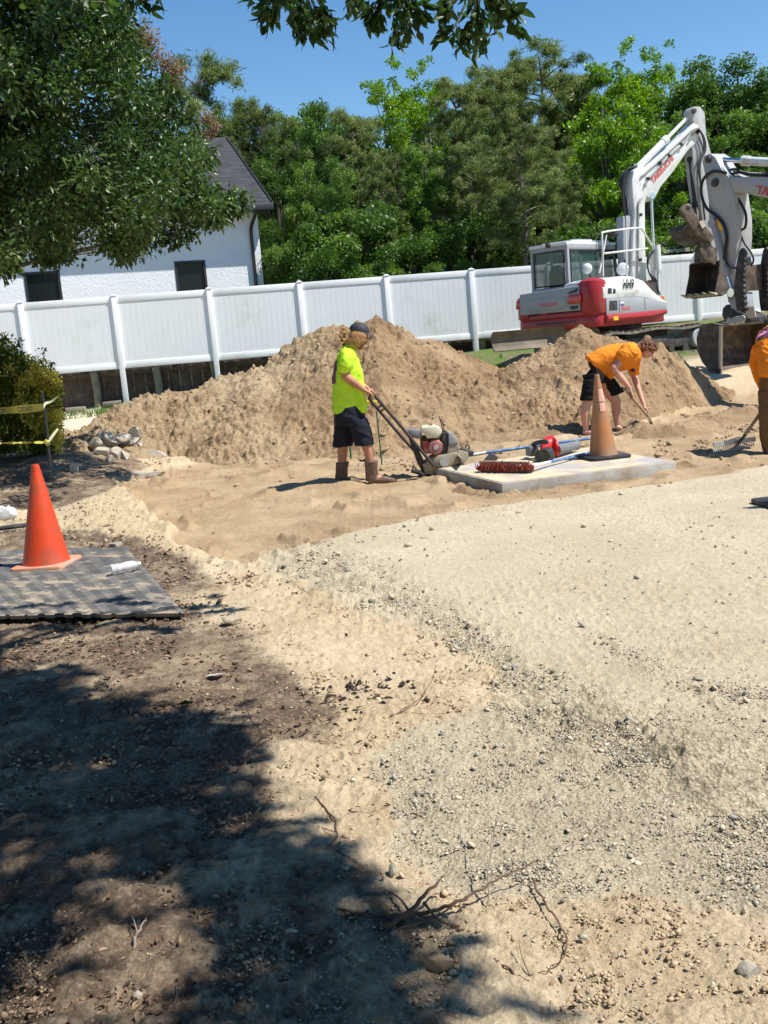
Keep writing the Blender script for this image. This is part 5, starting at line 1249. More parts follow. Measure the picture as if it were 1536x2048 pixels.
# arm cylinder on top of the boom
def cylinder(root, p0, p1, pm, r0, r1, name='hydraulic_cylinder', m0=None, m1=None, par=None):
    mb = MB(); d = (p1 - p0).normalized(); q = p0.lerp(p1, pm)
    mb.tube([p0, q], r0, 14); mb.tube([q - d * .12, q + d * .02], r0 * 1.18, 14); mb.lathe([(.02, -.07), (.09, -.07), (.09, .07), (.02, .07)], p0, (d.cross(Zv) if abs(d.z) < .95 else F1).normalized(), 12)
    o_ = mb.build(name, m0 or M_WHITE, par or root); mb = MB(); mb.tube([q, p1], r1, 12); mb.lathe([(.02, -.06), (.08, -.06), (.08, .06), (.02, .06)], p1, (d.cross(Zv)).normalized(), 12); mb.build('rod', m1 or M_CHROME, o_); return o_
ofc = N1 * (BT / 2)
cylinder(ex1, PP(1277, 334, bo + ofc * 1, N1), PP(1386, 224, bo + ofc * 1, N1), 0.50, .085, .045, m1=M_WHITE)
# boom lift cylinders beside the boom foot
cylinder(ex1, PP(1313, 615, bo + N1 * .05, N1), PP(1302, 392, bo + N1 * .05, N1), 0.50, .10, .04, m0=M_WHITE, m1=M_CHROME)
# hoses round the knee and down the back
hs = MB()
for k_ in range(6):
    o_ = k_ * 2.2; hs.tube(bez(line_px([(1272 - o_ * .2, 334 + o_ * .4), (1256 - o_ * .9, 338 + o_), (1247 - o_ * .6, 362 + o_), (1246 + o_ * .8, 400), (1250 + o_ * 1.2, 440), (1250 + o_ * 1.6, 500), (1250 + o_ * 2.0, 560), (1262 + o_ * 1.5, 600)], bo, N1, BT * .3 + .05 * k_), 6), .024, 7)
hs.build('hydraulic_hoses', M_HOSE, ex1)
gc = MB(); q = [(1246, 432), (1268, 430), (1268, 500), (1267, 580), (1254, 580), (1247, 500)]; gc.prism(line_px(q, bo, N1, BT * .25), N1 * .25); gc.build('boom_back_guard', M_GREY, ex1, bevel=.02)
# swing post at the boom foot
sp_ = MB(); q = PP(1290, 604, bo + ofc, N1); sp_.lathe([(.3, 0), (.34, .05), (.30, .25), (.2, .5), (.16, .6)], Vector((q.x, q.y, ZG1 + .85)), n=20); sp_.build('boom_swing_post', M_STEEL, ex1)
fx = MB(); fx.tube([PP(1313, 490, bo - N1 * .25, N1), PP(1316, 540, bo - N1 * .25, N1)], .09, 12); fx.tube([PP(1316, 540, bo - N1 * .25, N1), PP(1319, 640, bo - N1 * .25, N1)], .035, 8)
fx.build('swing_cylinder', M_WHITE, ex1)
hs = MB()
for k_ in range(3): hs.tube(bez(line_px([(1314 - k_ * 3, 500), (1296, 512 + 6 * k_), (1298, 545), (1312, 560 + 5 * k_), (1320, 590)], bo, N1, -.2 - .04 * k_), 6), .018, 6)
hs.build('swing_hoses', M_HOSE, ex1)
ol = MB(); ol.box(PP(1324, 605, bo, N1), (.12, .12, .32)); ol.build('marker_lamp', M_ORG, ex1, bevel=.04)
ol = MB(); ol.box(PP(1300, 566, bo - N1 * .1, N1), (.14, .1, .14)); ol.build('marker_lamp', M_ORG, ex1, bevel=.03)
# handrails on the right side
ro = cor + ang_dir(HEAD) * .5; ro = Vector((ro.x, ro.y, 0)) ; hr = MB()
hr.tube(bez(line_px([(1206, 552), (1205, 500), (1204, 470), (1209, 464), (1245, 459), (1278, 456), (1285, 460), (1302, 488), (1316, 515)], ro, N1R, .15), 3), .024, 8)
hr.tube(line_px([(1207, 507), (1295, 497)], ro, N1R, .15), .022, 8); hr.tube(line_px([(1251, 460), (1252, 500), (1254, 552)], ro, N1R, .15), .02, 8)
hr.tube(line_px([(1213, 470), (1199, 545)], ro, N1R, .45), .018, 8); hr.tube(line_px([(1316, 515), (1318, 626)], ro, N1R, .15), .022, 8)
hr.build('handrail', M_WHITE, ex1)
wl = MB(); wl.box(PP(1227, 470, ro + N1R * .2, N1R), (.2, .12, .1)); wl.build('work_light', M_RUB, ex1, bevel=.02)
# arm (stick), its bucket cylinder, linkage, bucket and thumb
tip = PP(1395, 232, bo, N1)
arm = flat_part(ex1, 'arm', [(1382, 222), (1388, 213), (1401, 213), (1410, 226), (1413, 270), (1424, 312), (1438, 400), (1442, 470), (1438, 522), (1424, 524), (1413, 470), (1398, 410), (1388, 340), (1384, 290), (1389, 252)], bo + N1 * .02, N1, .28, M_LGREY, .02)
for x_, y_, r_ in ((1394, 262, .07), (1388, 222, .06)):
    pn = MB(); pn.lathe([(.02, -.03), (r_, -.03), (r_, .36), (.02, .36)], PP(x_, y_, bo, N1), N1, 14); pn.build('pivot_pin', M_STEEL, arm)
cylinder(ex1, PP(1383, 318, bo + N1 * .14, N1), PP(1400, 470, bo + N1 * .14, N1), .62, .085, .045, m0=M_HOSE)
hs = MB()
for k_ in range(3): hs.tube(bez(line_px([(1384, 262 + 4 * k_), (1396, 258), (1408 - k_, 275), (1411 - k_ * 2, 300), (1400 - k_ * 2, 330), (1403, 380), (1410, 440)], bo, N1, -.03 - .03 * k_), 6), .02, 6)
hs.build('arm_hoses', M_HOSE, arm)
lk = MB()
for t in (0, .22): lk.prism(line_px([(1404, 470), (1414, 468), (1436, 515), (1430, 530), (1408, 520), (1400, 498)], bo, N1, t), N1 * .05)
lk.prism(line_px([(1404, 494), (1434, 494), (1436, 522), (1402, 524)], bo, N1, .02), N1 * .24)
lk.build('quick_coupler', M_BUCKET, ex1, bevel=.01)
BW1 = 0.86
def bucket(root, o, n, side_px, inner_px, width, lip_px, teeth, mt, name='bucket', th=.03, edge=None, n_off=0.0):
    """side_px: profile of the near side plate; inner curve inner_px: the shell polyline; the width runs along n"""
    nn_ = n.normalized(); out = []
    sp_ = MB()
    q = line_px(side_px, o, n, n_off)
    sp_.prism(q, nn_ * th); sp_.prism([p + nn_ * (width - th) for p in q], nn_ * th)
    sh = line_px(inner_px, o, n, n_off); cen = sum((p for p in q), Vector()) / len(q)
    inn = []
    for i, p in enumerate(sh):
        d = (cen - p); d = d.normalized(); inn.append(p + d * .03)
    for i in range(len(sh) - 1):
        sp_.prism([sh[i] + nn_ * th * .5, sh[i + 1] + nn_ * th * .5, inn[i + 1] + nn_ * th * .5, inn[i] + nn_ * th * .5], nn_ * (width - th))
    bk = sp_.build(name, mt, root)
    return bk, sh, cen, nn_
b1s = [(1439, 521), (1438, 545), (1430, 586), (1445, 590), (1462, 580), (1472, 560), (1470, 535), (1460, 522)]
bk1, sh1, cen1, nn1 = bucket(ex1, bo, N1, b1s, [(1430, 587), (1445, 592), (1463, 581), (1473, 560), (1471, 535), (1460, 520), (1439, 519)], BW1 * 1.22, None, 5, M_BUCKET)
e0 = sh1[0]; td = (sh1[0] - sh1[1]).normalized()
for k_ in range(5):
    c0 = e0 + nn1 * (.04 + k_ * (BW1 * 1.22 - .08) / 4); tt = MB(); tt.add([c0 - nn1 * .06 - td * .08 + Zv * .03, c0 + nn1 * .06 - td * .08 + Zv * .03, c0 + nn1 * .06 - td * .08 - Zv * .035, c0 - nn1 * .06 - td * .08 - Zv * .035,
        c0 - nn1 * .035 + td * .17 + Zv * .008, c0 + nn1 * .035 + td * .17 + Zv * .008, c0 + nn1 * .035 + td * .17 - Zv * .012, c0 - nn1 * .035 + td * .17 - Zv * .012],
        [(0, 1, 2, 3), (7, 6, 5, 4), (0, 4, 5, 1), (1, 5, 6, 2), (2, 6, 7, 3), (3, 7, 4, 0)]); tt.build('bucket_tooth', M_WORN, bk1, bevel=.01)
ed = MB(); ed.prism([e0 - td * .08, e0 + td * .02, e0 + td * .02 - Zv * .03, e0 - td * .08 - Zv * .03], nn1 * BW1 * 1.22); ed.build('cutting_edge', M_WORN, bk1)
# thumb with four curved fingers
th1 = MB(); tn = N1.normalized()
for k_ in range(4):
    w_ = .02 + k_ * .24; q = line_px([(1383, 412), (1376, 407), (1368, 411), (1362, 418), (1369, 432), (1383, 454), (1400, 474), (1420, 486), (1430, 476), (1420, 462), (1400, 440)], bo, N1, w_ - .1)
    t_ = MB(); t_.prism(q, tn * .11); o_ = t_.build('thumb_finger', M_BUCKET, ex1, bevel=.015)
    c_ = MB(); c_.ball(PP(1374, 413, bo + N1 * (w_ - .1 + .055), N1), (.10, .10, .07), 12, 7); c_.build('finger_tip', M_TRACK, o_)
th1.prism(line_px([(1388, 446), (1404, 452), (1422, 472), (1414, 486), (1396, 476), (1382, 456)], bo, N1, -.06), tn * .80); th1.build('thumb_plate', M_BUCKET, ex1, bevel=.01)
tb1 = MB(); tb1.beam(PP(1402, 478, bo + N1 * .14, N1), PP(1412, 512, bo + N1 * .14, N1), .3, .12, up=F1); tb1.build('thumb_bracket', M_BUCKET, ex1, bevel=.01)
lb_ = MB(); lb_.prism(line_px([(1398, 444), (1405, 440), (1411, 452), (1404, 457)], bo, N1, -.12), -N1 * .01); lb_.build('thumb_label', M_WORN, ex1)

# ---------- the second excavator reaching in from the right
D2 = Vector((-.45, .89, 0)).normalized(); N2 = Vector((-D2.y, D2.x, 0)); N2 = N2 if N2.y > 0 else -N2      # thickness away from the viewer
o2 = P(1450, 700, 19.0); o2 = Vector((o2.x, o2.y, 0))
base2 = o2 - D2 * 5.4
ex2 = thing('excavator', 'white excavator reaching in from the right edge, its big brown bucket on the soil', 'excavator', (base2.x, base2.y, 0.35))
boom2 = flat_part(ex2, 'boom', [(1424, 338), (1431, 329), (1442, 331), (1456, 348), (1470, 354), (1536, 355), (1640, 360), (1760, 395), (1860, 470), (1930, 560), (1895, 590), (1820, 510), (1720, 440), (1620, 408), (1536, 397), (1488, 386), (1458, 384), (1440, 379), (1427, 362)], o2, N2, .34, M_LGREY, .02)
arm2 = flat_part(ex2, 'arm', [(1404, 322), (1408, 311), (1420, 307), (1431, 315), (1443, 338), (1456, 352), (1466, 386), (1474, 440), (1474, 480), (1469, 540), (1467, 604), (1456, 606), (1448, 560), (1441, 540), (1433, 480), (1417, 436), (1417, 405), (1411, 360)], o2 - N2 * .02, N2, .38, M_LGREY, .02)
wf = MB(); wf.prism(line_px([(1466, 388), (1474, 440), (1474, 478), (1468, 500), (1462, 470), (1462, 420)], o2, N2, -.027), -N2 * .006); 
ta = PP(1514, 385, o2, N2); tb_ = PP(1600, 396, o2, N2); xd = (tb_ - ta).normalized(); yd = Zv - xd * xd.z; yd.normalize()
text_obj('TAKEUCHI', ta - N2 * .012 - yd * .03, xd, yd, (tb_ - ta).length, .15, M_REDTXT, boom2, ext=0, bold=.03)
cylinder(ex2, PP(1640, 330, o2 + N2 * .17, N2), PP(1424, 318, o2 + N2 * .17, N2), .68, .075, .04)
for x_, y_, r_ in ((1433, 365, .075), (1420, 319, .06)):
    pn = MB(); pn.lathe([(.02, -.06), (r_, -.06), (r_, .45), (.02, .45)], PP(x_, y_, o2, N2), N2, 14); pn.build('pivot_pin', M_STEEL, arm2)
hs = MB()
hs.tube(bez(line_px([(1452, 346), (1432, 342), (1416, 348), (1404, 365), (1403, 390), (1413, 416), (1432, 432), (1447, 450), (1453, 475), (1450, 500), (1448, 520)], o2, N2, -.06), 6), .028, 8)
hs.tube(bez(line_px([(1458, 350), (1480, 345), (1510, 350), (1545, 346)], o2, N2, .05), 6), .024, 8); hs.tube(bez(line_px([(1450, 344), (1470, 338), (1490, 348), (1540, 352)], o2, N2, .12), 6), .02, 8)
hs.tube(bez(line_px([(1468, 386), (1484, 410), (1492, 432), (1490, 455), (1478, 460)], o2, N2, .1), 6), .024, 8)
hs.tube(bez(line_px([(1480, 462), (1488, 485), (1502, 505), (1507, 520), (1502, 532)], o2, N2, .1), 6), .018, 8)
hs.tube(bez(line_px([(1450, 505), (1453, 525), (1463, 535), (1474, 536)], o2, N2, -.08), 6), .02, 8)
hs.build('hydraulic_hoses', M_HOSE, ex2)
pi_ = MB(); pi_.tube(bez(line_px([(1445, 342), (1458, 338), (1480, 344), (1500, 348), (1560, 350)], o2, N2, .2), 5), .03, 8); pi_.build('hydraulic_pipes', M_LGREY, boom2)
lb_ = MB(); lb_.prism(line_px([(1433, 438), (1442, 441), (1448, 452), (1446, 461), (1438, 458)], o2, N2, -.045), -N2 * .01); lb_.build('warning_label', M_YEL, arm2)
cylinder(ex2, PP(1428, 446, o2 - N2 * .02, N2), PP(1466, 585, o2 - N2 * .02, N2), .74, .075, .035, m0=M_GREY)
cylinder(ex2, PP(1478, 452, o2 + N2 * .3, N2), PP(1498, 560, o2 + N2 * .3, N2), .72, .085, .045, m0=M_HOSE)
lk = MB()
for t in (-.02, .36): lk.prism(line_px([(1450, 572), (1462, 572), (1474, 600), (1480, 625), (1468, 634), (1458, 605)], o2, N2, t), N2 * .05)
lk.build('bucket_link', M_GREY, ex2, bevel=.01)
cpl = MB(); cpl.prism(line_px([(1445, 616), (1452, 609), (1462, 612), (1476, 622), (1500, 634), (1500, 646), (1470, 648), (1450, 645), (1443, 630)], o2, N2, -.02), N2 * .42); cpl.build('quick_coupler', M_RUB, ex2, bevel=.02)
for x, y in ((1478, 640), (1488, 638), (1466, 642)):
    q = MB(); q.lathe([(.02, -.10), (.07, -.10), (.07, .05), (.02, .05)], PP(x, y, o2, N2), N2, 12); q.build('coupler_pin', M_LGREY, ex2)
# thumb of the second machine: two serrated arms joined by a box
def serr(x, y0, y1, w, off):
    L_ = []; k_ = 11
    for i in range(k_ * 2 + 1):
        t = i / (k_ * 2); xx = x + w * .5 + (2.4 if i % 2 else 0) - 4 * math.sin(t * 3.1) + t * 1.0; L_.append((xx, y0 + (y1 - y0) * t))
    Rr = [(x - w * .5 + 3 - 9 * math.sin(t * 2.6), y0 + (y1 - y0) * t) for t in (1, .85, .7, .55, .4, .25, .1, 0)]
    return [(x + 1, y0 - 6)] + L_ + Rr
tA = flat_part(ex2, 'thumb_arm', serr(1482, 502, 622, 14, 0), o2 - N2 * .10, N2, .07, M_RUB, .004)
tB = flat_part(ex2, 'thumb_arm', serr(1530, 500, 622, 14, 0), o2 + N2 * .45, N2, .07, M_RUB, .004)
bx2 = MB(); qa = [PP(x, y, o2 - N2 * .03, N2) for x, y in ((1484, 532), (1486, 582))]; qb = [PP(x, y, o2 + N2 * .45, N2) for x, y in ((1526, 580), (1524, 528))]
bx2.prism(qa + qb, D2 * .10); tbx = bx2.build('thumb_box', M_BUCKET, ex2, bevel=.01)
ln = MB(); ln.beam(PP(1495, 585, o2 + N2 * .15, N2), PP(1501, 640, o2 + N2 * .15, N2), .17, .08, up=D2); ln.build('thumb_link', M_GREY, ex2, bevel=.01)
ln = MB(); ln.prism([PP(x, y, o2 - N2 * .02, N2) for x, y in ((1492, 615), (1509, 612), (1513, 633), (1496, 637))], -N2 * .02); ln.build('coupler_plate', M_WORN, ex2)
# the bucket: width runs along N2 (into the picture to the right), opening towards its machine
bs = [(1440, 653), (1439, 690), (1439, 737), (1450, 777), (1441, 767), (1421, 744), (1404, 724), (1395, 702), (1393, 676), (1401, 651), (1420, 647)]
bk2, sh2, cen2, nn2 = bucket(ex2, o2, N2, bs, [(1448, 778), (1438, 766), (1420, 745), (1403, 725), (1394, 702), (1392, 676), (1400, 650), (1420, 646), (1440, 652)], 1.45, None, 0, M_BUCKET, th=.035)
fe = MB(); fe.prism(line_px([(1438, 652), (1442, 652), (1441, 737), (1437, 737)], o2, N2, -.006), N2 * .05); fe.build('side_edge', M_WORN, bk2)
ce = MB(); e0 = PP(1449, 777, o2, N2); e1 = PP(1441, 757, o2, N2)
ce.prism([e0, e1, e1 - D2 * .02 + Zv * .01, e0 - D2 * .02], nn2 * 1.45); ce.build('cutting_edge', M_EDGEW, bk2)
dr = MB(); rngb = np.random.default_rng(3)
ring = []
for k_ in range(9):                                                     # soil left in the mouth
    c_ = e1 + nn2 * (.1 + k_ * .155) + D2 * (.10 + .05 * rngb.random()) + Zv * (.0); dr.ball(c_, (.13, .12, .055 + .03 * rngb.random()), 10, 6)
dr.build('soil_in_bucket', HEAP, bk2)
be = MB()
for t in (.45, .85): be.prism(line_px([(1415, 650), (1448, 640), (1452, 628), (1470, 630), (1472, 648), (1445, 655)], o2, N2, t), N2 * .05)
be.build('bucket_ears', M_BUCKET, bk2)
house(ex2, Vector((base2.x, base2.y, 0)), math.degrees(math.atan2(D2.x, D2.y)), .35, txt=False)
tracks(ex2, base2, math.degrees(math.atan2(D2.x, D2.y)), 1.75, .45, .98, terr1(base2.x, base2.y), .45, .66)
# ================================================================== PEOPLE
def skinmat(name, col, col2):
    m = mat(name, col, rough=0.55, var=0.06, vscale=14, col2=col2, c2scale=9, c2t=(0.45, 0.62), spec=0.35)
    b = m.node_tree.nodes['Principled BSDF']; b.inputs['Subsurface Weight'].default_value = 0.08; b.inputs['Subsurface Scale'].default_value = 0.01; return m
def clothmat(name, col, bump=0.006, bs=11, var=0.08, **k):
    return mat(name, col, rough=0.9, var=var, vscale=9, bump=bump, bscale=bs, spec=0.2, **k)
M_SKIN1 = skinmat('tanned_skin', (0.42, 0.20, 0.135), (0.50, 0.235, 0.165))
M_SKIN2 = skinmat('sunburnt_pale_skin', (0.58, 0.33, 0.245), (0.62, 0.29, 0.21))
M_HIVIS = clothmat('lime_yellow_tshirt', (0.50, 0.82, 0.045), bump=0.010)
M_NAVY = clothmat('dark_navy_shorts', (0.016, 0.018, 0.030), bump=0.012, bs=9, var=0.2)
M_BLKSH = clothmat('black_shorts', (0.012, 0.012, 0.014), bump=0.012, bs=9, var=0.2)
M_BOOT = mat('brown_leather_boot', (0.115, 0.062, 0.042), rough=0.7, var=0.2, vscale=12, bump=0.006, bscale=14, dirt=(0.26, 0.19, 0.13), dirt_amt=0.35, dscale=9)
M_SOLE = mat('pale_sole', (0.42, 0.38, 0.32), rough=0.8)
M_CAP = mat('dark_cap', (0.022, 0.024, 0.034), rough=0.7, var=0.2); M_VISOR = mat('cap_visor', (0.07, 0.075, 0.09), rough=0.7, var=0.1)
M_HAIRG = mat('golden_brown_hair', (0.30, 0.15, 0.05), rough=0.55, var=0.45, vscale=16, bump=0.02, bscale=22)
M_HAIRR = mat('auburn_curly_hair', (0.16, 0.065, 0.03), rough=0.6, var=0.5, vscale=18, bump=0.03, bscale=26)
M_HAIRD = mat('dark_hair', (0.03, 0.02, 0.018), rough=0.6, var=0.4, vscale=18, bump=0.02, bscale=24)
M_OSH = clothmat('orange_tshirt', (0.80, 0.26, 0.025), bump=0.014, bs=10)
M_OSH2 = clothmat('orange_longsleeve', (0.82, 0.24, 0.02), bump=0.014, bs=9)
M_PRINT = clothmat('dark_shirt_print', (0.05, 0.035, 0.06), bump=0, var=0.6, col2=(0.30, 0.12, 0.20), c2scale=20)
M_PINK = clothmat('pink_print', (0.75, 0.28, 0.42), bump=0, var=0.3)
M_BRPANT = clothmat('brown_work_trousers', (0.155, 0.085, 0.040), bump=0.014, bs=8, var=0.18)
M_WOOD = mat('weathered_wood_handle', (0.36, 0.27, 0.17), rough=0.7, var=0.2, vscale=20)
M_EYE = mat('dark_eye', (0.02, 0.015, 0.012), rough=0.2, var=0)

def hand(mb, wrist, palm_c, fdir, pn, side, curl=1.0, s=1.0):
    """palm block plus four bent fingers and a thumb; fdir = direction the fingers leave the palm, pn = palm normal (towards what is held)"""
    fdir = fdir.normalized(); pn = (pn - fdir * pn.dot(fdir)).normalized(); sd = fdir.cross(pn) * side
    mb.loft([(wrist, sd * .026 * s, pn * .020 * s), (wrist.lerp(palm_c, .5), sd * .036 * s, pn * .018 * s), (palm_c, sd * .043 * s, pn * .016 * s), (palm_c + fdir * .035 * s, sd * .042 * s, pn * .014 * s)], 12)
    for i, L_ in enumerate((.068, .078, .073, .058)):
        b = palm_c + fdir * .032 * s + sd * (.031 - .0205 * i) * s
        d1 = (fdir + pn * .35 * curl).normalized(); d2 = (fdir * (1 - .75 * curl) + pn * 1.0 * curl).normalized(); d3 = (-fdir * .6 * curl + pn * .9).normalized()
        p1 = b + d1 * L_ * .45 * s; p2 = p1 + d2 * L_ * .32 * s; p3 = p2 + d3 * L_ * .24 * s
        mb.limb([b, p1, p2, p3], [.0100 * s, .0095 * s, .0085 * s, .0072 * s], 8)
    t0 = wrist.lerp(palm_c, .55) + sd * .030 * s; t1 = t0 + (sd * .6 + fdir * .55 + pn * .4).normalized() * .036 * s; t2 = t1 + (fdir * .6 + pn * .75).normalized() * .03 * s
    mb.limb([t0, t1, t2], [.0125 * s, .0110 * s, .0088 * s], 8)
def head(mb, c, face, up, s=1.0):
    """skull, jaw, nose, brow, lips and ears around c"""
    face = face.normalized(); up = (up - face * up.dot(face)).normalized(); sd = face.cross(up)
    for (df, du, ds_, ra, rb, rc_) in ((-.012, .030, 0, .094, .092, .076), (.012, -.030, 0, .074, .082, .064), (.034, -.078, 0, .044, .034, .042), (.052, -.01, 0, .040, .055, .052)):
        cc = c + face * df * s + up * du * s; mb.loft([(cc + up * rb * s * math.cos(t), face * ra * s * math.sin(t), sd * rc_ * s * math.sin(t)) for t in [math.pi * (i + .02) / 10.04 for i in range(11)]], 16)
    mb.limb([c + face * .083 * s + up * .022 * s, c + face * .108 * s - up * .018 * s, c + face * .09 * s - up * .03 * s], [.009 * s, .014 * s, .010 * s], 8)
    mb.limb([c + face * .088 * s - up * .055 * s + sd * .018 * s, c + face * .094 * s - up * .054 * s, c + face * .088 * s - up * .055 * s - sd * .018 * s], [.007 * s, .009 * s, .007 * s], 8)
    mb.limb([c + face * .078 * s + up * .036 * s + sd * .035 * s, c + face * .09 * s + up * .038 * s, c + face * .078 * s + up * .036 * s - sd * .035 * s], [.009 * s] * 3, 8)
    for g in (-1, 1): mb.loft([(c - face * .008 * s + up * du * s + sd * g * .076 * s, face * rr * s, sd * .008 * s) for du, rr in ((.035, .006), (.025, .018), (0, .018), (-.02, .010), (-.03, .005))], 10)
    return face, up, sd
def eyes(c, face, up, s, root):
    face = face.normalized(); up = (up - face * up.dot(face)).normalized(); sd = face.cross(up); mb = MB()
    for g in (-1, 1):
        mb = MB(); mb.ball(c + face * .078 * s + up * .012 * s + sd * g * .030 * s, .011 * s, 10, 6); mb.build('eye', M_EYE, root)
def curls(mb, c, face, up, s, test, n, r_, seed=1, R_=.105):
    rg = np.random.default_rng(seed); face = face.normalized(); up = (up - face * up.dot(face)).normalized(); sd = face.cross(up)
    for i in range(n):
        d = rand_dirs(1, rg)[0]
        if not test(d): continue
        p = c + (face * d[0] * R_ * .98 + sd * d[1] * R_ * .84 + up * (d[2] * R_ + .012)) * s
        q = p + (face * rg.normal() + sd * rg.normal() + up * (rg.normal() - .3)) * .012 * s
        mb.ball(q, (r_ * s * (.7 + .6 * rg.random()),) * 3, 8, 5)

def decal(root, target, pxs, mt, name, lift=.006, n=16):
    """a printed patch lying on the cloth of target"""
    bpy.context.view_layer.update(); M_ = rootm(root); inv = M_.inverted(); o_ = inv @ CAM
    x0 = min(p[0] for p in pxs); x1 = max(p[0] for p in pxs); y0 = min(p[1] for p in pxs); y1 = max(p[1] for p in pxs); g = {}; mb = MB()
    for i in range(n + 1):
        for j in range(n + 1):
            x = x0 + (x1 - x0) * i / n; y = y0 + (y1 - y0) * j / n
            if sdpoly(np.array([x]), np.array([y]), pxs)[0] > -.8:
                ok, loc, nr, idx = target.ray_cast(o_, (inv.to_3x3() @ ray(x, y)).normalized())
                if ok and (loc - o_).length < 60: g[(i, j)] = len(mb.v); mb.v.append(M_ @ (loc + nr * lift))
    for i in range(n):
        for j in range(n):
            q = [(i, j), (i + 1, j), (i + 1, j + 1), (i, j + 1)]
            if all(k_ in g for k_ in q) and max((mb.v[g[q[a_]]] - mb.v[g[q[b_]]]).length for a_ in range(4) for b_ in range(4)) < .12: mb.f.append(tuple(g[k_] for k_ in q))
    if mb.f: return mb.build(name, mt, target)
# ---------------------------------------------------------------- worker with the compactor
f1 = GT(735, 967); Y1 = f1.y
def J(px, py, dy=0.0): return P(px, py, Y1 + dy)
w1 = thing('person', 'worker in lime yellow shirt, dark cap and long golden hair pushing the plate compactor', 'person', (f1.x, f1.y, f1.z))
b = MB(); X1 = Vector((1, 0, 0)); UPp = (J(700, 690) - J(712, 850)).normalized(); LAT = Vector((0, -1, 0))       # LAT points to the viewer
hc = J(718, 668, 0); fdir = Vector((.93, -.12, -.34)); head(b, hc, fdir, UPp * 1 + X1 * .25, 1.0)
b.limb([J(700, 703), J(708, 688)], [.062, .058])
b.loft([(J(706, 842), X1 * .11, LAT * .15), (J(703, 815), X1 * .115, LAT * .16), (J(699, 775), X1 * .105, LAT * .15), (J(697, 740), X1 * .12, LAT * .175), (J(697, 716), X1 * .10, LAT * .19), (J(698, 702), X1 * .06, LAT * .10)])
b.limb([J(698, 716, -.19), J(690, 752, -.235), J(727, 779, -.20)], [.060, .046, .030]); 
b.limb([J(690, 752, -.235), J(706, 764, -.22), J(727, 779, -.20)], [.046, .046, .030])
b.limb([J(698, 716, .19), J(700, 752, .24), J(733, 776, .16)], [.060, .046, .030])
hA = J(745, 787, -.20); hB = J(747, 784, .18)
bard = (J(868, 932, -.20) - J(750, 792, -.20)).normalized()
hand(b, J(727, 779, -.20), J(737, 784, -.20), Vector((.75, 0, -.5)), Vector((-.4, 0, -.9)), 1, 1.0, 1.05)
hand(b, J(733, 776, .16), J(741, 780, .17), Vector((.75, 0, -.5)), Vector((-.4, 0, -.9)), -1, 1.0, 1.0)
b.limb([J(703, 836, .10), J(686, 886, .11), J(685, 905, .11), J(683, 955, .11)], [.095, .062, .056, .040])
b.limb([J(708, 836, -.10), J(730, 884, -.10), J(737, 902, -.10), J(744, 955, -.10)], [.095, .062, .056, .040])
b.limb([J(683, 957, .11), J(705, 964, .10)], [.045, .035]); b.limb([J(746, 954, -.10), J(778, 961, -.11)], [.045, .035])
b.build('body', M_SKIN1, w1, remesh=.0065, smooth=2)
eyes(hc, fdir, UPp + X1 * .25, 1, w1)
t = MB(); RGHT = X1
def ringpx(xl, xr, y, dl, dy=0.0, tilt=0): 
    c = J((xl + xr) / 2, y, dy); a = (J(xr, y + tilt, dy) - J(xl, y - tilt, dy)) / 2; return (c, a, LAT * dl)
t.loft([ringpx(664, 729, 823, .195, 0, -3), ringpx(664, 728, 800, .195), ringpx(665, 727, 775, .19), ringpx(667, 725, 750, .20), ringpx(670, 721, 727, .205), ringpx(675, 714, 710, .19), ringpx(681, 711, 700, .14), ringpx(689, 708, 693, .085), ringpx(691, 707, 689, .07)], 28)
t.limb([J(699, 709, -.10), J(696, 716, -.20), J(691, 731, -.245)], [.07, .092, .088], 14)
t.limb([J(699, 709, .10), J(698, 716, .20), J(699, 731, .245)], [.07, .09, .085], 14)
for k_, (x_, y0_, y1_) in enumerate(((718, 745, 812), (712, 760, 815), (722, 770, 818))): t.limb([J(x_, y0_, -.12 - .02 * k_), J(x_ + 4, y1_, -.13)], [.035, .042], 8)
shirt = t.build('tshirt', M_HIVIS, w1, remesh=.011, smooth=3, fold=.014)
decal(w1, shirt, [(662, 718), (673, 716), (674, 742), (671, 746), (671, 768), (660, 768)], M_PRINT, 'back_print', .005, 24)
t = MB()
t.loft([ringpx(670, 729, 812, .20), ringpx(668, 732, 832, .215), ringpx(669, 736, 850, .215)], 24)
t.loft([(J(692, 838, .09), X1 * .115, LAT * .11), (J(688, 865, .10), X1 * .115, LAT * .11), (J(686, 892, .10), X1 * .112, LAT * .105)], 20)
t.loft([(J(712, 838, -.09), X1 * .12, LAT * .115), (J(722, 862, -.10), X1 * .12, LAT * .115), (J(729, 890, -.10), X1 * .105, LAT * .105)], 20)
t.build('shorts', M_NAVY, w1, remesh=.012, smooth=2, fold=.013)
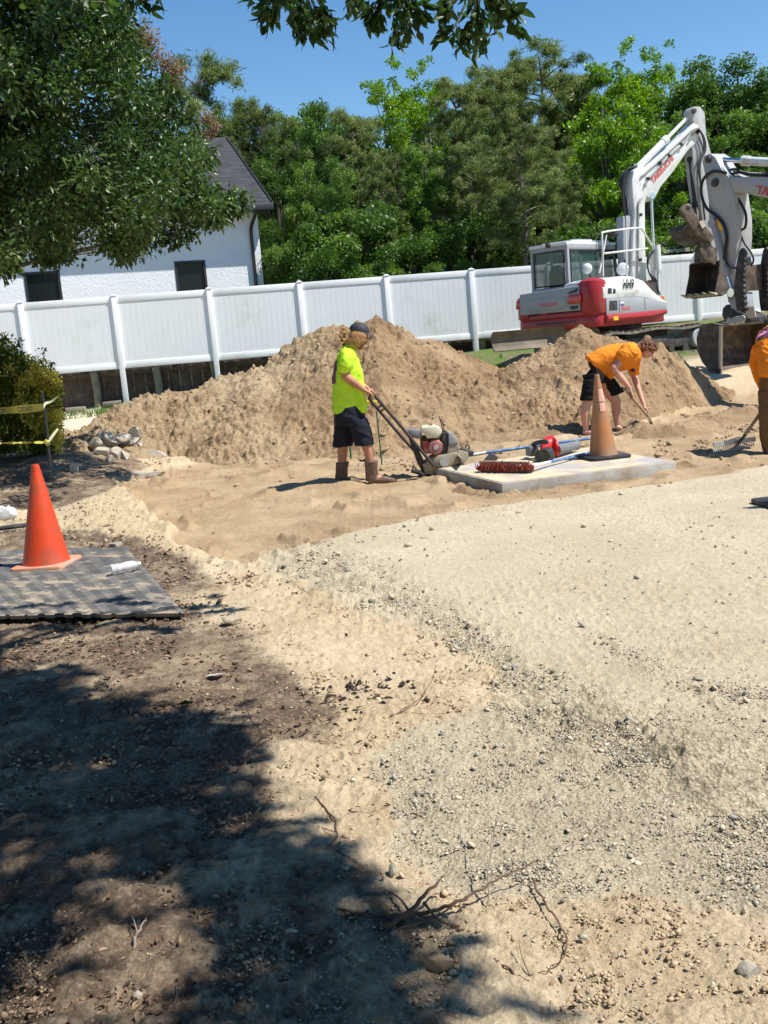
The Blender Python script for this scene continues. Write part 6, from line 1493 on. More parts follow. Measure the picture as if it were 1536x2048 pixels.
for (tp, ank, toe, dy, nm) in (((685, 924), (682, 955), (715, 967), .11, 0), ((742, 922), (743, 952), (787, 964), -.10, 1)):
    t = MB(); sx = (J(toe[0], toe[1], dy) - J(ank[0], toe[1], dy)).normalized()
    t.loft([(J(*tp, dy), X1 * .078, LAT * .068), (J((tp[0] + ank[0]) / 2, (tp[1] + ank[1]) / 2, dy), X1 * .07, LAT * .062), (J(ank[0] + 1, ank[1] - 2, dy), X1 * .075, LAT * .055), (J(ank[0] + 3, ank[1] + 9, dy), X1 * .085, LAT * .052)], 18)
    a_ = J(ank[0] + 1, 965 if nm == 0 else 962, dy); z_ = J(toe[0], toe[1] - 3, dy)
    t.limb([a_ + Vector((0, 0, .012)), a_.lerp(z_, .5) + Vector((0, 0, .012)), z_], [.052, .052, .040], 12)
    bo_ = t.build('boot', M_BOOT, w1, remesh=.008, smooth=2)
    so_ = MB(); so_.loft([(a_.lerp(z_, .5) + Vector((0, 0, -.052)), (z_ - a_) * .72, LAT * .052), (a_.lerp(z_, .5) + Vector((0, 0, -.032)), (z_ - a_) * .72, LAT * .055)], 20); so_.build('sole', M_SOLE if nm else M_BOOT, bo_)
t = MB(); UU = (UPp + X1 * .28).normalized(); fd = (fdir - UU * fdir.dot(UU)).normalized(); sdv = fd.cross(UU)
t.loft([(hc + UU * (.035 + .092 * math.sin(a)) - fd * .004, fd * .112 * max(math.cos(a), .02), sdv * .093 * max(math.cos(a), .02)) for a in [R(x) for x in (-6, 12, 30, 48, 64, 78, 89)]], 22)
cap = t.build('cap', M_CAP, w1, sharp=60)
vz = MB(); vv = []; 
for i in range(9):
    a = R(-62 + 124 * i / 8); e = hc + UU * .032 + fd * (.085 * math.cos(a)) + sdv * .088 * math.sin(a); o_ = hc + UU * (.012 - .012 * math.cos(a)) + fd * (.09 + .105 * math.cos(a) ** .7 if math.cos(a) > 0 else .09) + sdv * .088 * math.sin(a)
    vv += [e, o_, o_ - UU * .006, e - UU * .006]
fc = []
for i in range(8):
    for k_ in range(4): fc.append((i * 4 + k_, i * 4 + (k_ + 1) % 4, i * 4 + 4 + (k_ + 1) % 4, i * 4 + 4 + k_))
fc += [(0, 1, 2, 3), (35, 34, 33, 32)]
vz.add(vv, fc); vz.build('visor', M_VISOR, cap)
t = MB(); rg = np.random.default_rng(9)
for i in range(150):                        # long wavy hair hanging from under the cap
    a = rg.uniform(-2.6, 2.6); a = a if abs(a) > .75 else a + (1 if a > 0 else -1) * .9
    rad = .090; st_ = hc + UU * .03 + (-fd) * math.cos(a + math.pi) * -rad * 1.0
    st_ = hc + UU * .02 + fd * math.cos(a) * .085 + sdv * math.sin(a) * .082
    L_ = .15 + .05 * rg.random() - (.05 if math.cos(a) > .3 else 0)
    out_ = (fd * math.cos(a) + sdv * math.sin(a)) * .020; w_ = .012 * rg.normal()
    pth = [st_, st_ - UU * L_ * .33 + out_ + fd * w_, st_ - UU * L_ * .66 + out_ * 1.5 - fd * w_ * 1.3, st_ - UU * L_ + out_ * .9 + fd * .012 * rg.normal() - fd * .01]
    t.tube(bez(pth, 3), [.013, .014, .014, .014, .013, .012, .011, .009, .007, .004][:10], 6)
for i in range(14):
    q = J(686 + rg.normal() * 3, 672 + rg.normal() * 7, rg.normal() * .04); t.ball(q, .026, 8, 5)
t.build('hair', M_HAIRG, w1, remesh=.008, smooth=1)

# ---------------------------------------------------------------- bending worker with the shovel
f2 = GT(1178, 868); Y2 = f2.y
def K(px, py, dy=0.0): return P(px, py, Y2 + dy)
w2 = thing('person', 'barefoot worker in orange T-shirt and black shorts bending over to dig with a shovel', 'person', (f2.x, f2.y, f2.z))
b = MB()
hc2 = K(1295, 699, -.02); fd2 = Vector((.62, -.25, -.74)); up2 = Vector((.72, 0, .55)); head(b, hc2, fd2, up2, 1.02)
tdir = (K(1262, 702) - K(1196, 745)).normalized(); tn_ = Vector((-tdir.z, 0, tdir.x)).normalized()
b.loft([(K(1193, 748), tn_ * .07, LAT * .12), (K(1206, 730), tn_ * .12, LAT * .15), (K(1230, 718), tn_ * .12, LAT * .155), (K(1250, 712), tn_ * .12, LAT * .17), (K(1266, 706), tn_ * .09, LAT * .12)])
b.limb([K(1264, 706), K(1284, 702)], [.06, .057])
b.limb([K(1252, 706, -.17), K(1229, 736, -.25), K(1258, 775, -.24)], [.062, .052, .032]); b.limb([K(1229, 736, -.25), K(1238, 752, -.255), K(1258, 775, -.24)], [.052, .05, .032])
b.limb([K(1262, 716, .19), K(1268, 752, .20), K(1286, 805, -.02)], [.062, .048, .031]); b.limb([K(1268, 752, .2), K(1273, 768, .14), K(1286, 805, -.02)], [.046, .045, .031])
shd = (K(1299, 838, -.12) - K(1253, 780, -.22)).normalized()
hand(b, K(1260, 775, -.24), K(1263, 786, -.235), Vector((.35, 0, -.8)), Vector((-.75, .2, -.4)), 1, 1.0, 1.1)
hand(b, K(1286, 805, -.02), K(1291, 816, -.08), Vector((.45, -.2, -.8)), Vector((-.7, .1, -.4)), -1, .9, 1.1)
b.limb([K(1193, 760, -.09), K(1173, 808, -.12), K(1169, 826, -.13), K(1172, 858, -.13)], [.10, .070, .066, .040])
b.limb([K(1205, 762, .10), K(1232, 803, .12), K(1232, 822, .13), K(1235, 852, .14)], [.115, .070, .064, .040])
for (hx, hy, tx, ty, dy) in ((1170, 864, 1190, 868, -.13), (1235, 855, 1249, 861, .12)):
    b.limb([K(hx, hy, dy), K((hx + tx) / 2, (hy + ty) / 2 - 1, dy - .02), K(tx, ty, dy - .04)], [.038, .036, .022], 10)
    for i in range(5): b.limb([K(tx, ty, dy - .04 + (i - 2) * .016), K(tx + 4 - abs(i - 3) * .7, ty + 1.5, dy - .045 + (i - 2) * .018)], [.013, .009 + (i == 0) * .003], 8)
b.build('body', M_SKIN2, w2, remesh=.007, smooth=2)
eyes(hc2, fd2, up2, 1.02, w2)
t = MB()
t.loft([(K(1181, 727), tn_ * .13, LAT * .17), (K(1188, 728), tn_ * .16, LAT * .185), (K(1210, 722), tn_ * .195, LAT * .20), (K(1234, 716), tn_ * .21, LAT * .205), (K(1254, 712), tn_ * .20, LAT * .205), (K(1267, 706), tn_ * .155, LAT * .17), (K(1278, 701), tn_ * .09, LAT * .10)], 26)
for k_ in range(4): t.limb([K(1204 + 9 * k_, 744 - 2 * k_, -.10), K(1212 + 9 * k_, 752 + (k_ % 2) * 3 - k_, -.08)], [.06, .035], 8)
t.limb([K(1262, 700, -.10), K(1256, 704, -.19), K(1247, 712, -.235)], [.11, .115, .10], 14)
t.limb([K(1264, 706, .10), K(1266, 722, .20), K(1268, 742, .21)], [.11, .11, .085], 14)
sh2_ = t.build('tshirt', M_OSH, w2, remesh=.011, smooth=3, fold=.014)
em = MB(); em.ball(K(1266, 740, .13), (.035, .012, .03), 10, 6); em.build('chest_print', M_PRINT, sh2_)
t = MB()
t.loft([(K(1184, 736), tn_ * .13, LAT * .18), (K(1187, 748), X1 * .155, LAT * .20), (K(1196, 765), X1 * .18, LAT * .205)], 22)
t.loft([(K(1187, 758, -.09), X1 * .14, LAT * .12), (K(1180, 782, -.11), X1 * .125, LAT * .12), (K(1176, 800, -.12), X1 * .115, LAT * .12)], 20)
t.loft([(K(1206, 758, .10), X1 * .16, LAT * .12), (K(1222, 776, .11), X1 * .145, LAT * .12), (K(1233, 788, .12), X1 * .12 + Vector((0, 0, .03)), LAT * .12)], 20)
t.build('shorts', M_BLKSH, w2, remesh=.012, smooth=2, fold=.013)
t = MB(); curls(t, hc2, fd2, up2, 1.02, lambda d: (d[2] > -.05 or d[0] < -.25) and d[0] < .62 + d[2] * .3 and not (d[2] < .15 and d[0] > .1), 620, .021, 4, .104)
t.build('hair', M_HAIRR, w2, remesh=.007, smooth=0)
sv = thing('shovel', 'wooden-handled shovel the bending worker holds in both hands', 'shovel', tuple(K(1304, 852, -.12)))
a_, z_ = K(1248, 776, -.235), K(1296, 833, -.115)
mb = MB(); mb.tube([a_, z_], [.018, .018], 10); mb.build('handle', M_WOOD, sv)
mb = MB(); q = K(1253, 779, -.235); mb.tube([q - shd * .01, q + shd * .02], .023, 10); mb.build('ferrule', M_LGREY, sv)
mb = MB(); e_ = K(1306, 857, -.09); ax = (e_ - z_).normalized(); 
mb.loft([(z_ - ax * .05, LAT * .02, Zv * .02), (z_ + ax * .02, LAT * .03, Zv * .02), (z_ + ax * .05, LAT * .10, Vector((.6, 0, .5)) * .02), (z_.lerp(e_, .6), LAT * .11, Vector((.6, 0, .5)) * .022), (e_ + ax * .03, LAT * .05, Vector((.6, 0, .5)) * .008)], 14); mb.build('blade', M_CHROME, sv)

# ---------------------------------------------------------------- worker at the right edge with the landscape rake
f3 = GT(1541, 908); Y3 = f3.y
def Q(px, py, dy=0.0): return P(px, py, Y3 + dy)
w3 = thing('person', 'worker in orange shirt with back print and brown trousers, bent away at the right edge', 'person', (f3.x, f3.y, f3.z))
b = MB()
b.loft([(Q(1562, 752), X1 * .18, LAT * .12), (Q(1560, 730), X1 * .18, LAT * .12), (Q(1558, 700, .05), X1 * .18, LAT * .13), (Q(1558, 672, .20), X1 * .20, Vector((0, .1, .10)) * 1.2), (Q(1558, 655, .32), X1 * .12, Vector((0, .06, .08)))])
hc3 = Q(1552, 648, .48); head(b, hc3, Vector((0, .55, -.83)), Vector((0, .8, .5)), 1.0)
b.limb([Q(1556, 655, .30), hc3], [.06, .056])
b.limb([Q(1530, 672, .22), Q(1512, 725, .34), Q(1530, 785, .28)], [.058, .046, .032]); b.limb([Q(1590, 672, .2), Q(1596, 725, .36), Q(1560, 770, .32)], [.058, .046, .032])
hand(b, Q(1530, 785, .28), Q(1534, 796, .27), Vector((.2, 0, -.9)), Vector((.8, .2, -.3)), 1, 1, 1.05); hand(b, Q(1560, 770, .32), Q(1556, 780, .31), Vector((-.2, 0, -.9)), Vector((-.7, .2, -.3)), -1, 1, 1.05)
b.limb([Q(1543, 765), Q(1540, 835, -.04), Q(1541, 895, 0)], [.10, .066, .045]); b.limb([Q(1585, 765), Q(1592, 835, -.04), Q(1594, 895, 0)], [.10, .066, .045])
b.limb([Q(1541, 897, 0), Q(1538, 903, .10)], [.045, .04]); b.limb([Q(1594, 897, 0), Q(1596, 903, .10)], [.045, .04])
b.build('body', M_SKIN2, w3, remesh=.008, smooth=2)
eyes(hc3, Vector((0, .55, -.83)), Vector((0, .8, .5)), 1, w3)
t = MB()
t.loft([(Q(1561, 750, -.02), X1 * .235, LAT * .155), (Q(1560, 732), X1 * .24, LAT * .16), (Q(1558, 705, .04), X1 * .235, LAT * .16), (Q(1557, 680, .14), X1 * .235, Vector((0, -.12, .08)) ), (Q(1557, 664, .26), X1 * .21, Vector((0, -.09, .10))), (Q(1556, 655, .34), X1 * .10, Vector((0, -.05, .07)))], 26)
t.loft([(Q(1532, 672, .20), X1 * .09, Vector((0, .07, .07))), (Q(1516, 700, .26), X1 * .078, LAT * .075), (Q(1510, 728, .33), X1 * .066, LAT * .066), (Q(1520, 758, .31), X1 * .056, LAT * .056), (Q(1529, 780, .285), X1 * .046, LAT * .046)], 16)
t.loft([(Q(1586, 672, .20), X1 * .09, Vector((0, .07, .07))), (Q(1596, 700, .28), X1 * .078, LAT * .075), (Q(1596, 728, .35), X1 * .066, LAT * .066), (Q(1575, 758, .33), X1 * .05, LAT * .05)], 16)
sh3 = t.build('long_sleeve_shirt', M_OSH2, w3, remesh=.011, smooth=3, fold=.014)
decal(w3, sh3, [(1503, 690), (1503, 674), (1513, 668), (1521, 661), (1529, 656), (1545, 652), (1600, 652), (1612, 668), (1600, 674), (1545, 672), (1525, 677), (1510, 688)], M_PRINT, 'back_print', n=30)
decal(w3, sh3, [(1514, 676), (1520, 669), (1529, 663), (1534, 664), (1531, 669), (1522, 673), (1516, 679)], M_PINK, 'pink_print', .010)
t = MB()
t.loft([(Q(1560, 742), X1 * .20, LAT * .145), (Q(1560, 762), X1 * .215, LAT * .16), (Q(1561, 785), X1 * .215, LAT * .15)], 24)
t.loft([(Q(1541, 780), X1 * .125, LAT * .12), (Q(1538, 830, -.03), X1 * .105, LAT * .105), (Q(1539, 870, -.01), X1 * .095, LAT * .095), (Q(1542, 902, 0), X1 * .085, LAT * .09)], 18)
t.loft([(Q(1583, 780), X1 * .125, LAT * .12), (Q(1590, 830, -.03), X1 * .105, LAT * .105), (Q(1593, 902, 0), X1 * .085, LAT * .09)], 18)
t.build('trousers', M_BRPANT, w3, remesh=.012, smooth=2, fold=.013)
for x_ in (1537, 1596):
    t = MB(); t.limb([Q(x_, 902, -.03), Q(x_ - 3, 905, .14)], [.05, .045]); t.build('shoe', M_BOOT, w3, remesh=.008, smooth=2)
t = MB(); curls(t, hc3, Vector((0, .55, -.83)), Vector((0, .8, .5)), 1.0, lambda d: d[0] < .3, 420, .020, 5); t.build('hair', M_HAIRD, w3, remesh=.008)
rk_ = thing('landscape_rake', 'long-handled aluminium landscape rake pulled through loose soil at the right edge', 'rake', tuple(Q(1470, 895)))
a_ = Q(1560, 770, .22); m_ = Q(1490, 870, .05); z_ = Q(1470, 896, -.02)
mb = MB(); mb.tube([a_, m_], .019, 10); mb.build('handle', M_WOOD, rk_); mb = MB(); mb.tube([m_, z_], .017, 10); mb.build('socket', M_BUCKET, rk_)
hl = Q(1427, 889, .0); hr_ = Q(1510, 878, .10); mb = MB(); mb.beam(hl, hr_, .03, .045); mb.build('rake_head', M_LGREY, rk_)
mb = MB()
for t_ in (.15, .85): mb.tube([Q(1476, 875, .03), hl.lerp(hr_, t_)], .009, 6)
mb.build('brace', M_LGREY, rk_)
mb = MB()
for i in range(22): p = hl.lerp(hr_, (i + .5) / 22); mb.tube([p, p + Vector((-.02, -.02, -.085))], [.006, .004], 5)
mb.build('tines', M_LGREY, rk_)
# ================================================================== SLAB, TOOLS, CONES
M_CONC = mat('fresh_concrete', (0.40, 0.39, 0.36), rough=0.85, var=0.08, vscale=3, bump=0.003, bscale=50, dirt=(0.26, 0.19, 0.12), dirt_amt=0.45, dscale=3.5)
M_CONCT = mat('slab_top_dusty', (0.60, 0.50, 0.35), rough=0.9, var=0.06, vscale=4, col2=(0.36, 0.37, 0.39), c2scale=1.3, c2t=(0.50, 0.58), dirt=(0.46, 0.34, 0.21), dirt_amt=.55, dscale=5)
SZ = 0.045
A_ = G(872, 935.6, SZ); B_ = G(1003, 966.6, SZ); C_ = G(1352, 922, SZ); D_ = G(1183, 894, SZ)
slab = thing('concrete_slab', 'fresh square concrete slab with tools and a cone on it', 'slab', (A_ + B_ + C_ + D_) / 4)
mb = MB(); mb.prism([Vector((p.x, p.y, -.16)) for p in (A_, B_, C_, D_)], (0, 0, SZ + .16 - .004)); mb.build('slab_body', M_CONC, slab, bevel=0.008)
mb = MB(); mb.prism([Vector((p.x, p.y, SZ - .006)) + (((A_ + C_) / 2 - p).normalized() * .02) * Vector((1, 1, 0)).length * Vector((1, 0, 0)).length for p in (A_, B_, C_, D_)], (0, 0, .008)); mb.build('slab_top', M_CONCT, slab)
M_CONE1 = mat('bright_orange_cone', (0.62, 0.052, 0.007), rough=0.5, var=0.12, vscale=5, dirt=(0.22, 0.075, 0.05), dirt_amt=0.42, dscale=4)
M_CONE2 = mat('sunbleached_cone', (0.44, 0.17, 0.055), rough=0.65, var=0.12, vscale=5, dirt=(0.27, 0.185, 0.115), dirt_amt=0.75, dscale=4, col2=(0.56, 0.15, 0.05), c2scale=3.0, c2t=(0.55, 0.66))
M_CBASE = mat('pale_orange_base', (0.62, 0.26, 0.15), rough=0.7, var=0.12, dirt=(0.40, 0.30, 0.22), dirt_amt=0.6, dscale=8)
M_PATCH = mat('white_sleeve_remnant', (0.62, 0.45, 0.37), rough=.7, var=.15, dirt=(0.68, .22, .12), dirt_amt=.6, dscale=10)
def cone(label, base, h, wb, mt, mbase, rot, lean=(0, 0), group='traffic cones', sleeve=None, sag=0, wbase=None):
    t = thing('traffic_cone', label, 'traffic cone', tuple(base), 0, group)
    top = base + Vector((lean[0] * h, lean[1] * h, h)); ax = (top - base).normalized()
    r0 = wb * .36; prof = [(r0 * 1.06, .03), (r0 * 1.0, .06)]
    for i in range(1, 12):
        q = i / 11; prof.append((r0 * (1 - q) + wb * .068 * q, .06 + (h - .09) * q))
    prof += [(wb * .067, h - .015), (wb * .055, h), (wb * .035, h), (wb * .03, h - .06)]
    mb = MB(); mb.lathe(prof, base, ax, 40)
    if sag:
        for i, v_ in enumerate(mb.v):
            z = v_.z - base.z
            if .03 < z < .35: a = math.atan2(v_.y - base.y, v_.x - base.x); k_ = 1 - .035 * max(0, math.cos((a + 1.35) * 2.5)) * math.sin(math.pi * z / .35); v_.x = base.x + (v_.x - base.x) * k_; v_.y = base.y + (v_.y - base.y) * k_
    body = mb.build('cone_body', mt, t, sharp=50)
    bb = MB(); m_ = Matrix.Rotation(rot, 3, 'Z'); n_ = 8; pts = []
    for (sx, sy) in ((1, 1), (-1, 1), (-1, -1), (1, -1)):
        for i in range(5):
            a = R({(1, 1): 0, (-1, 1): 90, (-1, -1): 180, (1, -1): 270}[(sx, sy)] + 22.5 * i); c_ = (wbase or wb) / 2 - .045; pts.append(m_ @ Vector((sx * c_ + .045 * math.cos(a), sy * c_ + .045 * math.sin(a), 0)) + base)
    bb.prism(pts, Zv * .035); bb.build('cone_base', mbase, t, bevel=.01)
    if sleeve:
        for (q0, q1, a0, a1) in sleeve:
            sl = MB(); v = []; n2 = 14
            for i in range(n2 + 1):
                a = R(a0 + (a1 - a0) * i / n2)
                for q in (q0, q1):
                    z = .06 + (h - .09) * q; rr_ = r0 * (1 - q) + wb * .068 * q + .003; v.append(base + Vector((rr_ * math.cos(a) + lean[0] * z, rr_ * math.sin(a) + lean[1] * z, z)))
            sl.add(v, [(2 * i, 2 * i + 2, 2 * i + 3, 2 * i + 1) for i in range(n2)]); sl.build('sleeve_patch', M_PATCH, t)
    return t, top, body
g1 = GT(87, 1152); 
def fit(px, pyb, pyt, base):                # height so that the tip reaches a photo row
    d = ray(px, pyt); t_ = base.y / d.y; return (CAM + d * t_).z - base.z
h1 = fit(95, 925, 925, Vector((g1.x, g1.y + .12, g1.z)))
b1 = GT(87, 1146); b1 = Vector((b1.x, b1.y + .10, b1.z + .03))
cone('bright orange traffic cone on the dark mat, a thin rod stuck in its top', b1, fit(95, 0, 926, b1), .46, M_CONE1, M_CBASE, R(-6), lean=(.02, 0), wbase=.41)
b2 = G(1207, 915, SZ + .004)
cone('faded dirty tan traffic cone standing on the concrete slab', b2, fit(1197, 0, 748, b2), .405, M_CONE2, M_RUB, R(12), lean=(-.035, 0), sleeve=[(.55, .66, 262, 312), (.68, .84, 258, 325)], sag=1, wbase=.46)
b3 = GT(1650, 1012)
cone('traffic cone with a broad black base, mostly cut off by the right edge', b3, .91, .50, M_CONE1, M_RUB, R(4), wbase=.82)
# broom, pole, blower
M_BRISTLE = mat('red_bristles', (0.33, 0.055, 0.045), rough=.9, var=.4, vscale=30, bump=.02, bscale=60, dirt=(0.30, 0.18, 0.13), dirt_amt=.4, dscale=14)
M_BLK = mat('black_plastic', (0.025, 0.025, 0.027), rough=.45, var=.15, dirt=(0.12, 0.1, 0.08), dirt_amt=.3, dscale=12)
M_BLUEH = mat('blue_handle', (0.05, 0.16, 0.36), rough=.4, var=.15, vscale=14, dirt=(0.45, 0.50, 0.52), dirt_amt=.35, dscale=16)
M_REDP = mat('red_plastic', (0.62, 0.02, 0.03), rough=.35, var=.08)
M_GPL = mat('grey_plastic', (0.16, 0.17, 0.18), rough=.5, var=.12)
br = thing('push_broom', 'red-bristled push broom lying on the slab, its blue handle running behind the cone', 'broom', tuple(G(1015, 935, SZ)))
pl_, pr_ = G(960, 944, SZ), G(1062, 946, SZ)
mb = MB(); mb.beam(pl_ + Zv * .04, pr_ + Zv * .04, .075, .05); 
rg = np.random.default_rng(2); dx = (pr_ - pl_); 
for i in range(420):
    p = pl_ + dx * rg.random() + Vector((rg.normal() * .02, rg.normal() * .03, .03)); q = p + Vector((rg.normal() * .015, -.035 + rg.normal() * .03, .055 + rg.normal() * .016)); mb.tube([p, q], [.007, .003], 4)
mb.build('bristles', M_BRISTLE, br)
mb = MB(); mb.beam(pl_ + Vector((.01, .03, .10)), pr_ + Vector((-.01, .03, .10)), .05, .03); mb.build('broom_head', M_WOOD, br, bevel=.006)
mb = MB(); mb.beam(pl_ + Vector((.02, -.02, .015)), pr_ + Vector((.0, -.02, .015)), .05, .028); mb.build('scraper_bar', M_BLK, br)
h0, h1_, h2_ = G(1064, 932, SZ + .07), G(1100, 924, SZ + .05), G(1200, 901, SZ + .03)
mb = MB(); mb.tube([h0, h1_], .017, 10); mb.build('ferrule', M_WHITE, br); mb = MB(); mb.tube([h1_, h2_], .017, 10); mb.build('handle', M_BLUEH, br)
sq = thing('squeegee', 'floor scraper with long blue and white pole along the back edge of the slab', 'scraper', tuple(G(922, 925, SZ)))
s0, s1, s2 = G(925, 913, SZ + .05), G(972, 905.5, SZ + .07), G(1186, 876, SZ + .10)
mb = MB(); mb.tube([s0, s1], .018, 10); mb.build('sleeve', M_WHITE, sq); mb = MB(); mb.tube([s1, s2], .018, 10); mb.build('handle', M_BLUEH, sq)
mb = MB(); mb.prism([G(913, 917, SZ + .01), G(924, 927, SZ + .01), G(926, 917, SZ + .13), G(915, 908, SZ + .13)], Vector((-.012, .012, 0))); mb.build('scraper_plate', M_TIMBER, sq)
mb = MB(); mb.prism([G(905, 922, SZ + .004), G(918, 931, SZ + .004), G(928, 930, SZ + .004), G(920, 922, SZ + .004)], Zv * .02); mb.build('rubber_flap', M_BLK, sq)
bw = thing('leaf_blower', 'red and black cordless leaf blower lying on the slab between the broom and the cone', 'leaf blower', tuple(G(1095, 905, SZ)))
def S(px, py, z): return G(px, py, SZ + z)
mb = MB(); c0 = S(1097, 893, .13)
mb.loft([(S(1083, 900, .10), Vector((0, .10, 0)), Zv * .085), (S(1090, 897, .11), Vector((0, .125, 0)), Zv * .12), (S(1102, 893, .12), Vector((0, .13, 0)), Zv * .13), (S(1110, 894, .12), Vector((0, .11, 0)), Zv * .11), (S(1115, 896, .11), Vector((0, .085, 0)), Zv * .085)], 20); mb.build('fan_housing', M_REDP, bw)
mb = MB(); mb.tube([S(1086, 914, .06), S(1097, 908, .07)], [.085, .08], 18); mb.tube([S(1072, 913, .05), S(1084, 912, .06)], [.02, .05], 10); mb.build('air_intake', M_BLK, bw)
mb = MB(); mb.tube(bez([S(1064, 897, .10), S(1068, 888, .16), S(1082, 884, .20), S(1096, 884, .20)], 4), .026, 8); mb.build('grip', M_BLK, bw)
mb = MB(); mb.box(S(1064, 902, .09), (.11, .13, .11), Matrix.Rotation(.3, 3, 'Z')); mb.box(S(1061, 904, .08), (.07, .1, .06)); mb.build('battery', M_GPL, bw, bevel=.015)
mb = MB(); mb.tube([S(1112, 900, .09), S(1130, 896, .085), S(1150, 891, .075)], [.062, .055, .052], 16); mb.tube([S(1149, 891, .075), S(1154, 890, .075)], [.058, .058], 16); mb.build('nozzle', M_GPL, bw)

# plate compactor
M_DIRTYP = mat('dirty_cream_steel', (0.36, 0.31, 0.22), rough=.75, var=.2, vscale=8, dirt=(0.14, 0.12, 0.10), dirt_amt=.4, dscale=9, bump=.003)
M_TANK = mat('cream_fuel_tank', (0.66, 0.62, 0.47), rough=.4, var=.06, dirt=(0.4, .33, .22), dirt_amt=.3, dscale=8)
M_REDE = mat('dusty_red_engine', (0.40, 0.07, 0.06), rough=.6, var=.2, dirt=(0.42, .27, .2), dirt_amt=.5, dscale=12)
Yc = Y1 + .02
def H_(px, py, dy=0.0): return P(px, py, Yc + dy)
pc = thing('plate_compactor', 'petrol plate compactor with cream tank and red engine beside the slab', 'plate compactor', (H_(880, 960).x, Yc, terr1(H_(880, 960).x, Yc)))
def pxp(name, poly, dy0, d, m, par=pc, bevel=.006): mb = MB(); pxprism(mb, poly, Yc + dy0, d); return mb.build(name, m, par, bevel=bevel)
bp = pxp('base_plate', [(838, 962), (846, 952), (870, 955), (930, 948), (975, 930), (990, 912), (997, 914), (985, 938), (950, 958), (900, 968), (860, 970)], -.16, .44, M_STEEL, bevel=.01)
pxp('exciter_housing', [(846, 930), (866, 914), (880, 908), (922, 900), (936, 904), (938, 916), (926, 930), (870, 950), (850, 948)], -.12, .32, M_DIRTYP)
pxp('deck_plate', [(866, 922), (876, 912), (915, 904), (918, 926), (905, 932), (876, 934), (868, 932)], -.18, .05, M_DIRTYP)
mb = MB(); mb.lathe([(.01, 0), (.04, 0), (.055, .01), (.055, .03), (.01, .03)], H_(889, 923, -.18), (0, -1, 0), n=20); mb.build('deck_boss', M_LGREY, pc)
en = pxp('engine_block', [(842, 874), (885, 872), (888, 905), (850, 908), (842, 895)], -.05, .22, M_STEEL)
mb = MB(); fc_ = H_(871, 895, -.12); mb.lathe([(.01, .035), (.03, .035), (.035, .02), (.075, .015), (.088, .0), (.088, -.07), (.01, -.07)], fc_, (0, -1, 0), n=28); mb.build('fan_cover', M_REDE, pc)
mb = MB()
for i in range(16): a = 2 * math.pi * i / 16; d_ = Vector((math.cos(a), 0, math.sin(a))); mb.beam(fc_ + d_ * .042 + Vector((0, -.020, 0)), fc_ + d_ * .072 + Vector((0, -.018, 0)), .007, .006, up=(0, 1, 0))
mb.lathe([(.002, .042), (.026, .040), (.028, .03)], fc_, (0, -1, 0), n=16); mb.build('starter_grille', M_LGREY, pc)
pxp('cylinder_head', [(843, 882), (856, 882), (864, 905), (850, 906)], -.10, .10, M_REDE)
mb = MB(); pxprism(mb, [(842, 858), (845, 854), (870, 852), (880, 855), (884, 864), (883, 868), (875, 876), (854, 877), (849, 866), (843, 864)], Yc - .14, .24); mb.build('fuel_tank', M_TANK, pc, bevel=.018)
mb = MB(); mb.cyl(H_(861, 854, -.02), H_(860, 850, -.02), .028, .026, 14); mb.build('fuel_cap', M_BLK, pc)
pxp('air_filter', [(815, 861), (822, 859), (842, 862), (845, 872), (841, 877), (825, 876), (818, 868)], -.13, .2, M_GPL, bevel=.012)
pxp('crash_guard', [(885, 868), (895, 864), (898, 880), (897, 900), (890, 912), (884, 910), (882, 890)], -.12, .3, M_BLK)
pxp('belt_guard', [(897, 865), (903, 865), (916, 880), (917, 886), (898, 890)], -.16, .12, M_GREY); pxp('belt_guard', [(897, 890), (918, 887), (918, 905), (894, 911)], -.15, .12, M_DIRTYP)
mb = MB(); mb.tube([H_(921, 896, -.08), H_(929, 903, -.08), H_(945, 907, -.05)], [.035, .04, .035], 10); mb.build('front_mount', M_BLK, pc)
mb = MB(); mb.tube(bez([H_(931, 898, -.06), H_(933, 890, -.06), H_(938, 892, -.06), H_(938, 902, -.06)], 4), .01, 6); mb.build('lift_ring', M_STEEL, pc)
mb = MB(); mb.tube(bez([H_(826, 940, -.1), H_(826, 934, -.1), H_(831, 936, -.1), H_(834, 944, -.1)], 4), .01, 6); mb.tube([H_(822, 942, -.1), H_(838, 944, -.1), H_(848, 952, -.1)], [.02, .03, .03], 8); mb.build('rear_mount', M_BLK, pc)
mb = MB(); mb.tube([H_(750, 792, -.20), H_(800, 850, -.20), H_(868, 932, -.20)], .019, 10); mb.tube([H_(738, 797, .14), H_(800, 870, .14), H_(840, 914, .14), H_(852, 935, .1)], .019, 10)
mb.tube([H_(750, 792, -.20), H_(742, 786, -.1), H_(741, 787, .05), H_(738, 797, .14)], .017, 10)
for (x0, y0, x1, y1) in ((764, 809, 756, 816), (771, 817, 762, 822)): mb.tube([H_(x0, y0, -.20), H_(x1, y1, .14)], .012, 8)
mb.build('push_handle', mat('brown_handle_bar', (0.05, 0.032, 0.03), rough=.5, var=.2), pc)
mb = MB(); mb.tube([H_(886, 870, .05), H_(884, 852, .05), H_(878, 832, .05)], .006, 6); mb.tube([H_(888, 868, .0), H_(887, 850, .0), H_(881, 838, .0)], .006, 6); mb.build('throttle_cable', M_RUB, pc)
pxp('lower_frame', [(818, 880), (826, 876), (850, 925), (862, 950), (850, 955), (834, 925)], -.06, .14, M_BLK)

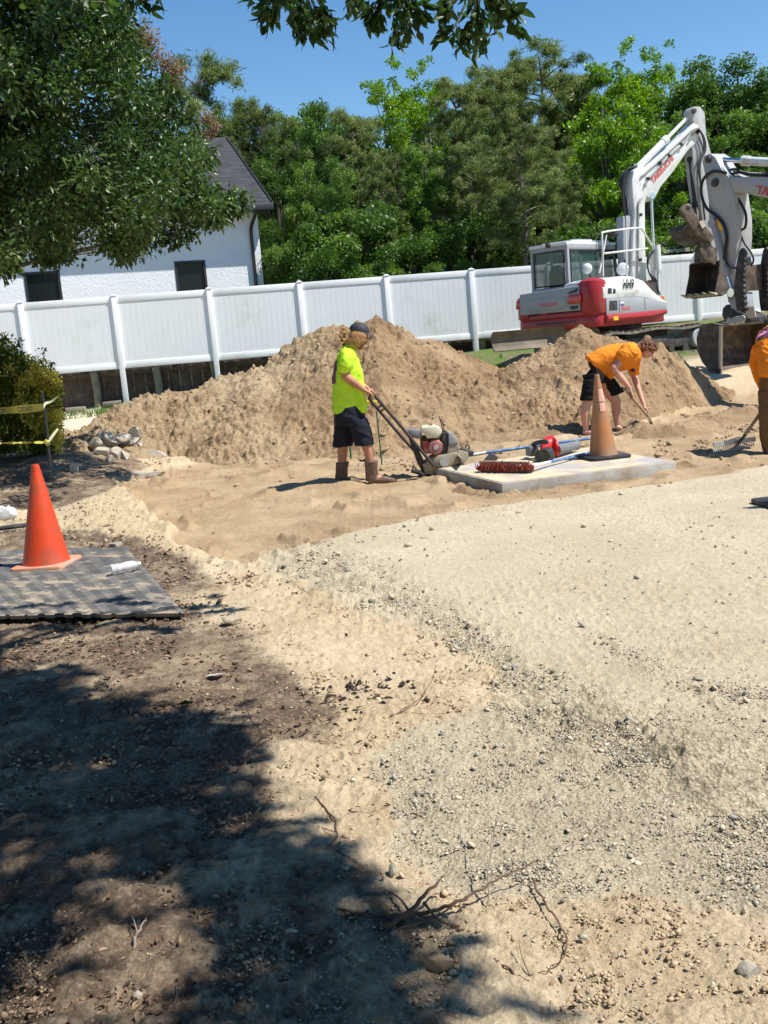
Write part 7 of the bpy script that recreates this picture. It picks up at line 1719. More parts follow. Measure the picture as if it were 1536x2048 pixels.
# garden stakes: thin green rods and the yellow string line behind the worker
M_GSTK = mat('green_steel_stake', (0.02, 0.11, 0.05), rough=.5, var=.2); M_YROD = mat('yellow_level', (0.72, 0.56, 0.02), rough=.5)
for (x0, y0, x1, y1, dy, lab) in ((753, 822, 764, 930, .7, 'thin green ribbed stake standing right of the worker in yellow'), (699, 886, 702, 918, .6, 'thin green stake seen between the boots of the worker in yellow')):
    mb = MB(); a_ = P(x0, y0, Y1 + dy); z_ = P(x1, y1, Y1 + dy); mb.tube([a_, z_], .009, 7)
    for i in range(8): q = a_.lerp(z_, (i + .5) / 8); mb.tube([q, q + Vector((.012, 0, .01))], .005, 5)
    tag(mb.build('garden_stake', M_GSTK, None), lab, 'stake', 'green stakes')
mb = MB(); mb.tube([P(724, 804, Y1 + .75), P(754, 804, Y1 + .7)], .017, 8); tag(mb.build('yellow_rod', M_YROD, None), 'short yellow rod level with the shirt hem behind the worker in yellow', 'rod')

# ================================================================== LEFT SIDE: mat, bottle, tape, pipe, bag, rubble
M_MATR = bpy.data.materials.new('ground_mat_plastic'); M_MATR.use_nodes = True
_n = M_MATR.node_tree; _b = _n.nodes['Principled BSDF']; _tc = _n.nodes.new('ShaderNodeTexCoord'); _at = _n.nodes.new('ShaderNodeAttribute'); _at.attribute_name = 'tread'
_nz = _n.nodes.new('ShaderNodeTexNoise'); _nz.inputs['Scale'].default_value = 5; _nz.inputs['Detail'].default_value = 8; _nz.inputs['Roughness'].default_value = .7; _n.links.new(_tc.outputs['Object'], _nz.inputs['Vector'])
_rp = _n.nodes.new('ShaderNodeValToRGB'); _rp.color_ramp.elements[0].position = .36; _rp.color_ramp.elements[1].position = .66; _n.links.new(_nz.outputs[0], _rp.inputs[0])
_mm = _n.nodes.new('ShaderNodeMath'); _mm.operation = 'MULTIPLY_ADD'; _mm.inputs[1].default_value = -.95; _n.links.new(_at.outputs['Fac'], _mm.inputs[0])
_ad = _n.nodes.new('ShaderNodeMath'); _ad.operation = 'ADD'; _ad.inputs[1].default_value = .30; _n.links.new(_rp.outputs[0], _ad.inputs[0]); _n.links.new(_ad.outputs[0], _mm.inputs[2])
_cl = _n.nodes.new('ShaderNodeClamp'); _n.links.new(_mm.outputs[0], _cl.inputs[0])
_mx = _n.nodes.new('ShaderNodeMix'); _mx.data_type = 'RGBA'; _mx.inputs[6].default_value = (0.098, 0.102, 0.106, 1); _mx.inputs[7].default_value = (0.36, 0.30, 0.22, 1)
_n.links.new(_cl.outputs[0], _mx.inputs[0]); _n.links.new(_mx.outputs[2], _b.inputs['Base Color']); _b.inputs['Roughness'].default_value = .6
mc = [GT(-560, 1128), GT(256, 1102), GT(371, 1241), GT(-360, 1250)]
mc = [Vector((p.x, p.y, 0)) for p in mc]
nu, nv = 560, 300; uu, vv_ = np.meshgrid(np.linspace(0, 1, nu), np.linspace(0, 1, nv))
X = (1 - vv_) * ((1 - uu) * mc[0].x + uu * mc[1].x) + vv_ * ((1 - uu) * mc[3].x + uu * mc[2].x); Y = (1 - vv_) * ((1 - uu) * mc[0].y + uu * mc[1].y) + vv_ * ((1 - uu) * mc[3].y + uu * mc[2].y)
tz = terr(X, Y); tz = tz * .3 + tz.mean() * .7
Lu = 3.4; Lv = 2.3; a = uu * Lu; c = vv_ * Lv
# chevron tread: raised bars alternately slanted
cell = .08; ci = np.floor(a / cell); fa_ = a / cell - ci; sl = np.where(ci % 2 == 0, 1, -1); q = (c + sl * (fa_ - .5) * .036 + .012 * fbm(a * 3, c * 3, 7, 2)) / .046; fq = q - np.floor(q)
brk = sstep(-.45, -.25, fbm(a * 7, c * 9, 19, 2)); bar = sstep(.0, .15, fq) * sstep(.60, .42, fq) * brk
Z = tz + .045 + bar * .009 + fbm(X * 1.2, Y * 1.2, 33, 2) * .012
Z = Z - 0.02 * sstep(.12, 0, np.abs(uu - 1) * Lu / 2.0) * 0
idx = np.arange(nu * nv).reshape(nv, nu); f = np.stack([idx[:-1, :-1], idx[1:, :-1], idx[1:, 1:], idx[:-1, 1:]], -1).reshape(-1, 4)
v = np.stack([X, Y, Z], -1).reshape(-1, 3); top_n = len(v)
per = np.concatenate([idx[0, :], idx[1:, -1], idx[-1, -2::-1], idx[-2:0:-1, 0]]); vb = v[per].copy(); vb[:, 2] -= .022
v = np.concatenate([v, vb]); m_ = len(per); k_ = np.arange(m_); f2 = np.stack([per[k_], top_n + k_, top_n + (k_ + 1) % m_, per[(k_ + 1) % m_]], -1)
me = mesh_np('ground_mat', v, np.concatenate([f, f2]), {'tread': ('POINT', np.concatenate([bar.ravel(), np.ones(m_)]))})
gm = link('ground_mat', me, M_MATR); tag(gm, 'black plastic ground protection mat with chevron tread under the orange cone', 'ground mat')
# plastic bottle
M_PET = mat('clear_plastic_bottle', (0.93, 0.95, 0.97), rough=.08, var=0, trans=.55, spec=.8); M_PETL = mat('bottle_label', (0.75, 0.62, 0.70), rough=.4, var=.2, col2=(0.55, 0.65, 0.82), c2scale=30)
bb = GT(222, 1150, .06); be = GT(266, 1141, .06); bb.z += .035; be.z += .035; bt = thing('plastic_bottle', 'crushed clear water bottle lying on the ground mat', 'bottle', tuple(bb)); d_ = be - bb; L_ = .215; d_ = d_.normalized()
mb = MB(); mb.lathe([(.012, 0), (.028, .004), (.031, .02), (.029, .045), (.030, .06), (.024, .075), (.027, .09), (.031, .11), (.033, .14), (.028, .165), (.014, .19), (.0125, .205)], bb, d_, 20)
for i, p in enumerate(mb.v): p += Vector((0, 0, .004 * math.sin(i * 1.9))) 
mb.build('bottle_body', M_PET, bt, sharp=60); mb = MB(); mb.lathe([(.0312, .045), (.031, .06), (.026, .075), (.029, .09), (.0325, .11)], bb, d_, 20); mb.build('label', M_PETL, bt); mb = MB(); mb.lathe([(.016, .20), (.016, .218), (.01, .219)], bb, d_, 14); mb.build('cap', M_WHITE, bt)
# rod in the cone and the caution tape
M_ROD = mat('black_steel_rod', (0.02, 0.025, 0.024), rough=.5, var=.1)
M_TAPE = mat('yellow_caution_tape', (0.42, 0.39, 0.07), rough=.45, var=.1, dirt=(.40, .38, .16), dirt_amt=.3); M_TAPE2 = mat('tape_end_pale', (0.62, 0.62, 0.42), rough=.5, var=.2)
yr = b1.y
rd = MB(); rd.tube([P(100, 935, yr), P(95, 870, yr), P(88, 812, yr), P(84, 784, yr)], [.013, .012, .011, .010], 8); rdo = rd.build('marker_rod', M_ROD, None); tag(rdo, 'thin black steel rod rising from the top of the bright orange cone', 'rod')
tp = thing('caution_tape', 'broad upper yellow caution tape with lettering tied to the black rod', 'tape', tuple(P(0, 822, yr)))
n_ = 26; v = []; fc = []
pa = [(-700, 830), (-300, 836), (-120, 829), (0, 822), (45, 818), (88, 814)]
for i in range(n_ + 1):
    t_ = i / n_ * (len(pa) - 1); j = min(int(t_), len(pa) - 2); fr_ = t_ - j; x = pa[j][0] * (1 - fr_) + pa[j + 1][0] * fr_; y = pa[j][1] * (1 - fr_) + pa[j + 1][1] * fr_
    yy_ = yr - .012 + .03 * math.sin(i * .9) * (1 - i / n_); hh_ = 7.2 - .8 * math.sin(i * .5)
    v += [P(x, y + hh_, yy_), P(x, y - hh_, yy_ - .006)]
fc = [(2 * i, 2 * i + 2, 2 * i + 3, 2 * i + 1) for i in range(n_)]
mb = MB(); mb.add(v, fc); tpo = mb.build('tape_strip', M_TAPE, tp)
q0 = P(36, 824.5, yr - .045); q1 = P(66, 822, yr - .035); text_obj('CUIDADO', q0, q1 - q0, Zv, (q1 - q0).length, .038, M_BLKTXT, tp, bold=.03)
q0 = P(-22, 830, yr - .05); q1 = P(12, 827, yr - .05); text_obj('CAUTION', q0, q1 - q0, Zv, (q1 - q0).length, .038, M_BLKTXT, tp, bold=.03)
mb = MB(); pth = [(87, 812), (92, 806), (100, 804), (108, 799), (116, 792)]; v = []
for i, (x, y) in enumerate(pth): hh_ = (6, 3, 2.5, 3.2, 1.2)[i]; v += [P(x, y + hh_, yr - .03 + .02 * i), P(x + 1, y - hh_, yr - .01 + .01 * i)]
mb.add(v, [(2 * i, 2 * i + 2, 2 * i + 3, 2 * i + 1) for i in range(4)]); mb.build('loose_end', M_TAPE2, tp)
tp2 = thing('caution_tape', 'twisted lower yellow tape wound round the black rod, with a flying tail', 'tape', tuple(P(0, 886, yr)))
v = []; pa = [(-700, 905), (-300, 893), (-100, 889), (0, 886.5), (30, 885.5), (60, 885), (97, 884.5)]
for i in range(40):
    t_ = i / 39 * (len(pa) - 1); j = min(int(t_), len(pa) - 2); fr_ = t_ - j; x = pa[j][0] * (1 - fr_) + pa[j + 1][0] * fr_; y = pa[j][1] * (1 - fr_) + pa[j + 1][1] * fr_; tw_ = 2.0 + .9 * math.sin(i * 1.1)
    v += [P(x, y + tw_, yr - .01 - .02 * math.cos(i * .7)), P(x, y - tw_, yr - .01 + .02 * math.cos(i * .7))]
mb = MB(); mb.add(v, [(2 * i, 2 * i + 2, 2 * i + 3, 2 * i + 1) for i in range(39)]); mb.tube([P(92, 882, yr), P(97, 888, yr - .02)], .02, 6); mb.build('tape_strip', M_TAPE, tp2)
v = []; pa = [(97, 884), (101, 877), (106, 870), (112, 862), (116, 857), (119, 860), (123, 866), (128, 871)]
for i, (x, y) in enumerate(pa): hh_ = (1, 2.2, 2.4, 1.8, 1.4, 2.2, 1.6, .5)[i]; v += [P(x + hh_, y + hh_, yr - .03 + .01 * i), P(x - hh_, y - hh_ * .6, yr - .03 + .012 * i)]
mb = MB(); mb.add(v, [(2 * i, 2 * i + 2, 2 * i + 3, 2 * i + 1) for i in range(7)]); mb.build('loose_end', M_TAPE2, tp2)
# black pipe and plastic bag at the left edge
pa_, pb_, pc_ = GT(-120, 1078), GT(0, 1065), GT(62, 1056); mb = MB(); mb.tube(bez([pa_ + Zv * .03, pb_ + Zv * .035, pc_ + Zv * .03], 5), .022, 10); tag(mb.build('black_pipe', M_RUB, None), 'black pipe lying on the dirt at the left edge behind the mat', 'pipe')
gb_ = GT(14, 1038); rg = np.random.default_rng(8); mb = MB(); mb.ball(gb_ + Zv * .05, (.11, .08, .085), 26, 16)
for p in mb.v:
    d_ = p - gb_; q = 1 + .35 * float(fbm(np.array([d_.x * 22]), np.array([d_.z * 22 + d_.y * 17]), 3, 3)[0]); p.x = gb_.x + d_.x * q; p.y = gb_.y + d_.y * q; p.z = max(gb_.z, gb_.z + d_.z * q)
M_BAG = mat('cloudy_plastic_bag', (0.80, 0.82, 0.82), rough=.25, var=.05, trans=.35); tag(mb.build('plastic_bag', M_BAG, None, sharp=25), 'crumpled clear plastic bag on the sand at the left edge', 'plastic bag')
# broken concrete
M_RUBBLE = mat('broken_concrete', (0.42, 0.38, 0.31), rough=.9, var=.15, vscale=5, bump=.008, bscale=30, dirt=(0.27, 0.20, 0.13), dirt_amt=.5, dscale=4, col2=(0.55, 0.54, 0.50), c2scale=5, c2t=(.52, .56))
M_ROCK = mat('field_stone', (0.40, 0.33, 0.24), rough=.9, var=.2, vscale=9, bump=.01, bscale=30)
def chunk(name, label, cat, c, size, seed, m, group=None, flat=1.0, rot=0.0, cuts=9):
    rg = np.random.default_rng(seed); bm = bmesh.new(); bmesh.ops.create_icosphere(bm, subdivisions=3, radius=1.0)
    for i in range(cuts):
        n_ = rand_dirs(1, rg)[0]; d_ = .38 + .34 * rg.random()
        for v_ in bm.verts:
            s_ = v_.co.dot(Vector(n_)) - d_
            if s_ > 0: v_.co -= Vector(n_) * s_
    for v_ in bm.verts:
        v_.co *= 1 + .025 * float(fbm(np.array([v_.co.x * 4 + seed]), np.array([v_.co.y * 4 + v_.co.z * 3]), 5, 3)[0])
        v_.co = Vector((v_.co.x * size[0], v_.co.y * size[1], v_.co.z * size[2]))
    bm.transform(Matrix.Rotation(rot, 4, 'Z') @ Matrix.Rotation(rg.uniform(-.3, .3), 4, 'X')); me = bpy.data.meshes.new(name); bm.to_mesh(me); bm.free()
    me.polygons.foreach_set('use_smooth', [True] * len(me.polygons)); me.set_sharp_from_angle(angle=R(14)); o = link(name, me, m); o.location = c; tag(o, label, cat, group); return o
RB = [(216, 884, 50, 34, .0, 'wedge-shaped tan concrete chunk at the top left of the rubble pile'), (258, 888, 56, 20, .12, 'long light-edged concrete chunk lying on top of the rubble pile'), (243, 876, 36, 16, .2, 'dark-sided concrete chunk at the very top of the rubble pile'),
      (190, 895, 34, 26, .02, 'rounded brown chunk at the left end of the rubble pile'), (287, 900, 44, 26, .02, 'tan concrete chunk low at the right of the rubble pile'), (205, 905, 30, 18, 0, 'small pale chunk below the rounded brown chunk'),
      (232, 908, 26, 20, 0, 'small white-grey chunk in the middle front of the rubble'), (250, 912, 24, 20, 0, 'second small white-grey chunk, just right of the middle front'), (175, 914, 24, 12, 0, 'little tan chunk left of the rubble front'),
      (270, 872, 30, 24, .08, 'shaded grey chunk behind the long light-edged one'), (315, 908, 40, 14, 0, 'low flat chunk at the right foot of the rubble'), (218, 918, 20, 12, 0, 'tiny pale chunk at the foot of the rubble'), (148, 935, 40, 20, 0, 'brown chunk half in shade left of the old kerb piece')]
for i, (px, py, wpx, hpx, up_, lab) in enumerate(RB):
    g = GT(px, max(py + hpx * .45, 905 if up_ else py + hpx * .45)); s_ = FPX / max(g.y, 1); p = P(px, py, g.y)
    chunk('concrete_chunk', lab, 'concrete chunk', (p.x, p.y + (0.15 if up_ else 0), p.z), (wpx / s_ / 2 * 1.25, wpx / s_ / 2 * .95, hpx / s_ / 2 * 1.5), 40 + i, M_RUBBLE, 'broken concrete in the rubble pile', rot=i * .7)
g = GT(275, 955); s_ = FPX / g.y
chunk('kerb_piece', 'long old kerb piece of pale concrete lying half buried in front of the rubble', 'kerb piece', (P(268, 945, g.y).x, g.y, terr1(P(268, 945, g.y).x, g.y) - .02), (80 / s_, .14, .13), 77, M_RUBBLE, rot=-.08, cuts=6)
for (px, py, wpx, hpx, lab, m_) in ((463, 1243, 44, 26, 'tan stone lump beside the corner of the ground mat', M_ROCK), (1506, 1942, 54, 34, 'grey rock at the lower right edge of the picture', M_RUBBLE), (281, 1992, 28, 22, 'pale rounded stone in the shade at the bottom left', M_RUBBLE),
        (1128, 1957, 30, 16, 'smooth reddish stone right of the roots at the bottom', M_ROCK), (788, 1742, 22, 28, 'dark grey upright stone at the end of the shade', M_RUBBLE), (231, 1089, 28, 12, 'flat pale stone behind the mat edge', M_RUBBLE), (690, 1700, 24, 12, 'small tan stone in the dappled shade', M_ROCK)):
    g = GT(px, py + hpx * .3); s_ = FPX / (g - CAM).length; chunk('stone', lab, 'stone', (g.x, g.y, g.z + hpx / s_ * .2), (wpx / s_ / 2, wpx / s_ / 2 * .8, hpx / s_ / 2), int(px), m_, 'loose stones on the ground', cuts=7)
# white scrap of paper
g = GT(432, 1359); mb = MB(); mb.add([g + Vector(q) for q in ((-.045, -.02, .02), (.03, -.035, .03), (.045, .015, .02), (-.03, .03, .012))], [(0, 1, 2, 3)]); tag(mb.build('paper_scrap', M_WHITE, None), 'small white paper scrap on the brown dirt below the mat', 'paper scrap')
g = GT(370, 1412); mb = MB(); mb.add([g + Vector(q) for q in ((-.04, -.01, .01), (0, -.025, .03), (.045, 0, .012), (0, .022, .02))], [(0, 1, 2, 3)]); tag(mb.build('green_leaf', LF_OVER, None), 'single green leaf lying on the dirt left of the shade', 'leaf')
# ================================================================== STONES, LITTER, ROOTS
rg = np.random.default_rng(77)
M_GRAVEL = bpy.data.materials.new('gravel_stones'); M_GRAVEL.use_nodes = True
_n = M_GRAVEL.node_tree; _b = _n.nodes['Principled BSDF']; _at = _n.nodes.new('ShaderNodeAttribute'); _at.attribute_name = 'tint'; _rp = _n.nodes.new('ShaderNodeValToRGB'); _e = _rp.color_ramp.elements
_e[0].color = (0.19, 0.165, 0.125, 1); _e[1].color = (0.62, 0.545, 0.41, 1)
for p_, c_ in ((.15, (0.30, 0.285, 0.25)), (.40, (0.42, 0.38, 0.29)), (.62, (0.50, 0.42, 0.29)), (.8, (0.56, 0.49, 0.36))): x = _e.new(p_); x.color = (*c_, 1)
_n.links.new(_at.outputs['Fac'], _rp.inputs[0]); _n.links.new(_rp.outputs[0], _b.inputs['Base Color']); _b.inputs['Roughness'].default_value = .85
M_CRUMB = bpy.data.materials.new('soil_crumbs'); M_CRUMB.use_nodes = True
_n = M_CRUMB.node_tree; _b = _n.nodes['Principled BSDF']; _at = _n.nodes.new('ShaderNodeAttribute'); _at.attribute_name = 'tint'; _rp = _n.nodes.new('ShaderNodeValToRGB'); _e = _rp.color_ramp.elements
_e[0].color = (0.15, 0.105, 0.072, 1); _e[1].color = (0.58, 0.47, 0.32, 1); x = _e.new(.5); x.color = (0.41, 0.30, 0.185, 1)
_n.links.new(_at.outputs['Fac'], _rp.inputs[0]); _n.links.new(_rp.outputs[0], _b.inputs['Base Color']); _b.inputs['Roughness'].default_value = .95
_bm = bmesh.new(); bmesh.ops.create_icosphere(_bm, subdivisions=1, radius=1.0); ICO_V = np.array([v_.co[:] for v_ in _bm.verts]); ICO_F = np.array([[v_.index for v_ in f_.verts] for f_ in _bm.faces]); _bm.free()
def stones(name, P0, size, m, tint, seed, flat=.6, rough=.85):
    r_ = np.random.default_rng(seed); n = len(P0); V = np.repeat(ICO_V[None], n, 0) * (1 - rough * .53 + rough * r_.random((n, len(ICO_V), 1)))
    V = V * np.stack([size * (.8 + .5 * r_.random(n)), size * (.6 + .5 * r_.random(n)), size * flat * (.7 + .5 * r_.random(n))], -1)[:, None, :]
    a = r_.random(n) * 6.283; ca, sa = np.cos(a), np.sin(a); x = V[..., 0] * ca[:, None] - V[..., 1] * sa[:, None]; y = V[..., 0] * sa[:, None] + V[..., 1] * ca[:, None]
    tl = r_.normal(size=n) * .3; z = V[..., 2] + x * tl[:, None]
    W_ = np.stack([x, y, z], -1) + P0[:, None, :]; F_ = ICO_F[None] + (np.arange(n) * len(ICO_V))[:, None, None]
    me = mesh_np(name, W_.reshape(-1, 3), F_.reshape(-1, 3), {'tint': ('FACE', np.repeat(tint, len(ICO_F)))}); return link(name, me, m)
def sample(n, dens, y0=980, y1=2100):
    px = rg.uniform(-60, 1600, n); py = rg.uniform(y0, y1, n); keep = rg.random(n) < dens(px, py); px, py = px[keep], py[keep]
    dx = FWD.x * FPX + RIGHT.x * (px - 768) + UP.x * (1024 - py); dy = FWD.y * FPX + RIGHT.y * (px - 768) + UP.y * (1024 - py); dz = FWD.z * FPX + RIGHT.z * (px - 768) + UP.z * (1024 - py)
    t = (-0.02 - CAM_H) / dz; X = dx * t; Y = dy * t; return X, Y, px, py
BAND = [(520, 1112), (600, 1100), (760, 1150), (850, 1205), (960, 1260), (1060, 1345), (1200, 1400), (1400, 1480), (1560, 1530), (1700, 1700), (1560, 1680), (1400, 1620), (1300, 1570), (1150, 1520), (1000, 1430), (950, 1330), (820, 1240), (680, 1215), (600, 1190)]
def d_grav(px, py):
    w9 = 18 * fbm(px / 30, py / 18, 3, 3); b = np.maximum(sstep(-30, 25, sdpoly(px, py, BAND) + w9), np.maximum(.8 * sstep(-14, 8, sdpoly(px, py, BAND2) + .5 * w9), sstep(-30, 25, sdpoly(px, py, BAND3) + w9))); g = sstep(-10, 20, sdpoly(px, py, GRAV))
    cl = sstep(-.05, .35, fbm(px / 90, py / 45, 13, 4)); lowg = sstep(1380, 1560, py) * g
    return np.clip(b * (.35 + .65 * cl) + lowg * (.08 + .42 * cl) + g * .02 * (cl > .2) + .006, 0, 1)
X, Y, px, py = sample(210000, d_grav)
Z = terr(X, Y); n = len(X); sz = (0.0026 + .0056 * rg.random(n) ** 3 + (rg.random(n) < .012) * .010) * np.clip(np.hypot(X, Y) / 4.2, .75, 1.9)
gr = stones('gravel', np.stack([X, Y, Z + sz * .35 + .004], -1), sz, M_GRAVEL, np.clip(rg.random(n) * .9 + .1 * rg.normal(size=n), 0, 1), 5); tag(gr, kind='stuff')
def d_cr(px, py):
    g = sstep(-10, 20, sdpoly(px, py, GRAV)); e = sstep(-5, 5, sdpoly(px, py, EXC)); cl = sstep(-.1, .4, fbm(px / 70, py / 38, 23, 4))
    return np.clip((1 - g) * (1 - e * .9) * (.08 + .6 * cl), 0, 1)
X, Y, px, py = sample(80000, d_cr, 965)
Z = terr(X, Y); n = len(X); sz = (0.003 + .0075 * rg.random(n) ** 3 + (rg.random(n) < .010) * .012) * np.clip(np.hypot(X, Y) / 4.2, .7, 2.0)
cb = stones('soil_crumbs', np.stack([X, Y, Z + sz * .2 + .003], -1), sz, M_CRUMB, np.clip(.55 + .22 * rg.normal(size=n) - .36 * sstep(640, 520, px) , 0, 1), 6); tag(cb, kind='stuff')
# clods on the heaps and along their feet
for H_, hp, sd_ in ((H1, heap1, 1), (H2, heap2, 2)):
    Xh, Yh, Zh, on = H_; k_ = rg.integers(0, Xh.size, 2000); k_ = k_[(on.ravel()[k_] > .5)]
    n = len(k_); sz = .010 + .036 * rg.random(n) ** 4
    o = stones('soil_clods', np.stack([Xh.ravel()[k_] + rg.normal(size=n) * .01, Yh.ravel()[k_], Zh.ravel()[k_] + sz * .2], -1), sz, M_CRUMB, np.clip(.42 + .05 * rg.normal(size=n), 0, 1), 60 + sd_, .75, 1.25); tag(o, kind='stuff')
# crumbs and clods in front of the heaps, round the dug edge
def d_ft(px, py):
    base = np.interp(px, [150, 330, 560, 750, 870, 1000, 1130, 1260, 1400, 1536], [930, 930, 925, 915, 900, 895, 885, 880, 870, 860]); a = np.exp(-((py - base) / 22) ** 2)
    r_ = np.exp(-((py - np.interp(px, [1130, 1300, 1536], [850, 862, 870])) / 26) ** 2) * (px > 1180); return np.clip(a * .8 + r_ * .9, 0, 1) * sstep(-.3, .3, fbm(px / 40, py / 20, 43, 3))
X, Y, px, py = sample(30000, d_ft, 780, 960)
Z = terr(X, Y); n = len(X); sz = .008 + .030 * rg.random(n) ** 3.5
o = stones('soil_clods', np.stack([X, Y, Z + sz * .3], -1), sz, M_CRUMB, np.clip(.42 + .07 * rg.normal(size=n), 0, 1), 90, .7, 1.25); tag(o, kind='stuff')
# shovelled ridge of soil between the bending worker and the rake
def ridge_ob(name, label, path, h, wd, seed):
    pts = [GT(*p) for p in path]; xs = [p.x for p in pts]; x0, x1 = min(xs) - wd, max(xs) + wd; ys = [p.y for p in pts]; y0, y1 = min(ys) - wd, max(ys) + wd
    nx = int((x1 - x0) / .03); ny = int((y1 - y0) / .03); X, Y = np.meshgrid(np.linspace(x0, x1, nx), np.linspace(y0, y1, ny)); D = np.full(X.shape, 1e9)
    for a, b in zip(pts[:-1], pts[1:]):
        ex, ey = b.x - a.x, b.y - a.y; t = np.clip(((X - a.x) * ex + (Y - a.y) * ey) / (ex * ex + ey * ey + 1e-9), 0, 1); D = np.minimum(D, np.hypot(X - a.x - ex * t, Y - a.y - ey * t))
    T = terr(X, Y); q = np.clip(1 - (D * (1 + .3 * fbm(X * 3, Y * 3, seed, 3))) / wd, 0, 1); Zz = T - .03 + h * q * (1 + .35 * fbm(X * 4, Y * 4, seed + 3, 3)) + q * (ridged(X * 11, Y * 11, seed + 5, 3) * .045 + fbm(X * 30, Y * 30, seed + 9, 2) * .02)
    idx = np.arange(nx * ny).reshape(ny, nx); f = np.stack([idx[:-1, :-1], idx[:-1, 1:], idx[1:, 1:], idx[1:, :-1]], -1).reshape(-1, 4); f = f[(q.reshape(-1)[f] > 0.01).any(1)]
    o = link(name, mesh_np(name, np.stack([X, Y, Zz], -1).reshape(-1, 3), f, {'pale': ('POINT', np.full(X.size, .12))}, smooth=True), HEAP); tag(o, label, 'dirt pile', 'heaps of dug-out soil'); return o
for e_, (path_, lab_) in enumerate((([(1010, 992), (1100, 984), (1200, 968), (1300, 950), (1372, 934)], 'thin bank of damp sand pushed against the front edge of the slab'), ([(862, 962), (900, 976), (960, 988), (1005, 994)], 'low lip of damp sand at the left edge of the slab'))):
    ridge_ob('dirt_pile', lab_, path_, .055, .20, 600 + e_ * 9)
ridge_ob('dirt_pile', 'low loose ridge of soil between the bending worker and the rake', [(1245, 850), (1300, 872), (1370, 868), (1420, 856), (1470, 838), (1540, 826)], .17, .42, 500)
ridge_ob('dirt_pile', 'flat band of trodden soil left behind the concrete slab', [(880, 872), (960, 880), (1060, 872), (1130, 864)], .10, .40, 520)
# dead leaves
def leaf_litter():
    X, Y, px, py = sample(24000, lambda px, py: np.clip(sstep(-30, 40, sdpoly(px, py, MULCH)) * sstep(-.3, .3, fbm(px / 80, py / 45, 63, 4)) * .8 + .02 * (px < 900), 0, 1), 1040)
    n = len(X); Z = terr(X, Y) + .008 + .006 * rg.random(n); d = rand_dirs(n, rg); d[:, 2] *= .25; d = norm_(d); nn_ = rand_dirs(n, rg, 2.0)
    s_ = (.5 + .8 * rg.random(n)) * np.clip(np.hypot(X, Y) / 4.5, .7, 1.3); v, f, q = leaves6(np.stack([X, Y, Z], -1), d, norm_(nn_), .034 * s_, .014 * s_, .3, .25)
    o = link('leaf_litter', mesh_np('leaf_litter', v, f, {'tint': ('FACE', np.repeat(rg.random(n), q))}), leafmat('dead_leaves', (0.05, 0.03, 0.02), (0.16, 0.10, 0.065), (0.34, 0.23, 0.15), .1, .7)); tag(o, kind='stuff')
leaf_litter()
# roots and sticks
M_ROOT = mat('brown_root', (0.13, 0.075, 0.05), rough=.85, var=.35, vscale=20, bump=.004); M_STICK = mat('grey_stick', (0.22, 0.18, 0.14), rough=.9, var=.3, vscale=20)
def stick(label, px_path, r0, m, lift=.012, branches=(), name='root', split=None):
    t = thing(name, label, 'root' if name == 'root' else 'twig', tuple(GT(*px_path[0][:2])), 0, 'roots and twigs on the ground')
    pts = [GT(p[0], p[1]) + Zv * (lift + (p[2] if len(p) > 2 else 0)) for p in px_path]; q = bez(pts, 7); q = [p + Vector((.003 * math.sin(i * .9), .003 * math.cos(i * 1.3), .002 * math.sin(i * 1.9))) for i, p in enumerate(q)]; r0 *= .62
    mb = MB(); mb.tube(q, [r0 * (1 - .75 * i / len(q)) for i in range(len(q))], 8); mb.build('stem', m, t)
    for b in branches:
        pts = [GT(p[0], p[1]) + Zv * (lift + (p[2] if len(p) > 2 else 0)) for p in b]; mb = MB(); qq = bez(pts, 6); mb.tube(qq, [r0 * .5 * (1 - .7 * i / len(qq)) for i in range(len(qq))], 6); mb.build('branch', m, t)
stick('thick brown root reaching out of the shade towards the gravel', [(780, 1850), (860, 1835), (915, 1832, .02), (960, 1812, .03), (1010, 1792, .04), (1078, 1768, .05)], .010, M_ROOT, .014, [[(915, 1832, .02), (870, 1850), (800, 1868)]])
stick('broken splintered root end with a pale torn tip', [(770, 1868), (820, 1846, .02), (862, 1826, .05), (893, 1798, .05)], .014, M_ROOT, .012, [[(820, 1846, .02), (800, 1815, .01), (770, 1790, .0)], [(850, 1835, .03), (880, 1850), (920, 1862)]])
stick('long dark root lying flat across the shaded ground', [(600, 1830), (660, 1826), (730, 1836), (800, 1840), (870, 1842)], .008, M_ROOT, .010, [[(660, 1826), (600, 1860), (560, 1900)]])
stick('thin upright twig standing by the end of the thick root', [(975, 1822), (985, 1780, .08), (1005, 1730, .16), (1035, 1675, .28)], .004, M_STICK, .01, [[(985, 1780, .08), (990, 1760, .14), (984, 1740, .18)]], 'twig')
stick('thin looping rootlet hanging down right of the thick root', [(1065, 1770), (1080, 1800), (1105, 1840), (1130, 1880), (1132, 1920), (1100, 1950), (1060, 1965)], .0055, M_ROOT, .014, [[(1060, 1965), (1045, 1940, .02), (1040, 1915, .03)]])
stick('bent twig with a fork lying at the shade edge left of centre', [(430, 1572), (480, 1545), (505, 1520, .02), (525, 1500, .04), (505, 1475, .06), (470, 1462, .05)], .006, M_ROOT, .012, [[(505, 1475, .06), (495, 1452, .07), (485, 1440, .07)], [(455, 1560), (435, 1545, .02), (437, 1525, .03)]], 'twig')
stick('curved rootlet in the dappled light left of the gravel', [(630, 1600), (665, 1640), (675, 1675), (665, 1700), (700, 1722), (730, 1745)], .005, M_ROOT, .010, [[(675, 1675), (640, 1660), (610, 1640)]])
stick('forked pale stick in the shade near the bottom left', [(268, 1912), (278, 1890, .02), (292, 1876, .03), (298, 1866, .03)], .007, M_STICK, .012, [[(278, 1890, .02), (272, 1872, .03), (268, 1866, .03)]], 'twig')
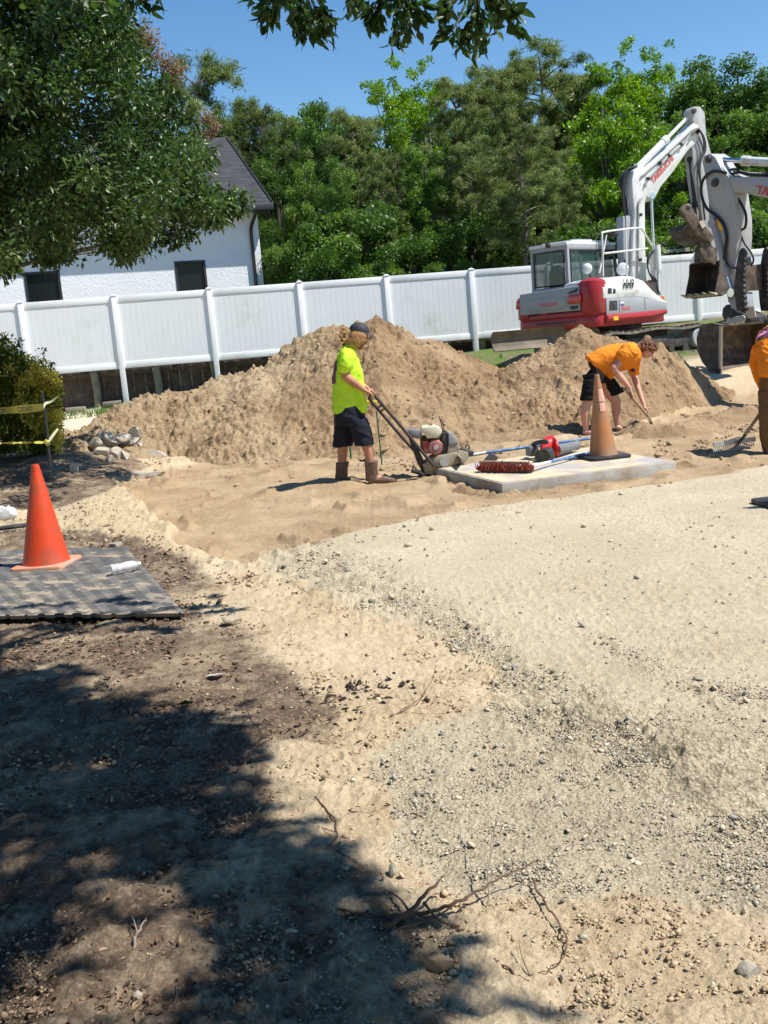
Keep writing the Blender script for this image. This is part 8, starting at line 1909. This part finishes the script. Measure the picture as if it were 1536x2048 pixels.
stick('crooked stick at the bottom edge left of centre', [(300, 2040), (345, 2035), (400, 2028), (440, 2040)], .008, M_ROOT, .012, [[(345, 2035), (360, 2010, .02), (362, 1990, .03)]])
stick('thin twigs lying in a loose bundle right of the dark dirt patch', [(780, 1440), (830, 1420, .02), (860, 1400, .05), (880, 1370, .10)], .0045, M_ROOT, .012, [[(800, 1430), (850, 1436), (905, 1432)], [(830, 1420, .02), (810, 1395, .05), (800, 1380, .07)]], 'twig')
stick('dark straight twig on the brown dirt below the mat', [(100, 1270), (140, 1262), (180, 1262), (200, 1256)], .006, M_ROOT, .012, [], 'twig')
stick('short reddish twig lying near the single green leaf', [(378, 1418), (400, 1408), (420, 1402)], .007, M_ROOT, .012, [], 'twig')
stick('slim bent twig crossing the sand at the lower middle', [(985, 1930), (1010, 1945), (1040, 1965), (1060, 1975)], .005, M_ROOT, .012, [], 'twig')
stick('small uprooted plant lying on the dug floor left of the worker in yellow', [(620, 930), (640, 915, .03), (645, 900, .10), (650, 893, .14)], .010, M_ROOT, .02, [[(645, 905, .08), (660, 912, .05), (680, 918)], [(615, 931), (650, 934), (680, 932)]], 'uprooted_plant')
g = GT(878, 1945); chunk('bark_chunk', 'crumpled tan chunk of bark at the bottom middle of the picture', 'bark', (g.x, g.y, g.z + .02), (.050, .030, .034), 801, mat('tan_bark', (0.36, 0.25, 0.16), rough=.9, var=.3, vscale=20, bump=.004, dirt=(0.10, .07, .05), dirt_amt=.4), cuts=14)
# dark peat lumps in the middle
X, Y, px, py = sample(60000, lambda px, py: np.exp(-(((px - 735) / 75) ** 2 + ((py - 1405) / 26) ** 2)) * sstep(-.2, .3, fbm(px / 22, py / 12, 83, 3)), 1330, 1500)
n = len(X); sz = .003 + .011 * rg.random(n) ** 3; o = stones('peat_lumps', np.stack([X, Y, terr(X, Y) + sz * .4], -1), sz, mat('dark_peat', (0.035, 0.024, 0.018), rough=.95), rg.random(n), 99, .8); tag(o, kind='stuff')
# grass along the fence
def grass():
    n = 26000; X = rg.uniform(-9, 11, n); Y = rg.uniform(22.5, 27.2, n); m = fbm(X * .9, Y * 1.2, 91, 3) > -.05; edge = Y > 22.8 + 1.2 * rg.random(n); k_ = m & edge; X, Y = X[k_], Y[k_]; n = len(X); Z = terr(X, Y)
    a = rg.random(n) * 6.28; h = .05 + .10 * rg.random(n); w_ = .012; dx = np.cos(a) * w_; dy = np.sin(a) * w_; lx = rg.normal(size=n) * .03; ly = rg.normal(size=n) * .03
    v = np.stack([np.stack([X - dx, Y - dy, Z - .01], -1), np.stack([X + dx, Y + dy, Z - .01], -1), np.stack([X + lx, Y + ly, Z + h], -1)], 1).reshape(-1, 3)
    o = link('grass', mesh_np('grass', v, np.arange(3 * n).reshape(-1, 3), {'tint': ('FACE', rg.random(n))}), leafmat('grass_blades', (0.05, 0.10, 0.015), (0.10, 0.19, 0.03), (0.20, 0.28, 0.07), .35, .6)); tag(o, kind='stuff')
grass()
